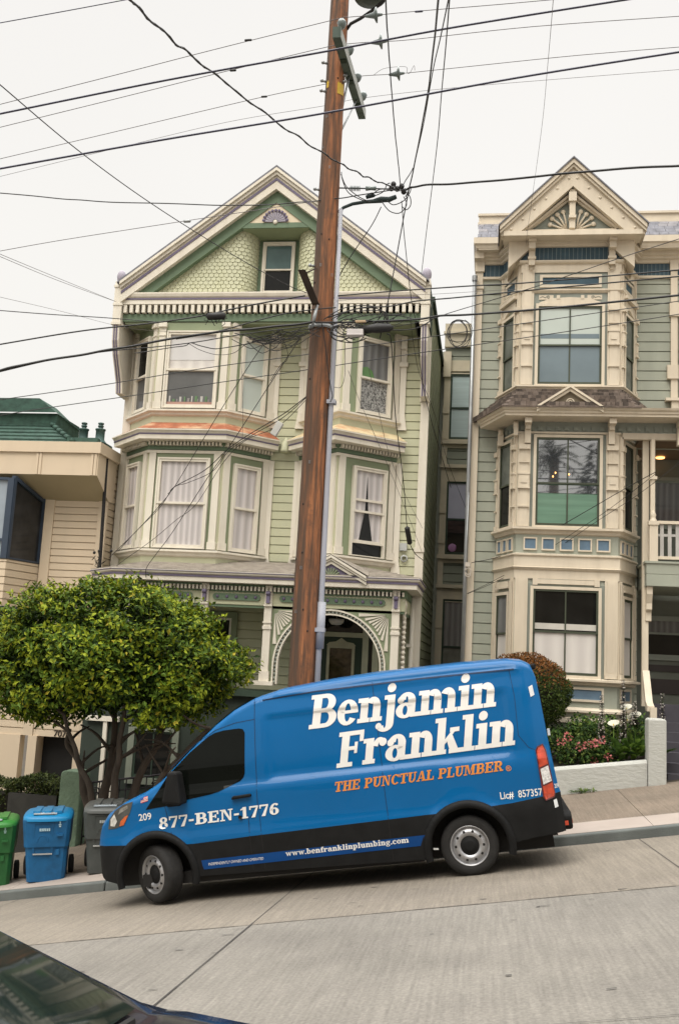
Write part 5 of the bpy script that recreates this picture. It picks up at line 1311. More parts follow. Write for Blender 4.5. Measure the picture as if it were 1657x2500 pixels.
word('Franklin', 2.385, 4.55, 1.39, 1.445, .415, .20, vinyl, VAN, sp=.01)
word('THE PUNCTUAL PLUMBER', 2.325, 4.365, 1.115, 1.165, .117, .22, vorange, VAN, sp=.05)
word('877-BEN-1776', .10, 1.625, .885, .925, .135, .06, vinyl, VAN, sp=.06, off=.007, du=.02, dv=.02)
word('www.benfranklinplumbing.com', 1.65, 3.15, .425, .452, .062, .05, vinyl, VAN, sp=.05)
def vtext(s, u, v, size, shear, m, rot=0.0, squash=1.0, off=.004):
    cu = bpy.data.curves.new('t', 'FONT'); cu.body = s; cu.size = size; cu.shear = shear; cu.offset = size*(.012 if size > .06 else 0)
    to = bpy.data.objects.new('t', cu); COL.objects.link(to)
    bpy.context.view_layer.update()
    me = bpy.data.meshes.new_from_object(to.evaluated_get(bpy.context.evaluated_depsgraph_get())); me.name = 'lettering'
    c, s_ = math.cos(rot), math.sin(rot)
    for q in me.vertices:
        x, y = q.co.x*squash, q.co.y; uu, vv = u+x*c-y*s_, v+x*s_+y*c; q.co = V(uu, vv, off)
    me.materials.clear(); me.materials.append(m); o = bpy.data.objects.new('lettering', me); COL.objects.link(o); o.parent = VAN
    bpy.data.objects.remove(to); bpy.data.curves.remove(cu); return o
vtext('209', -.16, 1.005, .115, 0, vinyl, .04)
vtext('Lic#  857357', 4.285, .842, .115, 0, vinyl, -.0, .82)
vtext('INDEPENDENTLY OWNED AND OPERATED', .68, .402, .045, .25, vinyl, .012, .78)
vtext('209', 4.935, .90, .07, 0, vinyl, 0, .5)
vtext('®', 4.40, 1.155, .085, 0, vorange)
fl = conform('flag_decal', [(-.115, 1.215), (-.02, 1.235), (-.02, 1.295), (-.115, 1.275)], vinyl, VAN, .003)
conform('flag_stripe', [[(-.115+.0, 1.215+k*.0171), (-.02, 1.235+k*.0171), (-.02, 1.2435+k*.0171), (-.115, 1.2235+k*.0171)] for k in range(4)], mat('flag_red', (.5, .05, .05), .4), fl, .0045)
conform('flag_canton', [(-.115, 1.248), (-.075, 1.256), (-.075, 1.283), (-.115, 1.275)], mat('flag_blue', (.03, .06, .25), .4), fl, .006)
# ------------------------------------------------------------------ utility pole
def polemat():
    m = bpy.data.materials.new('pole_wood'); m.use_nodes = True; nt = m.node_tree; b = nt.nodes['Principled BSDF']; N = nt.nodes.new; L = nt.links.new
    b.inputs['Roughness'].default_value = .8
    tc = N('ShaderNodeTexCoord'); mp = N('ShaderNodeMapping'); mp.inputs['Scale'].default_value = (12, 12, .8); L(tc.outputs['Object'], mp.inputs[0])
    n = N('ShaderNodeTexNoise'); n.inputs['Scale'].default_value = 1.5; n.inputs['Detail'].default_value = 9; n.inputs['Roughness'].default_value = .68; L(mp.outputs[0], n.inputs[0])
    r = N('ShaderNodeValToRGB'); L(n.outputs[0], r.inputs[0]); e = r.color_ramp.elements
    e[0].position = .30; e[0].color = (.05, .024, .012, 1); e[1].position = .70; e[1].color = (.46, .185, .068, 1); x = e.new(.45); x.color = (.15, .066, .030, 1); x = e.new(.56); x.color = (.29, .108, .040, 1)
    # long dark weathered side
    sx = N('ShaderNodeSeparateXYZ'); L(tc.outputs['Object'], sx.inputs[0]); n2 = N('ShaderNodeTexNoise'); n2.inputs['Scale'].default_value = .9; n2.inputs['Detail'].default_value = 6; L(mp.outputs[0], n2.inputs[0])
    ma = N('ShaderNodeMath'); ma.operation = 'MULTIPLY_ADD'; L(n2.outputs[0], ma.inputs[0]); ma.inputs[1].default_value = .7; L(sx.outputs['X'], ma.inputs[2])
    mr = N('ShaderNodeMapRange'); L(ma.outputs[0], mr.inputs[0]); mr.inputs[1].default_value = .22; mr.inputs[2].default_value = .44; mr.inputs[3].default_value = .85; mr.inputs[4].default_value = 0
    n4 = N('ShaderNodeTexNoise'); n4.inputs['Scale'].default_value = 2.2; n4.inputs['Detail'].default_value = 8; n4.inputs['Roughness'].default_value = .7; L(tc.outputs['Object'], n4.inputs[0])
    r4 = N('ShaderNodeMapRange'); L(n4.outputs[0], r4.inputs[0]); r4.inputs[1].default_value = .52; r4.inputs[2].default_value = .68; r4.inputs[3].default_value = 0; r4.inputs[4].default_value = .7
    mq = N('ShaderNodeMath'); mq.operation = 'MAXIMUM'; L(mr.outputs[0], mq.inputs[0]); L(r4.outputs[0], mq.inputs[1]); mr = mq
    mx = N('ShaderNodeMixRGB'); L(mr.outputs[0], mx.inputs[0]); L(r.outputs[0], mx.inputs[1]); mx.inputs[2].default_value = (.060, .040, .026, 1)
    L(mx.outputs[0], b.inputs['Base Color'])
    bp = N('ShaderNodeBump'); bp.inputs['Strength'].default_value = .8; bp.inputs['Distance'].default_value = .02; L(n.outputs[0], bp.inputs['Height']); L(bp.outputs[0], b.inputs['Normal'])
    return m
PY = 14.95
PX0, PZ0 = -2.76, street(-2.76, 14.4)+.1
POLE = thing('utility_pole', 'tall brown wooden utility pole with crossarm and grey conduit, behind the blue van', 'utility pole', (PX0, PY, PZ0))
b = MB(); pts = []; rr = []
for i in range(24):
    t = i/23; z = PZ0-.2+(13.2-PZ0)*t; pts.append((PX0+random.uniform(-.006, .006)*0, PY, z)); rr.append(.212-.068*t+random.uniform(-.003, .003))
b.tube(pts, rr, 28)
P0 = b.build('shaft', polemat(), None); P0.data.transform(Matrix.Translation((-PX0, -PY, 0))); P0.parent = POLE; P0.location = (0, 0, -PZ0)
def prad(z): return .212-.068*(z-PZ0)/(13.2-PZ0)
M_arm = mat('arm_shaded_grey', (.09, .12, .10), .8, .25, 4, stretch=(1, 1, .3))
M_armL = mat('arm_lit_grey', (.40, .41, .38), .8, .15, 4)
M_metal = mat('dull_metal', (.30, .31, .31), .45, .2, 9, metal=.5)
M_insul = mat('insulator_grey', (.13, .16, .15), .35, .15, 5, coat=.4)
M_wire = mat('wire_black', (.018, .017, .016), .6, .2, 4)
M_wireb = mat('wire_blue_grey', (.045, .045, .075), .5, .2, 4)
M_wiret = mat('wire_thin_grey', (.10, .085, .085), .5, .2, 4)
# crossarm runs across the street
ca = at(822, 78, 13.75); cb_ = at(884, 280, 16.6)
b = MB(); d = (cb_-ca); sidev = Vector((d.y, -d.x, 0)).normalized()*.065; upv = Vector((0, 0, 1)).cross(d).cross(d).normalized()*-.085
if upv.z < 0: upv = -upv
q = []
for p in (ca, cb_): q += [p-sidev-upv, p+sidev-upv, p+sidev+upv, p-sidev+upv]
vs = [tuple(p) for p in q]; b.cur = 0
b.add(vs, [(0, 1, 2, 3), (7, 6, 5, 4)]); b.cur = 0; b.add(vs, [(0, 4, 5, 1), (3, 7, 4, 0)]); b.cur = 1; b.add(vs, [(1, 5, 6, 2), (2, 6, 7, 3)])  # underside and left dark, right and top pale: daylight put into the colours
arm = b.build('crossarm', [M_arm, M_armL], POLE)
for t in (.02, .30, .62, .86):
    p = ca+d*t; b = MB(); b.lathe([(0, .14), (.05, .13), (.075, .08), (.06, .03), (.045, 0), (.02, -.02)], p+Vector((.06, 0, .10)), (0, 0, 1), 14); b.build('insulator', M_insul, arm)
b = MB()
for t in (.25, .5, .8): b.cut(); p = ca+d*t; b.box(p.x-.05, p.x+.05, p.y-.05, p.y+.05, p.z-.11, p.z-.07)
b.build('bolt', M_deep, arm)
b = MB(); b.tube([ca+d*.45+Vector((0, 0, -.06)), (PX0+.08, PY, ca.z-.95)], .018, 6); b.tube([ca+d*.75+Vector((0, 0, -.06)), (PX0+.10, PY+.05, ca.z-1.0)], .018, 6); b.build('arm_brace', M_metal, POLE)
# conduit up the right side
b = MB(); q = []
zc_ = at(828, 512, PY).z
for z in (PZ0, 1, 3, 5, zc_): q.append((PX0+prad(z)+.045, PY-.02, z))
b.tube(q, [.046, .044, .042, .038, .033], 12)
for z in (.55, 4.1): b.box(PX0+prad(z)-.02, PX0+prad(z)+.12, PY-.09, PY+.05, z, z+.06)
b.tube([(PX0+prad(.6)+.055, PY-.02, .3), (PX0+prad(.9)+.055, PY-.02, 1.0)], .065, 12)
con = b.build('conduit', mat('conduit_grey', (.36, .365, .40), .5, .06, 2), POLE)
b = MB(); a = at(828, 517, PY); q = [a, at(838, 507, PY), at(860, 498, PY), at(890, 493, PY), at(930, 490, PY), at(965, 483, PY)]
b.tube(q, [.026, .026, .028, .03, .038, .03], 8); b.tube([at(905, 492, PY), at(930, 487, PY), at(950, 487, PY), at(967, 480, PY)], [.025, .05, .045, .035], 8); b.tube([at(893, 482, PY), at(908, 476, PY), at(915, 478, PY)], [.03, .045, .02], 8); b.build('weatherhead', mat('cable_green_black', (.02, .035, .035), .6, .2), con)
# metal steps, tags, bracket arm, holes
b = MB()
for px, py in ((797, 163), (795, 207), (770, 232), (776, 470), (780, 655)): b.cut(); p = at(px, py, PY); r_ = prad(p.z); b.tube([(PX0-r_*.8, PY-.08, p.z), (PX0-r_-.04, PY-.12, p.z)], .02, 6); b.ball((PX0-r_-.045, PY-.12, p.z), .03, .03, .03, 8, 6)
for px, py in ((842, 190), (841, 205)): b.cut(); p = at(px, py, PY); r_ = prad(p.z); b.tube([(PX0+r_*.8, PY-.05, p.z), (PX0+r_+.04, PY-.08, p.z)], .022, 6)
b.build('bolt', M_metal, POLE)
for (u0, u1, v0, v1) in ((800, 806, 209, 225), (826, 840, 212, 240)):
    b = MB(); A_, B_ = at(u0, v1, PY), at(u1, v0, PY); r_ = prad(A_.z)+.004; n = 6; vs = []
    for i in range(n+1):
        x = (A_.x+(B_.x-A_.x)*i/n)-PX0; x = max(-r_*.985, min(r_*.985, x)); y = PY-math.sqrt(r_*r_-x*x); vs += [(PX0+x, y, A_.z), (PX0+x, y, B_.z+random.uniform(-.02, .02))]
    b.add(vs, [(2*i, 2*i+2, 2*i+3, 2*i+1) for i in range(n)]); b.build('yellow_tag', mat('tag_yellow', (.60, .40, .04), .5, .15), POLE)
b = MB(); q0, q1 = at(770, 742, 14.65), at(738, 662, 14.2); dd = (q1-q0); s_ = Vector((.06, 0, 0)); t_ = Vector((0, .06, 0))
b.hexa([q0-s_-t_, q0+s_-t_, q0+s_+t_, q0-s_+t_, q1-s_-t_, q1+s_-t_, q1+s_+t_, q1-s_+t_]); b.tube([at(742, 668, 14.25), at(772, 655, 14.8)], .012, 5); b.build('side_bracket', mat('bracket_dark', (.05, .035, .025), .8, .2, 6), POLE)
b = MB(); z = at(770, 800, 14.9).z
b.lathe([(prad(z)+.012, -.03), (prad(z)+.03, -.03), (prad(z)+.03, .03), (prad(z)+.012, .03)], (PX0, PY, z), (0, 0, 1), 24); b.tube([at(762, 798, 14.6), at(768, 772, 14.6), at(775, 745, 14.62)], [.02, .03, .02], 6); b.build('strap', M_metal, POLE)
for i in range(26):
    z = random.uniform(PZ0+3.2, 12.0); t = math.radians(random.uniform(205, 335)); r_ = prad(z); c = Vector((PX0+(r_+.001)*math.cos(t), PY+(r_+.001)*math.sin(t), z)); b = MB()
    if i % 3: b.ball(c, .012, .012, .018, 6, 4); nm, mm = 'knot', M_black
    else: b.tube([c+Vector((-.01, -.006, 0)), c+Vector((-.01, -.012, .05)), c+Vector((.01, -.012, .05)), c+Vector((.01, -.006, 0))], .004, 4); nm, mm = 'staple', M_metal
    b.build(nm, mm, POLE)
# street lamp
b = MB(); c = at(903, -2, 14.6); b.lathe([(0, .30), (.12, .27), (.22, .16), (.26, .02), (.245, .0), (.1, -.02), (0, -.03)], c, (0, 0, 1), 24)
lampo = b.build('street_lamp', mat('lamp_green', (.055, .075, .06), .5, .15), POLE)
b = MB(); b.tube([at(846, 72, PY), at(856, 58, 14.9), at(880, 45, 14.8), at(905, 28, 14.7), at(930, 8, 14.6), at(950, -12, 14.5)], .026, 8); b.build('lamp_arm', M_wire, lampo)
# ------------------------------------------------------------------ wires
def spline(pts, n=8):
    out = []; m = len(pts)
    for i in range(m-1):
        p0, p1, p2, p3 = pts[max(i-1, 0)], pts[i], pts[i+1], pts[min(i+2, m-1)]
        for k in range(n):
            t = k/n; out.append(tuple(.5*((2*b_)+(-a+c)*t+(2*a-5*b_+4*c-d)*t*t+(-a+3*b_-3*c+d)*t*t*t) for a, b_, c, d in zip(p0, p1, p2, p3)))
    out.append(tuple(pts[-1])); return out
def wire(name, label, pts, Ya, Yb, r, m=None, group=None, wob=0.0, cat='cable', extra=None, n=8):
    """pts in photo pixels; depth runs from Ya to Yb along the wire"""
    L_ = [0]
    for a, c in zip(pts, pts[1:]): L_.append(L_[-1]+math.hypot(c[0]-a[0], c[1]-a[1]))
    P3 = [tuple(at(px, py, Ya+(Yb-Ya)*l/L_[-1])) for (px, py), l in zip(pts, L_)]
    # wires that leave the picture run straight on beyond it
    def beyond(q): return q[0] <= 0 or q[0] >= 1657 or q[1] <= 0
    Q3, q = list(P3), list(pts); pre, post = [], []
    if beyond(q[0]):
        if beyond(q[1]) and len(q) > 3: Q3, q = Q3[1:], q[1:]
        a, c = Vector(Q3[0]), Vector(Q3[1]); pre = [tuple(a+(a-c).normalized()*7)]
    if beyond(q[-1]):
        if beyond(q[-2]) and len(q) > 3: Q3, q = Q3[:-1], q[:-1]
        a, c = Vector(Q3[-1]), Vector(Q3[-2]); post = [tuple(a+(a-c).normalized()*7)]
    S3 = spline(Q3, n)
    if wob:
        ph = random.uniform(0, 6); S3 = [(x, y+wob*math.sin(i*.9+ph), z+wob*math.sin(i*.7+ph)) for i, (x, y, z) in enumerate(S3)]
    S3 = pre+S3+post
    r *= .78; b = MB(); b.tube(S3, r, 5)
    if wob > .008 and r > .009: b.tube([(x+.8*r*math.sin(i*1.3), y, z+.8*r*math.cos(i*1.3)) for i, (x, y, z) in enumerate(S3)], r*.8, 5)
    o = b.build(name, m or M_wire)
    tag(o, label, cat, group)
    return o, P3
def fit_on(parent, name, px, Y, r, ln, m, dirv=(1, 0, .02)):
    p = at(px[0], px[1], Y); d_ = Vector(dirv).normalized()*ln/2
    b = MB(); b.tube([p-d_, p-d_*.8, p+d_*.8, p+d_], [r*.4, r, r, r*.4], 8); return b.build(name, m, parent)
def disc_ins(parent, px, Y):
    p = at(px[0], px[1], Y); b = MB(); b.lathe([(0, -.17), (.02, -.16), (.05, -.03), (.115, 0), (.115, .02), (.03, .03), (.02, .1), (0, .11)], p, (1, 0, .07), 14); b.build('insulator', M_insul, parent)
gT = 'thick blue-grey trolley feeders'
wire('power_line', 'upper of two thick blue-grey lines passing before the pole top', [(-30, 283), (0, 278), (400, 197), (798, 125), (1100, 68), (1522, 0), (1680, -25)], 9, 9, .014, M_wireb, gT)
wire('power_line', 'lower of the two thick blue-grey lines passing in front of the pole', [(-30, 417), (0, 412), (400, 341), (788, 277), (1250, 192), (1657, 127), (1690, 122)], 9, 9, .014, M_wireb, gT)
gP = 'thin primary lines on the crossarm'
def prim(label, pl, pr, Y, ins, r=.0075):
    o, _ = wire('power_line', label, pl+pr, Y, Y, r, M_wiret, gP)
    if ins: disc_ins(o, ins, Y)
    return o
o = prim('thin line with a disc insulator directly under the green street lamp', [(-20, 259), (0, 255), (310, 176), (515, 123), (808, 50)], [(850, 42), (918, 37), (1010, 28), (1250, 8), (1500, -15)], 13.9, (917, 37))
fit_on(o, 'splice_sleeve', (606, 98), 13.9, .018, .12, M_wire); fit_on(o, 'splice_sleeve', (1022, 28), 13.9, .016, .13, M_wireb)
o = prim('thin line whose disc insulator touches the upper thick blue line', [(-20, 316), (0, 311), (300, 237), (560, 172), (797, 115)], [(850, 107), (928, 101), (1000, 97), (1300, 65), (1680, 38)], 14.6, (929, 102)); fit_on(o, 'splice_sleeve', (569, 172), 14.6, .018, .11, M_wire)
o = prim('thin line with a small curled jumper at its disc insulator', [(-20, 392), (0, 388), (140, 355), (280, 322), (640, 237), (795, 205)], [(870, 187), (972, 180), (1100, 167), (1400, 136), (1680, 113)], 15.6, (972, 180)); fit_on(o, 'splice_sleeve', (645, 236), 15.6, .018, .11, M_wire)
b = MB(); b.tube(spline([tuple(at(*p, 15.6)) for p in ((912, 183), (935, 168), (970, 163), (992, 164), (993, 177), (1000, 178))]+[tuple(at(*p, 15.6)) for p in ((1010, 160), (1012, 172))], 4), .004, 4); b.build('jumper', M_wiret, o)
prim('faintest thin line, lowest on the crossarm far end', [(-20, 436), (0, 431), (300, 358), (560, 297), (793, 258)], [(880, 240), (1100, 215), (1400, 190), (1680, 168)], 16.2, None, .005)
wire('power_line', 'thin pale line crossing the top left corner of the sky', [(-10, 58), (0, 56), (160, 27), (320, -3)], 12, 12, .009, M_wireb)
gD = 'cables coming down from the upper left'
wire('service_drop', 'thick twisted drop from the top edge down to the pole and its junction', [(290, -30), (318, 0), (415, 92), (520, 178), (678, 300), (788, 374), (850, 410), (905, 437), (955, 455), (980, 462)], 6.5, 14.9, .013, M_wire, gD, .012, n=14)
wire('service_drop', 'straight thin wire slanting from the left edge across the gable to the pole', [(-15, 192), (0, 206), (190, 366), (370, 497), (560, 617), (690, 690), (748, 715)], 8, 15.0, .008, M_wire, gD)
wire('telephone_cable', 'long nearly level cable crossing the gable peak to the pole', [(-20, 468), (0, 471), (140, 484), (250, 492), (500, 500), (620, 501), (720, 495), (800, 487), (870, 478), (982, 459)], 14.5, 14.9, .012, M_wire, None, .004)
o, _ = wire('guy_wire', 'thin wire with a small grey turnbuckle in front of the roof slope', [(-20, 616), (0, 613), (165, 584), (455, 539), (580, 520), (770, 491)], 14.0, 14.8, .007, M_wiret)
fit_on(o, 'turnbuckle', (457, 540), 14.4, .025, .12, M_metal)
for k, (dy, lb) in enumerate(((0, 'upper'), (6, 'lower'))):
    wire('service_drop', lb+' of two fine wires running from the left edge to the gable post', [(-10, 614+dy*1.2), (0, 620+dy), (140, 678+dy), (285, 737)], 12, 20.4, .006, M_wiret, 'fine wires to the green house')
wire('service_drop', 'fine faint wire slanting under the fine pair at the left edge', [(-10, 722), (0, 725), (150, 760), (310, 800), (440, 812)], 12, 20.4, .004, M_wiret)
wire('telephone_cable', 'dark cable from the left edge to the left end of the dentil cornice', [(-20, 755), (0, 758), (130, 768), (260, 776), (380, 786)], 14, 15.0, .010, M_wire)
gL = 'telephone cables left of the pole'
o, _ = wire('telephone_cable', 'thick cable carrying a fuzzy black splice, rising to the side bracket', [(-20, 844), (0, 841), (200, 808), (380, 788), (500, 770), (560, 756), (650, 738), (745, 722)], 14.2, 14.5, .016, M_wire, gL)
fit_on(o, 'cable_splice', (528, 772), 14.4, .06, .30, M_wire, (1, 0, .06))
b = MB()
for k in range(14): p = at(500+k*4, 775+random.uniform(-4, 6), 14.4); b.tube([p, p+Vector((random.uniform(-.03, .03), random.uniform(-.03, .03), random.uniform(-.12, .1))), p+Vector((random.uniform(-.07, .07), 0, random.uniform(-.14, .12)))], .006, 4)
b.build('loose_ends', M_wire, o)
wire('telephone_cable', 'heavy bundled cable sagging from the left edge to the pole strap', [(-20, 908), (0, 905), (60, 890), (200, 866), (316, 846), (450, 822), (560, 808), (680, 797), (770, 786)], 14.2, 14.6, .026, M_wire, gL, .004)
wire('telephone_cable', 'thinner cable running just under the heavy bundle left of the pole', [(-20, 912), (0, 908), (130, 878), (260, 858), (390, 846), (480, 835), (600, 815), (760, 795)], 14.2, 14.7, .011, M_wire, gL)
wire('telephone_cable', 'slack looping cable below the bundle in front of the left upper bay', [(330, 862), (440, 846), (470, 838), (510, 850), (560, 848), (640, 830), (690, 815), (765, 800)], 14.5, 14.7, .010, M_wire, gL, .006)
wire('telephone_cable', 'cable climbing from the bundle to the pole above the strap', [(430, 828), (520, 812), (620, 785), (700, 765), (775, 755), (820, 751)], 14.6, 14.65, .013, M_wire, gL)
wire('telephone_cable', 'short slack loop hanging under the bundle by the left upper bay', [(460, 838), (490, 855), (530, 866), (570, 862), (600, 842), (650, 826)], 14.6, 14.7, .006, M_wire, gL)
gS = 'lower pair of long wires'
wire('power_line', 'upper of two long low wires crossing both upper bays behind the pole', [(-20, 980), (0, 976), (250, 940), (500, 899), (752, 865), (1150, 808), (1657, 735), (1690, 730)], 16.2, 16.2, .010, M_wire, gS)
wire('power_line', 'lower of two long low wires crossing both upper bays behind the pole', [(-30, 1020), (82, 1001), (330, 965), (500, 939), (748, 903), (1000, 865), (1380, 810), (1657, 767), (1690, 761)], 16.2, 16.2, .010, M_wire, gS)
gR = 'telephone cables right of the pole'
wire('power_line', 'thick twisted cable from the pole junction past the right gable peak', [(985, 467), (1000, 459), (1040, 452), (1150, 446), (1300, 432), (1450, 417), (1657, 404), (1690, 402)], 14.9, 12.5, .022, M_wire, None, .004)
wire('telephone_cable', 'highest of the cables leaving the pole rightwards under the green gable', [(825, 722), (900, 716), (960, 711), (1150, 698), (1250, 693), (1400, 681), (1657, 659), (1690, 656)], 14.9, 13.6, .014, M_wire, gR)
wire('telephone_cable', 'cable curving from the junction box up across the right house frieze', [(800, 775), (880, 752), (950, 748), (1017, 735), (1110, 727), (1300, 708), (1657, 675), (1690, 672)], 14.8, 13.6, .014, M_wire, gR)
o, _ = wire('telephone_cable', 'heaviest cable right of the pole, carrying the hanging coil', [(770, 788), (850, 787), (940, 784), (1026, 779), (1074, 771), (1150, 768), (1350, 752), (1657, 721), (1690, 717)], 14.7, 13.8, .022, M_wire, gR)
wire('telephone_cable', 'slanting wire climbing to the right edge under the right gable', [(850, 815), (950, 800), (1050, 780), (1100, 763), (1300, 702), (1500, 634), (1657, 583), (1690, 571)], 14.8, 13.5, .008, M_wire, gR)
wire('telephone_cable', 'lowest slack cable dipping right of the junction box to the heavy cable', [(830, 800), (900, 800), (960, 806), (1010, 803), (1040, 790), (1065, 774), (1100, 770)], 14.8, 14.5, .012, M_wire, gR)
wire('telephone_cable', 'fine wire level with the roof gap between the two houses', [(820, 735), (950, 722), (1060, 718), (1160, 712), (1260, 706)], 14.9, 14.2, .004, M_wiret, gR)
# coil hanging in the gap
b = MB(); c = at(1120, 812, 14.4); 
for k in range(6):
    rx = .15+random.uniform(-.03, .05); rz = .20+random.uniform(-.03, .03); ox, oz = random.uniform(-.05, .05), random.uniform(-.03, .03); ph = random.uniform(0, 6)
    b.tube([c+Vector((ox+rx*math.cos(2*math.pi*i/28+ph), .03*math.sin(i*.5+k), oz+rz*math.sin(2*math.pi*i/28+ph)+.01*math.sin(i+k))) for i in range(29)], .0045, 5)
tag(b.build('cable_coil', M_wire), 'round coil of black cable hanging in the gap between the houses', 'cable coil')
# junction mess right of the pole: closure, boxes and loops
b = MB(); a0, a1 = at(880, 803, 14.5), at(960, 800, 14.5); b.tube([a0, a0+(a1-a0)*.1, a0+(a1-a0)*.5, a0+(a1-a0)*.9, a1], [.02, .05, .075, .06, .02], 10)
CL = tag(b.build('cable_closure', M_wire), 'long black splice closure hanging right of the pole strap among loops', 'splice closure')
for k in range(9):
    b = MB(); c = at(random.uniform(800, 930), random.uniform(790, 830), 14.55); rx = random.uniform(.09, .30); rz = random.uniform(.06, .17); a = random.uniform(0, 3.14); s = random.uniform(2.5, 6)
    b.tube([c+Vector((rx*math.cos(a+s*i/22), random.uniform(-.01, .01), rz*math.sin(a+s*i/22))) for i in range(23)], .008, 5); b.build('cable_loop', M_wire, CL)
for k in range(3):
    b = MB(); q = [(790+k*18, 780), (840+k*20, 752+k*4), (905+k*12, 747+k*6), (938+k*4, 770), (945, 800)]
    b.tube(spline([tuple(at(*p, 14.6)) for p in q], 6), .008, 5); b.build('cable_loop', M_wire, CL)
for k in range(34):
    b = MB(); lft = k % 2; q = []; x0 = random.uniform(560, 680) if lft else random.uniform(800, 880); y0 = (826 if lft else 790)+random.uniform(-20, 12); ww = random.uniform(60, 150); sg = random.uniform(8, 34)*(1 if random.random() < .75 else -.7)
    for i in range(6): q.append((x0+ww*i/5, y0-(.10*ww*i/5)+sg*math.sin(math.pi*i/5)+random.uniform(-3, 3)))
    b.tube(spline([tuple(at(px, py, 14.6)) for px, py in q], 5), random.choice((.004, .006, .008)), 5); b.build('cable_loop', M_wire, CL)
b = MB(); p = at(867, 812, 14.45); b.box(p.x-.125, p.x+.125, p.y-.05, p.y+.05, p.z-.05, p.z+.045); b.box(p.x-.13, p.x+.13, p.y-.055, p.y+.055, p.z-.055, p.z-.035)
tag(b.build('junction_box', mat('box_white', (.58, .54, .52), .5), bevel=.008), 'small white box strung among the cables right of the pole', 'junction box')
b = MB(); p = at(880, 785, 14.45); b.box(p.x-.08, p.x+.08, p.y-.03, p.y+.03, p.z-.012, p.z+.012); tag(b.build('cable_clamp', mat('clamp_tan', (.50, .36, .22), .5)), 'small tan clamp on the heavy cable just above the white box', 'clamp')
b = MB(); p = at(676, 1047, 14.6); d_ = Vector((.055, 0, .10)); n_ = Vector((.045, 0, -.025)); y_ = Vector((0, .03, 0))
b.hexa([p-d_-n_-y_, p-d_+n_-y_, p-d_+n_+y_, p-d_-n_+y_, p+d_-n_-y_, p+d_+n_-y_, p+d_+n_+y_, p+d_-n_+y_]); tag(b.build('splice_box', mat('box_grey', (.45, .44, .40), .5), bevel=.006), 'tilted pale grey box on the drop wires left of the pole', 'junction box')
# pole cables hanging down the shaft
wire('telephone_cable', 'black cable hanging loosely down the face of the pole below the strap', [(785, 790), (790, 815), (797, 870), (803, 920), (808, 950), (811, 968), (806, 982)], 14.70, 14.76, .010, M_wire)
wire('telephone_cable', 'thin loop hanging down right of the conduit below the junction', [(842, 835), (842, 880), (841, 920), (832, 945), (815, 945)], 14.8, 14.85, .006, M_wire)
JB = MB(); JB.tube([at(828, 459, 14.9), at(880, 460, 14.9), at(985, 462, 14.9)], .012, 5); JC = JB.build('junction_rod', M_wire)
tag(JC, 'knot of insulators and looped leads right of the pole above the weatherhead', 'cable junction')
b = MB()
for k in range(7): p = at(856+k*3.6, 460, 14.9); b.lathe([(.012, -.006), (.045, -.004), (.045, .004), (.012, .006)], p, (1, 0, 0), 10)
b.lathe([(.01, -.09), (.04, -.08), (.03, 0), (.04, .08), (.01, .09)], at(905, 460, 14.9), (1, 0, 0), 8); b.build('rod_insulator', M_insul, JC)
for (px, py) in ((955, 460), (969, 461), (980, 455), (960, 450), (985, 468)):
    b = MB(); b.ball(at(px, py, 14.88), .045, .04, .05, 10, 6); b.build('spool_insulator', M_wire, JC)
for q in ([(833, 420), (836, 440), (850, 470), (880, 487), (905, 493)], [(832, 425), (845, 455), (872, 478), (895, 490)], [(905, 478), (925, 463), (950, 463), (975, 466), (990, 460)], [(930, 490), (950, 515), (975, 520), (992, 500), (985, 480)], [(945, 490), (960, 500), (985, 490), (1000, 470), (1003, 455)], [(985, 465), (1000, 480), (1002, 500), (992, 512), (982, 505)], [(915, 478), (935, 468), (945, 450), (952, 447)], [(982, 455), (990, 440), (1000, 425), (1008, 410)]):
    b = MB(); b.tube(spline([tuple(at(*p, 14.85+random.uniform(-.05, .05))) for p in q], 6), .008, 5); b.build('lead', M_wire, JC)
# wires over the street from the junction towards the near side
gV = 'wires from the pole junction over the street'
wire('service_drop', 'leftmost twisted wire rising from the junction to the top edge', [(985, 470), (978, 457), (972, 400), (964, 324), (957, 240), (950, 145), (943, 40), (941, -30)], 14.9, 7.5, .010, M_wire, gV, .008, n=12)
wire('service_drop', 'thick wire sweeping up from the junction to the top edge', [(990, 480), (999, 457), (1013, 393), (1033, 289), (1046, 215), (1051, 174), (1062, 80), (1072, -30)], 14.9, 7.0, .013, M_wire, gV, .004)
wire('service_drop', 'thin wire beside the thick sweep, crossing it near the middle', [(1000, 455), (1015, 385), (1034, 300), (1056, 174), (1075, 90), (1100, -30)], 14.9, 7.0, .008, M_wire, gV)
wire('service_drop', 'thin wire right of the sweep, falling to the right gable post', [(1028, 671), (1040, 570), (1057, 434), (1069, 330), (1077, 231), (1088, 110), (1099, -30)], 20.4, 7.2, .009, M_wire, gV)
wire('service_drop', 'faint hair-thin wire falling across the right house gable', [(1283, 600), (1288, 555), (1320, 324), (1336, 160), (1352, -30)], 20, 7.2, .004, M_wiret, gV)
wire('service_drop', 'straight black wire falling from the junction to the cable closure', [(999, 457), (985, 530), (965, 640), (948, 730), (935, 790), (927, 826)], 14.9, 14.6, .012, M_wire, None)
wire('service_drop', 'wavy wire falling from the junction past the right gable slope to the wall', [(980, 490), (985, 560), (993, 640), (1004, 735), (1017, 800), (1026, 900), (1040, 980), (1070, 1090), (1100, 1190)], 14.9, 21, .009, M_wire, None, .006)
wire('service_drop', 'short drop from the weatherhead behind the right roof slope', [(930, 505), (910, 545), (880, 590), (850, 635), (828, 675)], 14.9, 15.1, .010, M_wire)
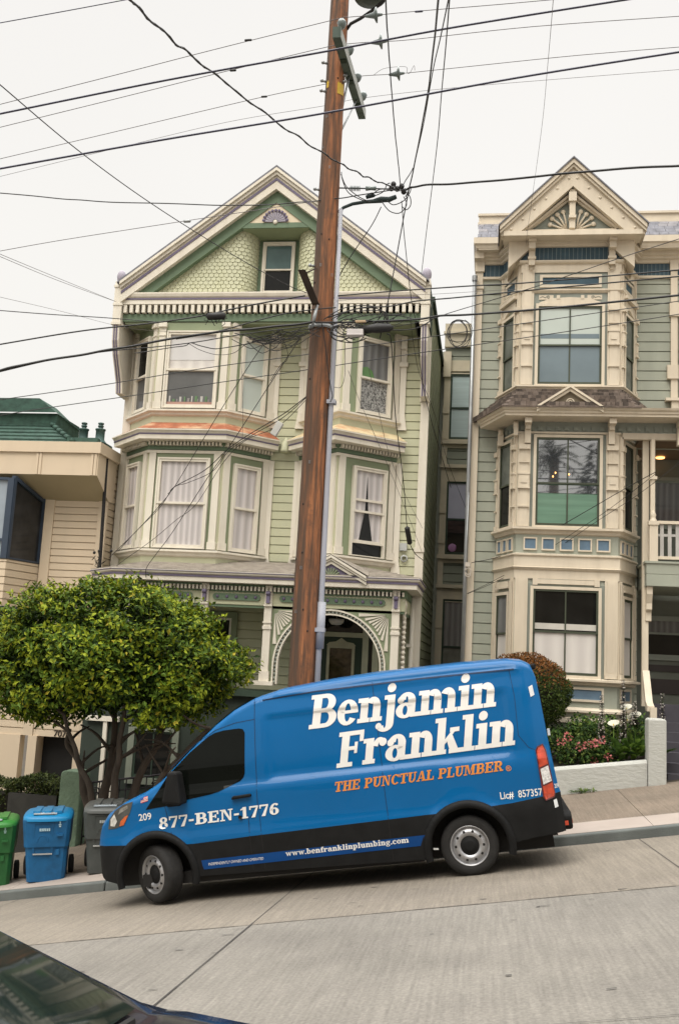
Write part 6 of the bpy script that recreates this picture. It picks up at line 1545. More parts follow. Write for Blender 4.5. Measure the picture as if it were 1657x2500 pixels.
o, _ = wire('service_drop', 'black drop ending in a long black splice by the right corner board', [(945, 815), (955, 840), (964, 1006), (973, 1085), (985, 1186), (993, 1287), (1000, 1326), (1012, 1350), (1032, 1368)], 14.8, 21.2, .011, M_wire, None, .004)
b = MB(); a0, a1 = at(993, 1287, 20.0), at(1000, 1328, 20.3); b.tube([a0, a0+(a1-a0)*.06, a0+(a1-a0)*.94, a1], [.03, .055, .055, .03], 10); b.build('drop_splice', M_wire, o)
wire('service_drop', 'thin pair strand falling from the junction to the meter by the right bay', [(850, 905), (880, 985), (920, 1075), (960, 1170), (1000, 1270), (1030, 1350)], 14.8, 21.2, .005, M_wiret)
wire('service_drop', 'thin strand falling down the right half of the green facade', [(900, 900), (925, 1010), (950, 1110), (990, 1210), (1031, 1290)], 14.8, 21.2, .005, M_wiret)
wire('service_drop', 'thin strand in front of the right corner of the green house', [(1000, 770), (1020, 900), (1060, 1010), (1090, 1120), (1140, 1250)], 14.8, 24, .006, M_wire)
# left drops
gN = 'drop wires fanning left from the pole'
J = [(748, 968), (700, 1005), (660, 1030), (600, 1066), (555, 1098)]
wire('service_drop', 'upper strand of the bundle fanning from the pole to the left corner', J+[(500, 1148), (426, 1189), (406, 1216), (340, 1290), (267, 1362)], 14.8, 20.3, .010, M_wire, gN)
wire('service_drop', 'middle strand of the bundle, sagging across the lower left bay', [(746, 972), (690, 1020), (620, 1060), (560, 1100), (520, 1150), (460, 1178), (424, 1191), (390, 1240), (330, 1300), (290, 1345)], 14.8, 20.3, .008, M_wire, gN)
wire('service_drop', 'lowest strand of the bundle, ending at the porch gutter left', [(745, 978), (680, 1040), (600, 1075), (545, 1130), (480, 1230), (430, 1270), (370, 1320), (300, 1370), (262, 1400)], 14.8, 20.0, .007, M_wire, gN)
wire('service_drop', 'straight drop from the pole strap down to the left porch roof', [(734, 824), (690, 890), (619, 1000), (555, 1098), (510, 1162), (423, 1297), (380, 1355), (358, 1387), (357, 1412)], 14.8, 19.7, .009, M_wire, gN)
wire('service_drop', 'fine drop from the bundle across the upper left bay to the lower one', [(640, 845), (600, 905), (540, 1000), (480, 1100), (426, 1189), (410, 1205)], 14.7, 18, .008, M_wire, gN)
wire('service_drop', 'hair-thin vertical strand in front of the upper left bay', [(585, 840), (590, 900), (593, 1000), (592, 1070)], 14.7, 15.2, .004, M_wiret, gN)
wire('service_drop', 'curly loose strand left of the pole by the corner of the bay', [(664, 815), (690, 830), (702, 860), (700, 880), (686, 890), (660, 930)], 14.7, 14.9, .006, M_wire, gN)
b = MB()
for k in range(5):
    a = at(238+random.uniform(-6, 12), 1352+random.uniform(-8, 14), 20.2); b.tube([a, a+Vector((random.uniform(-.1, .1), 0, random.uniform(-.15, .12))), a+Vector((random.uniform(-.15, .15), 0, random.uniform(-.25, .1))), a+Vector((random.uniform(-.1, .1), 0, random.uniform(-.3, -.1)))], .008, 4)
for p in ((231, 1349), (243, 1345), (272, 1345)): b.ball(at(*p, 20.2), .035, .035, .035, 6, 5)
tag(b.build('wire_anchor', M_wire), 'tangle of knobs and wire ends where drops meet the left corner', 'wire anchor')
gH = 'drop wires to the right house'
wire('service_drop', 'thickest drop slanting from the right porch down to the corner board', [(1150, 1374), (1230, 1355), (1330, 1305), (1430, 1248), (1530, 1190), (1600, 1152)], 21.2, 19.6, .010, M_wire, gH)
wire('service_drop', 'middle drop slanting across the square blue panels', [(1140, 1449), (1200, 1420), (1300, 1365), (1400, 1300), (1490, 1240), (1600, 1156)], 21.2, 19.6, .007, M_wire, gH)
wire('service_drop', 'lowest drop slanting across the cream belt of the right house', [(1140, 1450), (1220, 1415), (1340, 1350), (1460, 1270), (1560, 1205), (1657, 1130)], 21.2, 19.6, .007, M_wire, gH)
b = MB(); p = at(1142, 1378, 21.2)
b.tube([p+Vector((.06*math.cos(i*.5), -.03, -.1+.08*math.sin(i*.5)-.004*i)) for i in range(26)], .012, 5); b.box(p.x-.06, p.x+.04, p.y-.06, p.y, p.z-.05, p.z+.04); tag(b.build('wire_anchor', mat('anchor_tan', (.5, .45, .38), .6)), 'pale bracket with a coiled lead on the right house corner board', 'wire anchor')
# ------------------------------------------------------------------ leaves
def leaf_mats(tagname, cols, trans=.25, rough=.5):
    return [mat('%s_%d' % (tagname, i), c, rough, .25, 3, trans=trans, spec=.14) for i, c in enumerate(cols)]
def add_leaf(b, p, d, nrm, l, w_, mi, fold=.25):
    """pointed leaf of two folded halves, from p along d"""
    d = d.normalized(); s = d.cross(nrm)
    if s.length < 1e-3: s = Vector((1, 0, 0))
    s.normalize(); n = s.cross(d); b.cur = mi
    m = p+d*(l*.45)-n*(w_*fold*.3); t = p+d*l-n*(l*.18)
    b.add([p, m+s*w_/2+n*w_*fold, t, m-s*w_/2+n*w_*fold, m], [(0, 4, 1), (4, 2, 1), (0, 3, 4), (4, 3, 2)])
def rv(): 
    while True:
        v = Vector((random.uniform(-1, 1), random.uniform(-1, 1), random.uniform(-1, 1)))
        if .05 < v.length < 1: return v.normalized()
# ------------------------------------------------------------------ street tree
TX, TY = -6.18, 16.35
TZ = walkz(TX, TY)
TREE = thing('street_tree', 'broad dome-crowned evergreen street tree with several twisting stems behind the bins', 'tree', (TX, TY, TZ))
M_bark = mat('bark', (.085, .066, .05), .9, .3, 7, bump=.8, bscale=18, stretch=(1, 1, .25))
b = MB(); fork = Vector((TX-.02, TY, TZ+.75))
stems = []
for (ang, hx, hy, hz, r) in ((0, -.60, .1, 1.7, .075), (0, -.45, -.35, 2.0, .06), (0, -.12, .3, 2.2, .085), (0, .15, -.2, 2.2, .07), (0, .55, .2, 2.0, .08), (0, 1.15, -.1, 1.9, .06), (0, 1.5, .35, 1.95, .05)):
    st = Vector((TX+random.uniform(-.10, .10)+hx*.10, TY+random.uniform(-.06, .06), TZ-.1)); e_ = Vector((TX+hx*1.35, TY+hy*2, TZ+hz+.35))
    q = [st]; k = 9
    for i in range(1, k+1):
        t = i/k; base = st+Vector((hx*1.35*t**1.5, hy*2*t**1.4, (hz+.45)*t)); q.append(base+Vector((random.uniform(-.05, .05), random.uniform(-.05, .05), 0))*(t*1.2))
    stems.append(q); sp = spline([tuple(v) for v in q], 5)
    b.tube(sp, [r*1.35*(1-.68*i/len(sp)) for i in range(len(sp))], 9)
    for j in range(4):     # side limbs
        i = random.randint(6, k); s = q[i]; o = rv(); o.z = abs(o.z)*.5; e2 = s+Vector((o.x*.9+hx*.25, o.y*.9, o.z*.6+.25)); mid = (s+e2)/2+Vector((0, 0, random.uniform(-.08, .12)))
        b.tube(spline([tuple(s), tuple(mid), tuple(e2)], 5), r*.45, 6, r*.15)
b.tube([(TX, TY, TZ-.2), (TX-.01, TY, TZ+.3), (TX, TY, TZ+.85)], [.17, .135, .11], 12)
b.build('trunk', M_bark, TREE)
b = MB(); CC = Vector((-6.30, 16.25, -.02)); RA = Vector((2.14, 1.75, 1.26))
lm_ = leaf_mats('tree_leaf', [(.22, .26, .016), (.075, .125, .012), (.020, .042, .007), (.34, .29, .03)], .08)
def lowlim(x, y):   # underside of the dome
    return -.90+.10*math.sin(x*2.1)+.10*math.sin(y*3)+(-.20 if x < -7.0 else (-.22 if x > -5.6 else .12))
clumps = []
random.seed(11)
for i in range(2700):
    v = rv(); r = random.uniform(.80, 1.02) if random.random() < .72 else random.uniform(.35, .8)
    bump = 1+.08*math.sin(v.x*7+1)*math.cos(v.z*6)+.06*math.sin(v.y*9)+.05*math.sin(v.x*15+v.z*11)+(random.uniform(.02, .10) if random.random() < .06 else 0)
    p = CC+Vector((v.x*RA.x, v.y*RA.y, v.z*RA.z))*r*bump
    if p.z < lowlim(p.x, p.y): continue
    clumps.append((p, v, r))
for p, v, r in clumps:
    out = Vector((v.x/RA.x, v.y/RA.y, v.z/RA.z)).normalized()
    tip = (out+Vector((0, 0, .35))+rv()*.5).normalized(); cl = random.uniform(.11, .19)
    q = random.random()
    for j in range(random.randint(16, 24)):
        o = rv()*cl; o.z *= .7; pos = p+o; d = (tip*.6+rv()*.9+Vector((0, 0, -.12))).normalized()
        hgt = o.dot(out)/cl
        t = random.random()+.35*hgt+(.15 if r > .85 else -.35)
        mi = 0 if t > .86 else (1 if t > .34 else 2)  # inner leaves take the darker greens: crown shade put into their colour
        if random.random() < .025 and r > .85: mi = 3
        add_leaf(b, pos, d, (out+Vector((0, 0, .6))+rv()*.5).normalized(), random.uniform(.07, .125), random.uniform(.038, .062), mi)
random.seed(5)
b.build('crown', lm_, TREE, fix=False)
# ------------------------------------------------------------------ clipped bush by the right house
def leafball(name, label, cat, c, rad, mats_, n, lsize, pick, base, parent=None, group=None, boxy=False):
    T = thing(name, label, cat, base, group); bb = MB()
    for i in range(n):
        v = rv(); r = random.uniform(.84, 1.03) if random.random() < .8 else random.uniform(.5, .85)
        if boxy: m = max(abs(v.x), abs(v.y), abs(v.z)); v2 = v/m**.7; p = Vector(c)+Vector((v2.x*rad[0], v2.y*rad[1], v2.z*rad[2]))*r
        else: p = Vector(c)+Vector((v.x*rad[0], v.y*rad[1], v.z*rad[2]))*r*(1+.05*math.sin(v.x*9)*math.cos(v.z*8+v.y*5))
        add_leaf(bb, p, (v+rv()*.9).normalized(), (v+rv()*.5).normalized(), random.uniform(.7, 1.2)*lsize, random.uniform(.4, .6)*lsize, pick(v, r))
    core = MB(); core.ball(c, rad[0]*.8, rad[1]*.8, rad[2]*.8, 16, 10); 
    bb.build('foliage', mats_, T, fix=False); core.build('inner_twigs', mat('twig_dark', (.02, .018, .012), 1, .3), T)
    st = MB(); st.tube([base, (base[0], base[1], c[2])], .06, 8); st.build('stem', M_bark, T); return T
bm_ = leaf_mats('bush_leaf', [(.07, .10, .02), (.035, .058, .014), (.24, .10, .03), (.12, .065, .022)], .15)
leafball('clipped_shrub', 'rounded clipped shrub with rusty brown top behind the van roof', 'shrub', (.72, 19.6, -.22), (.84, .75, .70), bm_, 19000, .055,
         lambda v, r: (2 if random.random() < .6 else 3) if v.z+random.uniform(-.35, .35) > .42 else (0 if random.random() < .45 else 1), (.75, 19.6, -2.0))
# low hedge and dark wall at the left edge
hm_ = leaf_mats('hedge_leaf', [(.045, .06, .015), (.022, .032, .01), (.07, .085, .022)], .1)
T = thing('hedge', 'low dark clipped hedge along the top of the dark wall, left edge', 'hedge', (-9.2, 18.75, walkz(-9.2, 18.6)))
b = MB(); random.seed(3)
for i in range(9000):
    x = random.uniform(-11.5, -7.75); f = random.random(); y = 18.75+random.uniform(-.36, .36); zt = walkz(-8.3, 18.6)+1.24+.10*(x+8.3)*.5+.06*math.sin(x*5)
    zb = zt-.28-.1*math.sin(x*3)
    if x < -8.95: zb = zt-1.3
    z = random.uniform(zb, zt) if f < .6 else zt+random.uniform(-.06, .05)
    if f < .6: y = 18.75-.38+random.uniform(-.04, .05)
    add_leaf(b, Vector((x, y, z)), rv(), (Vector((0, -.5, 1))+rv()).normalized(), .06, .035, random.choice((0, 0, 1, 1, 2)))
b.build('foliage', hm_, T, fix=False)
b = MB(); b.box(-11.5, -7.85, 18.55, 19.0, walkz(-10, 18.6)-.4, walkz(-8.3, 18.6)+.95); b.build('inner_twigs', mat('twig_dark', (1, 1, 1)), T)
b = MB(); b.box(-8.86, -7.9, 18.30, 18.42, walkz(-9, 18.4)-.2, walkz(-8.3, 18.4)+1.02)
tag(b.build('garden_wall', mat('wall_dark_stucco', (.035, .034, .030), .95, .2, 5, bump=.4)), 'dark grey stucco garden wall between the hedge and green pillar', 'wall')
M_gst = mat('stucco_green', (.15, .215, .145), .9, .15, 3, bump=.9, bscale=28, dirt=(.06, .08, .055), dirt_amt=.5)
def roundpost(x0, x1, y0, y1, z0, z1, r, m, bev=.02):
    bb = MB(); pr = [(x0, z0), (x1, z0)]
    for k in range(7): t = math.pi/2*k/6; pr.append((x1-r+r*math.cos(t), z1-r+r*math.sin(t)))
    for k in range(7): t = math.pi/2*k/6+math.pi/2; pr.append((x0+r+r*math.cos(t), z1-r+r*math.sin(t)))
    bb.fprism((0, y0), (1, y0), pr, y0-y1, 0); return bb.build('gate_post', m, bevel=bev)
tag(roundpost(-7.86, -7.45, 18.3, 18.75, walkz(-7.7, 18.4)-.2, -2.13, .09, M_gst), 'round-shouldered green stucco gate post behind the blue bin', 'gate post')
# wrought-iron fence on the slope
F = thing('iron_fence', 'dark wrought-iron scrollwork fence under the street tree', 'fence', (-6.4, 18.45, walkz(-6.4, 18.45)))
M_iron = mat('wrought_iron', (.022, .018, .022), .5, .2, 5)
b = MB(); fx0, fx1 = -7.4, -4.4
fz = lambda x, h: walkz(x, 18.45)+h
b.tube([(fx0, 18.45, fz(fx0, 1.12)), (fx1, 18.45, fz(fx1, 1.12))], .022, 6); b.tube([(fx0, 18.45, fz(fx0, .15)), (fx1, 18.45, fz(fx1, .15))], .018, 6); b.tube([(fx0, 18.45, fz(fx0, .92)), (fx1, 18.45, fz(fx1, .92))], .012, 6)
b.build('rail', M_iron, F)
x = fx0
while x < fx1:
    b = MB(); b.tube([(x, 18.45, fz(x, 0)), (x, 18.45, fz(x, 1.12))], .012, 6); b.build('bar', M_iron, F)
    if int((x-fx0)/.13+.5) % 3 == 0:
        b = MB()
        for zc, r0, sg in ((.58, .16, 1), (.95, .09, -1), (.30, .1, -1)):
            b.tube([(x+.2+sg*r0*(1-i/34)*math.cos(i*.42), 18.43, fz(x+.2, zc)+r0*(1-i/34)*math.sin(i*.42)) for i in range(30)], .011, 5)
        b.build('scroll', M_iron, F)
    x += .13
# ------------------------------------------------------------------ planter by the right house
M_wst = mat('stucco_white', (.47, .47, .43), .9, .08, 2.5, bump=.5, bscale=11, stretch=(1, 1, 2.2), dirt=(.26, .26, .22), dirt_amt=.45, dirt_scale=2.5)
b = MB(); xa, xb = -.6, 2.79
zt = lambda x: -1.50+(x-1.27)*.146
zz = lambda x: walkz(x, 18.5)-.15
y0, y1 = 18.42, 18.62
n = 8
prof = lambda x: [(y0, zz(x)), (y0, zt(x)-.05), (y0+.03, zt(x)-.012), (y0+.07, zt(x)), (y1-.04, zt(x)), (y1, zt(x)-.03), (y1, zz(x))]
vs = []; 
for i in range(n+1):
    x = xa+(xb-xa)*i/n; vs += [(x, y, z) for y, z in prof(x)]
b.add(vs, [(i*7+j, (i+1)*7+j, (i+1)*7+j+1, i*7+j+1) for i in range(n) for j in range(6)]+[tuple(range(6, -1, -1)), tuple(n*7+j for j in range(7))])
tag(b.build('planter_wall', M_wst), 'low white stucco planter wall holding the flower bed, right of the van', 'wall')
tag(roundpost(2.80, 3.11, 18.36, 18.78, walkz(2.95, 18.4)-.1, -.56, .05, M_wst, .03), 'white painted stucco post at the uphill end of the flower bed', 'gate post')
b = MB(); vs = []
for i in range(9):
    x = -.6+3.4*i/8; vs += [(x, 18.6, zt(x)-.06), (x, 20.4, zt(x)+.12)]
b.add(vs, [(2*i, 2*i+2, 2*i+3, 2*i+1) for i in range(8)]); tag(b.build('planter_soil', M_soil), kind='structure')
gm_ = leaf_mats('bed_leaf', [(.095, .16, .035), (.05, .10, .024), (.022, .045, .014), (.16, .21, .05)], .2)
def spray(bb, c, rad, n, l, wr=.5):
    for i in range(n):
        v = rv(); r = random.uniform(.3, 1.0); p = Vector(c)+Vector((v.x*rad[0], v.y*rad[1], v.z*rad[2]))*r
        add_leaf(bb, p, (rv()+Vector((0, -.4, .35))).normalized(), (Vector((0, -.6, .7))+rv()*.6).normalized(), l*random.uniform(.6, 1.3), l*wr*random.uniform(.7, 1.2), random.choice((0, 1, 1, 2, 2, 3)))
random.seed(21)
pk = mat('geranium_pink', (.62, .20, .19), .5, .2, 9, trans=.2)
FL = [((1.47, -.98), .09, 'big pink geranium head nearest the van tail'), ((1.82, -1.10), .09, 'pink geranium with two heads low in the bed middle'), ((2.07, -1.00), .07, 'small pink geranium beside the tall middle spike'), ((2.17, -1.28), .07, 'low pink geranium near the white wall, right'), ((1.93, -1.38), .07, 'lowest pink geranium just above the white wall')]
for (x, z), r, lab in FL:
    y = 18.85; T = thing('geranium', lab, 'flower plant', (x, y, zt(x)-.05), 'pink geraniums in the bed')
    bb = MB(); spray(bb, (x, y+.12, (zt(x)+z)/2-.02), (.26, .22, .26), 420, .065, .75); bb.build('foliage', gm_, T, fix=False)
    bb = MB(); bb.tube([(x, y+.1, zt(x)-.05), (x, y, z)], .008, 5); bb.build('stem', gm_[1], T)
    for h in range(2):
        bb = MB(); hx, hz = x+(h*random.uniform(-.14, .14)), z-(h*random.uniform(.02, .14))
        for k in range(26):
            v = rv(); p = Vector((hx, y-.04, hz))+v*r*.62; add_leaf(bb, p, (v+rv()*.6).normalized(), rv(), .045, .04, 0, .1)
        bb.build('flower_head', pk, T, fix=False)
T = thing('leafy_bush', 'dense dark leafy bush filling the back of the flower bed', 'shrub', (1.7, 19.3, -1.6))
bb = MB()
for i in range(26): x = random.uniform(1.0, 2.75); spray(bb, (x, random.uniform(18.95, 19.6), random.uniform(-1.25, -.72)+(x-1.9)*.06), (.22, .2, .2), 130, .075, .62)
bb.build('foliage', gm_, T, fix=False)
cal = mat('calla_white', (.82, .80, .66), .45, .08, 6, trans=.25); cal_l = leaf_mats('calla_leaf', [(.14, .23, .04), (.07, .13, .028)], .3, .25)
CA = [((2.50, -.42), 'highest white calla lily beside the white post'), ((2.66, -.55), 'white calla lily in front of the stair foot'), ((2.52, -.62), 'flat open calla lily below the highest one'), ((2.28, -.72), 'leftmost white calla lily of the bed'), ((2.72, -1.12), 'broad-leaved calla plant against the white post')]
for i, ((x, z), lab) in enumerate(CA):
    y = 18.95; T = thing('calla_lily', lab, 'flower plant', (x, y, zt(x)-.05), 'calla lilies in the bed')
    bb = MB()
    for k in range(9):
        a = random.uniform(0, 6.3); s = Vector((x+.1*math.cos(a), y+.1*math.sin(a), zt(x)+random.uniform(0, .3))); add_leaf(bb, s, Vector((math.cos(a)*.7, math.sin(a)*.7-.3, .7)), Vector((math.cos(a), math.sin(a), 1)), random.uniform(.22, .34), random.uniform(.09, .14), k % 2, .15)
    bb.build('leaf', cal_l, T, fix=False)
    if i < 4:
        bb = MB(); bb.tube([(x, y, zt(x)), (x, y-.02, z-.07)], .009, 6); bb.build('stem', cal_l[0], T)
        bb = MB(); n = 14; rows = []
        for j in range(5):
            t = j/4; rr_ = .010+.075*t**1.2
            rows.append([Vector((x+rr_*math.cos(2*math.pi*k/n)*1.25, y+rr_*math.sin(2*math.pi*k/n), z-.06+.09*t**.7+rr_*(.55*math.sin(2*math.pi*k/n)+.25*math.cos(2*math.pi*k/n)))) for k in range(n)])
        bb.add([p for r in rows for p in r], [(j*n+k, j*n+(k+1) % n, (j+1)*n+(k+1) % n, (j+1)*n+k) for j in range(4) for k in range(n)], True)
        bb.build('flower', cal, T, fix=False)
        bb = MB(); bb.tube([(x, y, z-.07), (x, y, z+.01)], .009, 6); bb.build('spadix', mat('spadix_yellow', (.6, .4, .04)), T)
acm = [mat('acanthus_bract', (.075, .06, .065), .7, .2, 6), mat('acanthus_flower', (.60, .55, .48), .6, .1, 6)]
AC_ = [((2.06, -1.1, -.19), 'shorter acanthus spike rising from the middle of the bed'), ((2.44, -1.0, .10), 'tallest acanthus flower spike in front of the bay sill'), ((2.64, -.7, -.28), 'small acanthus spike behind the calla lilies'), ((3.14, -.9, -.12), 'acanthus flower spike just beyond the white post')]
for (x, z0, z1), lab in AC_:
    y = 18.9 if x < 3 else 19.0; zb = zt(x)-.05; T = thing('acanthus', lab, 'flower plant', (x, y, zb), 'acanthus spikes in the bed')
    bb = MB(); bb.tube([(x, y, zb), (x+.01, y, z1)], .010, 6, .004); bb.build('stem', gm_[1], T)
    bb = MB(); n = int((z1-z0)/.028)
    for k in range(n):
        z = z0+(z1-z0)*k/n; f = 1-.55*k/n
        for j in range(6):
            a = random.uniform(0, 6.283); v = Vector((math.cos(a), math.sin(a), .35)); add_leaf(bb, Vector((x, y, z)), v, Vector((0, 0, 1)), .10*f, .085*f, 0, .25)
            if random.random() < .38: bb.cur = 1; bb.ball((x+.055*f*math.cos(a), y+.055*f*math.sin(a), z+.012), .020*f, .020*f, .016*f, 6, 4)
    bb.build('flower_spike', acm, T, fix=False)
    bb = MB()
    for k in range(8):
        a = random.uniform(0, 6.3); add_leaf(bb, Vector((x, y, zb+.05)), Vector((math.cos(a), math.sin(a), .7)), Vector((math.cos(a), math.sin(a), 1)), .35, .14, random.choice((0, 1, 2)), .1)
    bb.build('leaf', gm_, T, fix=False)
random.seed(8)
for i, (x, lab) in enumerate(((1.62, 'scraggly weed at the foot of the planter wall near the van'), (1.80, 'broader weed tuft at the foot of the planter wall'))):
    T = thing('weed', lab, 'weed', (x, 18.36, walkz(x, 18.36)), 'weeds at the planter wall'); bb = MB()
    for k in range(40): a = random.uniform(0, 6.3); add_leaf(bb, Vector((x+random.uniform(-.13, .13), 18.37+random.uniform(-.04, .03), walkz(x, 18.36)+random.uniform(0, .04))), Vector((math.cos(a), math.sin(a)*.5-.3, .5)), Vector((0, -.3, 1)), .08, .025, random.choice((0, 3, 1)))
    bb.build('foliage', gm_, T, fix=False)
# ------------------------------------------------------------------ refuse bins
def bin_(label, x, y, rot, m, ml, mark, sc=1.0):
    T = thing('wheeled_bin', label, 'bin', (x, y, walkz(x, y)+.004), 'wheeled refuse bins on the pavement')
    T.rotation_euler = (0, -.05, rot); T.scale = (sc, sc, sc)
    # local frame: front faces -y, z up
    sec = [(.0, .275, .28), (.38, .30, .315), (.50, .308, .325), (.515, .325, .35), (.92, .355, .385)]
    b = MB(); vs = []
    for z, hx, hy in sec:
        c = .05
        vs += [(-hx+c, -hy, z), (hx-c, -hy, z), (hx, -hy+c, z), (hx, hy-c, z), (hx-c, hy, z), (-hx+c, hy, z), (-hx, hy-c, z), (-hx, -hy+c, z)]
    b.add(vs, [(i*8+k, i*8+(k+1) % 8, (i+1)*8+(k+1) % 8, (i+1)*8+k) for i in range(len(sec)-1) for k in range(8)]+[tuple(range(7, -1, -1)), tuple(range(32, 40))])
    bd = b.build('body', m, T, local=True, bevel=.008)
    b = MB(); yf = lambda z: -lerp([(s[0], s[2]) for s in sec], z)
    # raised ribs framing the recessed front panel
    for (x0, x1, z0, z1) in ((-.20, -.17, .42, .88), (.07, .10, .42, .88), (-.17, .07, .86, .88)):
        b.hexa([(x0, yf(z0)-.012, z0), (x1, yf(z0)-.012, z0), (x1, yf(z0)+.02, z0), (x0, yf(z0)+.02, z0), (x0, yf(z1)-.012, z1), (x1, yf(z1)-.012, z1), (x1, yf(z1)+.02, z1), (x0, yf(z1)+.02, z1)])
    b.box(.15, .24, yf(.70)-.03, yf(.70)+.02, .68, .71); b.box(.14, .19, yf(.45)-.03, yf(.45)+.03, .40, .48)
    pts = [(-.05+.08*math.cos(math.pi*k/8), yf(.6)-.004, .60+.09*math.sin(math.pi*k/8)) for k in range(9)]; b.tube(pts, .008, 5)
    b.build('front_rib', m, bd, local=True)
    b = MB(); b.box(-.19, .09, yf(.42)-.022, yf(.42)-.010, .405, .425); b.build('catch_bar', mat('bar_pale', (.45, .46, .45), .35, .1, 5, metal=.4), bd, local=True)
    b = MB(); hx, hy = .37, .41
    prof = [(1.0, .915), (1.0, .95), (.97, .97), (.90, .99), (.72, 1.01), (.3, 1.02), (0, 1.025)]
    rows = []
    for f, z in prof:
        q = []
        for k in range(28):
            t = 2*math.pi*k/28; cx_, cy_ = math.cos(t), math.sin(t); mxx = max(abs(cx_), abs(cy_))**.75; q.append((hx*f*cx_/mxx, hy*f*cy_/mxx-.01, z+.02*(cy_*f)))
        rows.append(q)
    b.add([p for r in rows for p in r], [(j*28+k, j*28+(k+1) % 28, (j+1)*28+(k+1) % 28, (j+1)*28+k) for j in range(len(rows)-1) for k in range(28)], True)
    for s in (-.16, 0, .16): b.box(s-.05, s+.05, -.30, .28, 1.005, 1.035)
    b.box(-.3, .3, .36, .43, .90, .96)
    ld = b.build('lid', ml, T, local=True)
    b = MB(); b.box(-.20, .14, -.36, -.27, .995, 1.011); b.build('lid_sticker', mat('sticker_grey', (.40, .45, .48), .4), ld, local=True)
    for s in (-1, 1):
        b = MB(); b.lathe([(0, -.035), (.10, -.04), (.14, -.032), (.145, 0), (.14, .032), (.10, .04), (0, .035)], (s*.335, .31, .145), (1, 0, 0), 24); b.build('wheel', rubber, T, local=True)
    # printed marks, too small in the photo to read
    b = MB(); yv = yf(.80)-.006
    for k in range(6): b.box(-.10+k*.027, -.10+k*.027+.018, yf(.775)-.012, yf(.775)-.006, .755, .795)
    b.build('printed_mark', mark, bd, local=True)
    b = MB()
    for (x0, x1, z0, z1) in ((.17, .23, .93, .938), (.185, .205, .86, .905), (.175, .215, .835, .85), (.18, .21, .81, .825)): b.box(x0, x1, yf(z0)-.010, yf(z0)-.003, z0, z1)
    b.build('printed_mark', mark, bd, local=True)
    return T
mk = mat('mark_white', (1, 1, 1)); 
gb = mat('bin_green', (.018, .11, .028), .5, .12, 6, dirt=(.010, .06, .016), dirt_amt=.6, dirt_scale=4); gl_ = mat('bin_lid_green', (.04, .21, .04), .4, .08, 6)
bb_ = mat('bin_blue', (.008, .10, .24), .5, .12, 6, dirt=(.006, .05, .12), dirt_amt=.6, dirt_scale=4); bl_ = mat('bin_lid_blue', (.01, .20, .42), .4, .08, 6)
kb = mat('bin_grey', (.055, .062, .058), .5, .12, 6, dirt=(.09, .09, .085), dirt_amt=.6, dirt_scale=4); kl_ = mat('bin_lid_grey', (.10, .105, .10), .42, .1, 6)
bin_('green wheeled bin at the left edge of the photo', -7.44, 15.1, .38, gb, gl_, mat('mark_teal', (.25, .4, .35), .5))
bin_('blue recycling bin between the green and grey bins', -6.58, 15.15, .34, bb_, bl_, mat('mark_pale_blue', (.4, .55, .6), .5))
bin_('dark grey bin half hidden by the van nose', -5.70, 15.35, .28, kb, kl_, mat('mark_grey', (.4, .42, .4), .5))
# ------------------------------------------------------------------ dark car at the near kerb
CAx, CAy = -1.08, 2.08
CA_A = math.atan(SL)
CAR = thing('parked_car', 'dark navy car in the bottom left corner, windscreen and bonnet only', 'car', (CAx, CAy, street(CAx, CAy)))
CAR.rotation_euler = (0, -CA_A, 0)
cpaint = mat('car_navy', (.004, .005, .013), .25, .1, 3, coat=.5, spec=.3)
cglass = mat('car_glass', (.008, .014, .012), .04, .2, coat=.45, spec=.3)
def car_shell():
    # stations along x (front +): (x, z_low, z_belt, z_top, half width belt, half width top)
    st = [(-3.6, .35, .80, .86, .70, .62), (-3.45, .3, .92, .98, .80, .66), (-2.9, .25, .97, 1.12, .88, .66), (-2.3, .22, .97, 1.50, .89, .62), (-1.6, .22, .96, 1.56, .90, .62), (-.9, .22, .95, 1.555, .90, .62), (-.46, .22, .95, 1.50, .90, .63),
          (.0, .22, .945, 1.215, .90, .70), (.36, .22, .93, .965, .89, .76), (.42, .22, .92, .945, .89, .76), (.9, .22, .80, .815, .88, .74), (1.3, .24, .67, .69, .84, .68), (1.5, .28, .58, .61, .76, .60), (1.6, .33, .52, .55, .62, .5)]
    return st
st = car_shell()
b = MB(); rows = []
for x, zl, zb, zt_, hb, ht in st:
    r = [(hb*.97, zl), (hb*1.0, (zl+zb)/2), (hb, zb-.08), (hb*.985, zb), (ht+.3*(hb-ht), zb+(zt_-zb)*.55), (ht, zb+(zt_-zb)*.93), (ht*.93, zt_), (ht*.5, zt_+.025), (0, zt_+.032)]
    rows.append([(x, -h, z) for h, z in r]+[(x, h, z) for h, z in r[-2::-1]])
n = len(rows[0]); b.add([p for r in rows for p in r], [(i*n+j, (i+1)*n+j, (i+1)*n+j+1, i*n+j+1) for i in range(len(rows)-1) for j in range(n-1)]+[tuple(range(n)), tuple((len(rows)-1)*n+j for j in range(n))], True)
cb2 = b.build('body', cpaint, CAR, local=True)
def crow(x, f, off=.012):
    for (a, c) in zip(st, st[1:]):
        if a[0] <= x <= c[0]:
            t = (x-a[0])/(c[0]-a[0]); zb, zt_, ht = (a[k]+(c[k]-a[k])*t for k in (2, 3, 5)); s = abs(f); zz_ = zt_+.032-.03*s*s*1.0; return (x, ht*.9*f, zz_+off)
b = MB(); rws = [[crow(-.46+.80*i/10, f) for f in (-1, -.75, -.5, -.25, 0, .25, .5, .75, 1)] for i in range(11)]
b.add([p for r in rws for p in r], [(i*9+j, i*9+j+1, (i+1)*9+j+1, (i+1)*9+j) for i in range(10) for j in range(8)], True); b.build('windscreen', cglass, CAR, local=True)
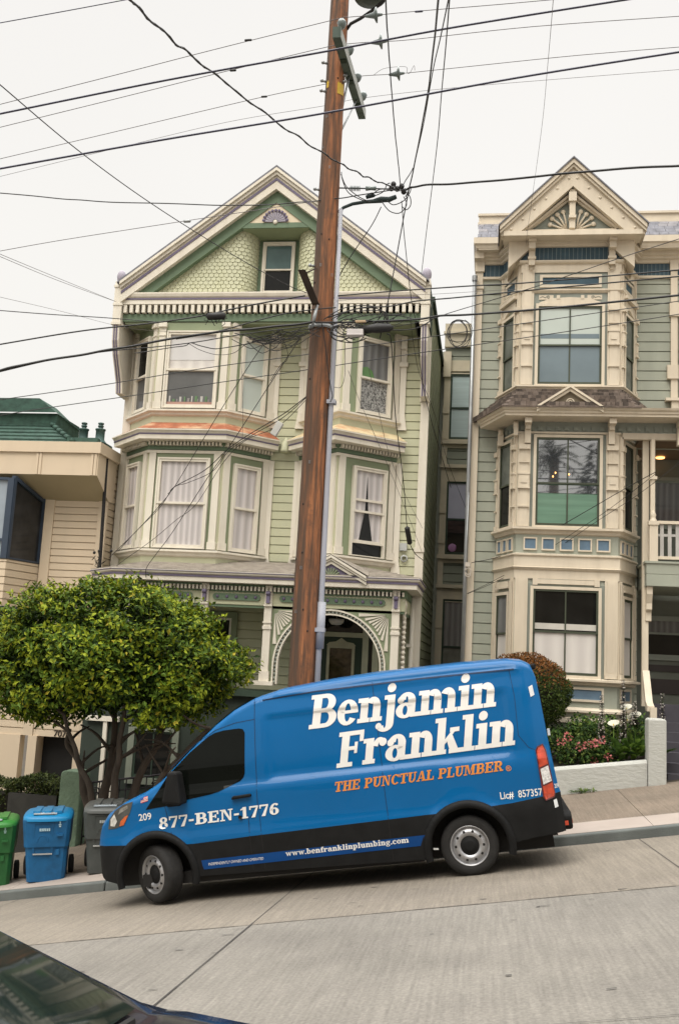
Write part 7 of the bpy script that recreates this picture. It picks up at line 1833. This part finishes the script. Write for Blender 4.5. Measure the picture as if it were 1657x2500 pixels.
b = MB(); b.tube([(.30, .72, .985), (.20, .2, 1.05), (.02, -.3, 1.16)], .012, 5); b.tube([(.36, .60, .985), (.30, .0, 1.02), (.26, -.4, 1.03)], .012, 5); b.build('wiper', M_black, CAR, local=True)
for sg in (-1, 1):
    b = MB(); q = []
    for x in (-2.2, -1.6, -.9, -.45, .15):
        for (a, c) in zip(st, st[1:]):
            if a[0] <= x <= c[0]:
                t = (x-a[0])/(c[0]-a[0]); zb, zt_, hb, ht = (a[k]+(c[k]-a[k])*t for k in (2, 3, 4, 5))
                hi = zb+(zt_-zb)*.88; q += [(x, sg*(hb*.985+.006), zb+.03), (x, sg*(ht+.07*(hb-ht)+.012), max(zb+.05, hi))]
    b.add(q, [(2*i, 2*i+2, 2*i+3, 2*i+1) for i in range(4)]); b.build('side_window', cglass, CAR, local=True)
    for x in (.95, -2.55):
        b = MB(); b.lathe([(0, -.1), (.2, -.1), (.31, -.09), (.32, 0), (.31, .09), (.2, .1), (0, .1)], (x, sg*.80, .32), (0, 1, 0), 24); wo = b.build('wheel', rubber, CAR, local=True)
        b = MB(); b.lathe([(.2, 0), (.17, .02), (.06, .0), (0, .02)], (x, sg*.90, .32), (0, sg, 0), 20); b.build('rim', steel, wo, local=True)
    b = MB(); b.ball((1.38, sg*.62, .60), .14, .14, .07, 12, 6); b.build('headlight', mat('lamp_clear', (1, 1, 1)), CAR, local=True)
    if sg > 0: continue
    b = MB(); b.hexa([(.10, sg*.93, .92), (.25, sg*.93, .92), (.25, sg*1.08, .93), (.12, sg*1.08, .93), (.10, sg*.93, 1.05), (.22, sg*.93, 1.05), (.22, sg*1.08, 1.06), (.12, sg*1.08, 1.06)]); b.build('wing_mirror', cpaint, CAR, local=True, bevel=.02)
# ------------------------------------------------------------------ what stands across the street (seen mirrored in the window glass)
def mirrored(px, py, Yv):
    """point behind the camera whose reflection in the bay front (Y = 20.48) is seen at px, py"""
    p = at(px, py, Yv); return Vector((p.x, 2*20.48-p.y, p.z))
T = thing('palm_tree', 'tall palm across the street, mirrored in the middle bay window', 'tree', tuple(mirrored(1340, 1190, 58)*1.0))
pc = mirrored(1352, 1120, 58); b = MB(); b.tube([(pc.x, pc.y, -2), (pc.x, pc.y, pc.z)], .28, 8); b.build('trunk', M_bark, T)
b = MB(); random.seed(2)
for k in range(34):
    a = random.uniform(0, 6.283); el = random.uniform(-.5, 1.2); L_ = random.uniform(1.5, 2.1)
    pr = None
    for i in range(7):
        t = i/6; q = pc+Vector((math.cos(a)*math.cos(el)*L_*t, math.sin(a)*math.cos(el)*L_*t, math.sin(el)*L_*t-.9*t*t))
        if pr is not None:
            d = (q-pr)
            for s in (-1, 1): add_leaf(b, pr, (d.normalized()+Vector((-math.sin(a), math.cos(a), -.3))*s*.8), Vector((0, 0, 1)), .5, .10, 0, .1)
            b.cur = 0; b.tube([pr, q], .02, 3)
        pr = q
b.build('crown', leaf_mats('palm_leaf', [(.035, .045, .022)], .1), T, fix=False)
T = thing('conifer', 'dark conifer across the street, mirrored at the right of the middle bay window', 'tree', tuple(mirrored(1455, 1190, 50)))
pc = mirrored(1458, 1080, 50); b = MB(); b.tube([(pc.x, pc.y, -2), (pc.x, pc.y, pc.z)], .2, 8, .04); b.build('trunk', M_bark, T)
b = MB()
for k in range(1500):
    h = random.random()**.6*6.5; r = .12+.30*h*random.uniform(.2, 1); a = random.uniform(0, 6.283); add_leaf(b, Vector((pc.x, pc.y, pc.z-h))+Vector((math.cos(a), math.sin(a), -.25))*r, Vector((math.cos(a), math.sin(a), -.1)), Vector((0, 0, 1)), .5, .2, 0, .2)
b.build('crown', leaf_mats('conifer_leaf', [(.02, .03, .018)], .05), T, fix=False)
H4 = thing('low_house', 'low house with a dull red roof across the street, mirrored in the middle bay window', 'house', (1, -18, -3))
z0 = mirrored(1390, 1205, 52).z; b = MB(); b.box(-9, 11, -22, -12.2, -4, z0-.55); b.build('wall', M_tan, H4)
b = MB(); b.add([(-9.5, -11.6, z0-.6), (11.5, -11.6, z0-.6), (11.5, -17, z0+1.0), (-9.5, -17, z0+1.0), (11.5, -22.5, z0-.6), (-9.5, -22.5, z0-.6)], [(0, 1, 2, 3), (3, 2, 4, 5)]); b.build('roof', mat('roof_dull_red', (.16, .07, .05), .8, .2, 5), H4)
for x in (-6, -1, 4, 8): window(H4, (x+1.2, -12.2), (x, -12.2), .1, 1.1, z0-2.4, z0-1.0, M_cream, M_cream, (G_dark, G_dark))
# warm lamps inside the middle bay window
b = MB()
for px, py in ((1349, 1163), (1355, 1154), (1388, 1158)):
    p = at(px, py, 20.455); b.ball(tuple(p), .014, .006, .018, 8, 6); b.cut()
lo_ = b.build('room_lamp', mat('lamp_glow', (1, .62, .25)), WM)
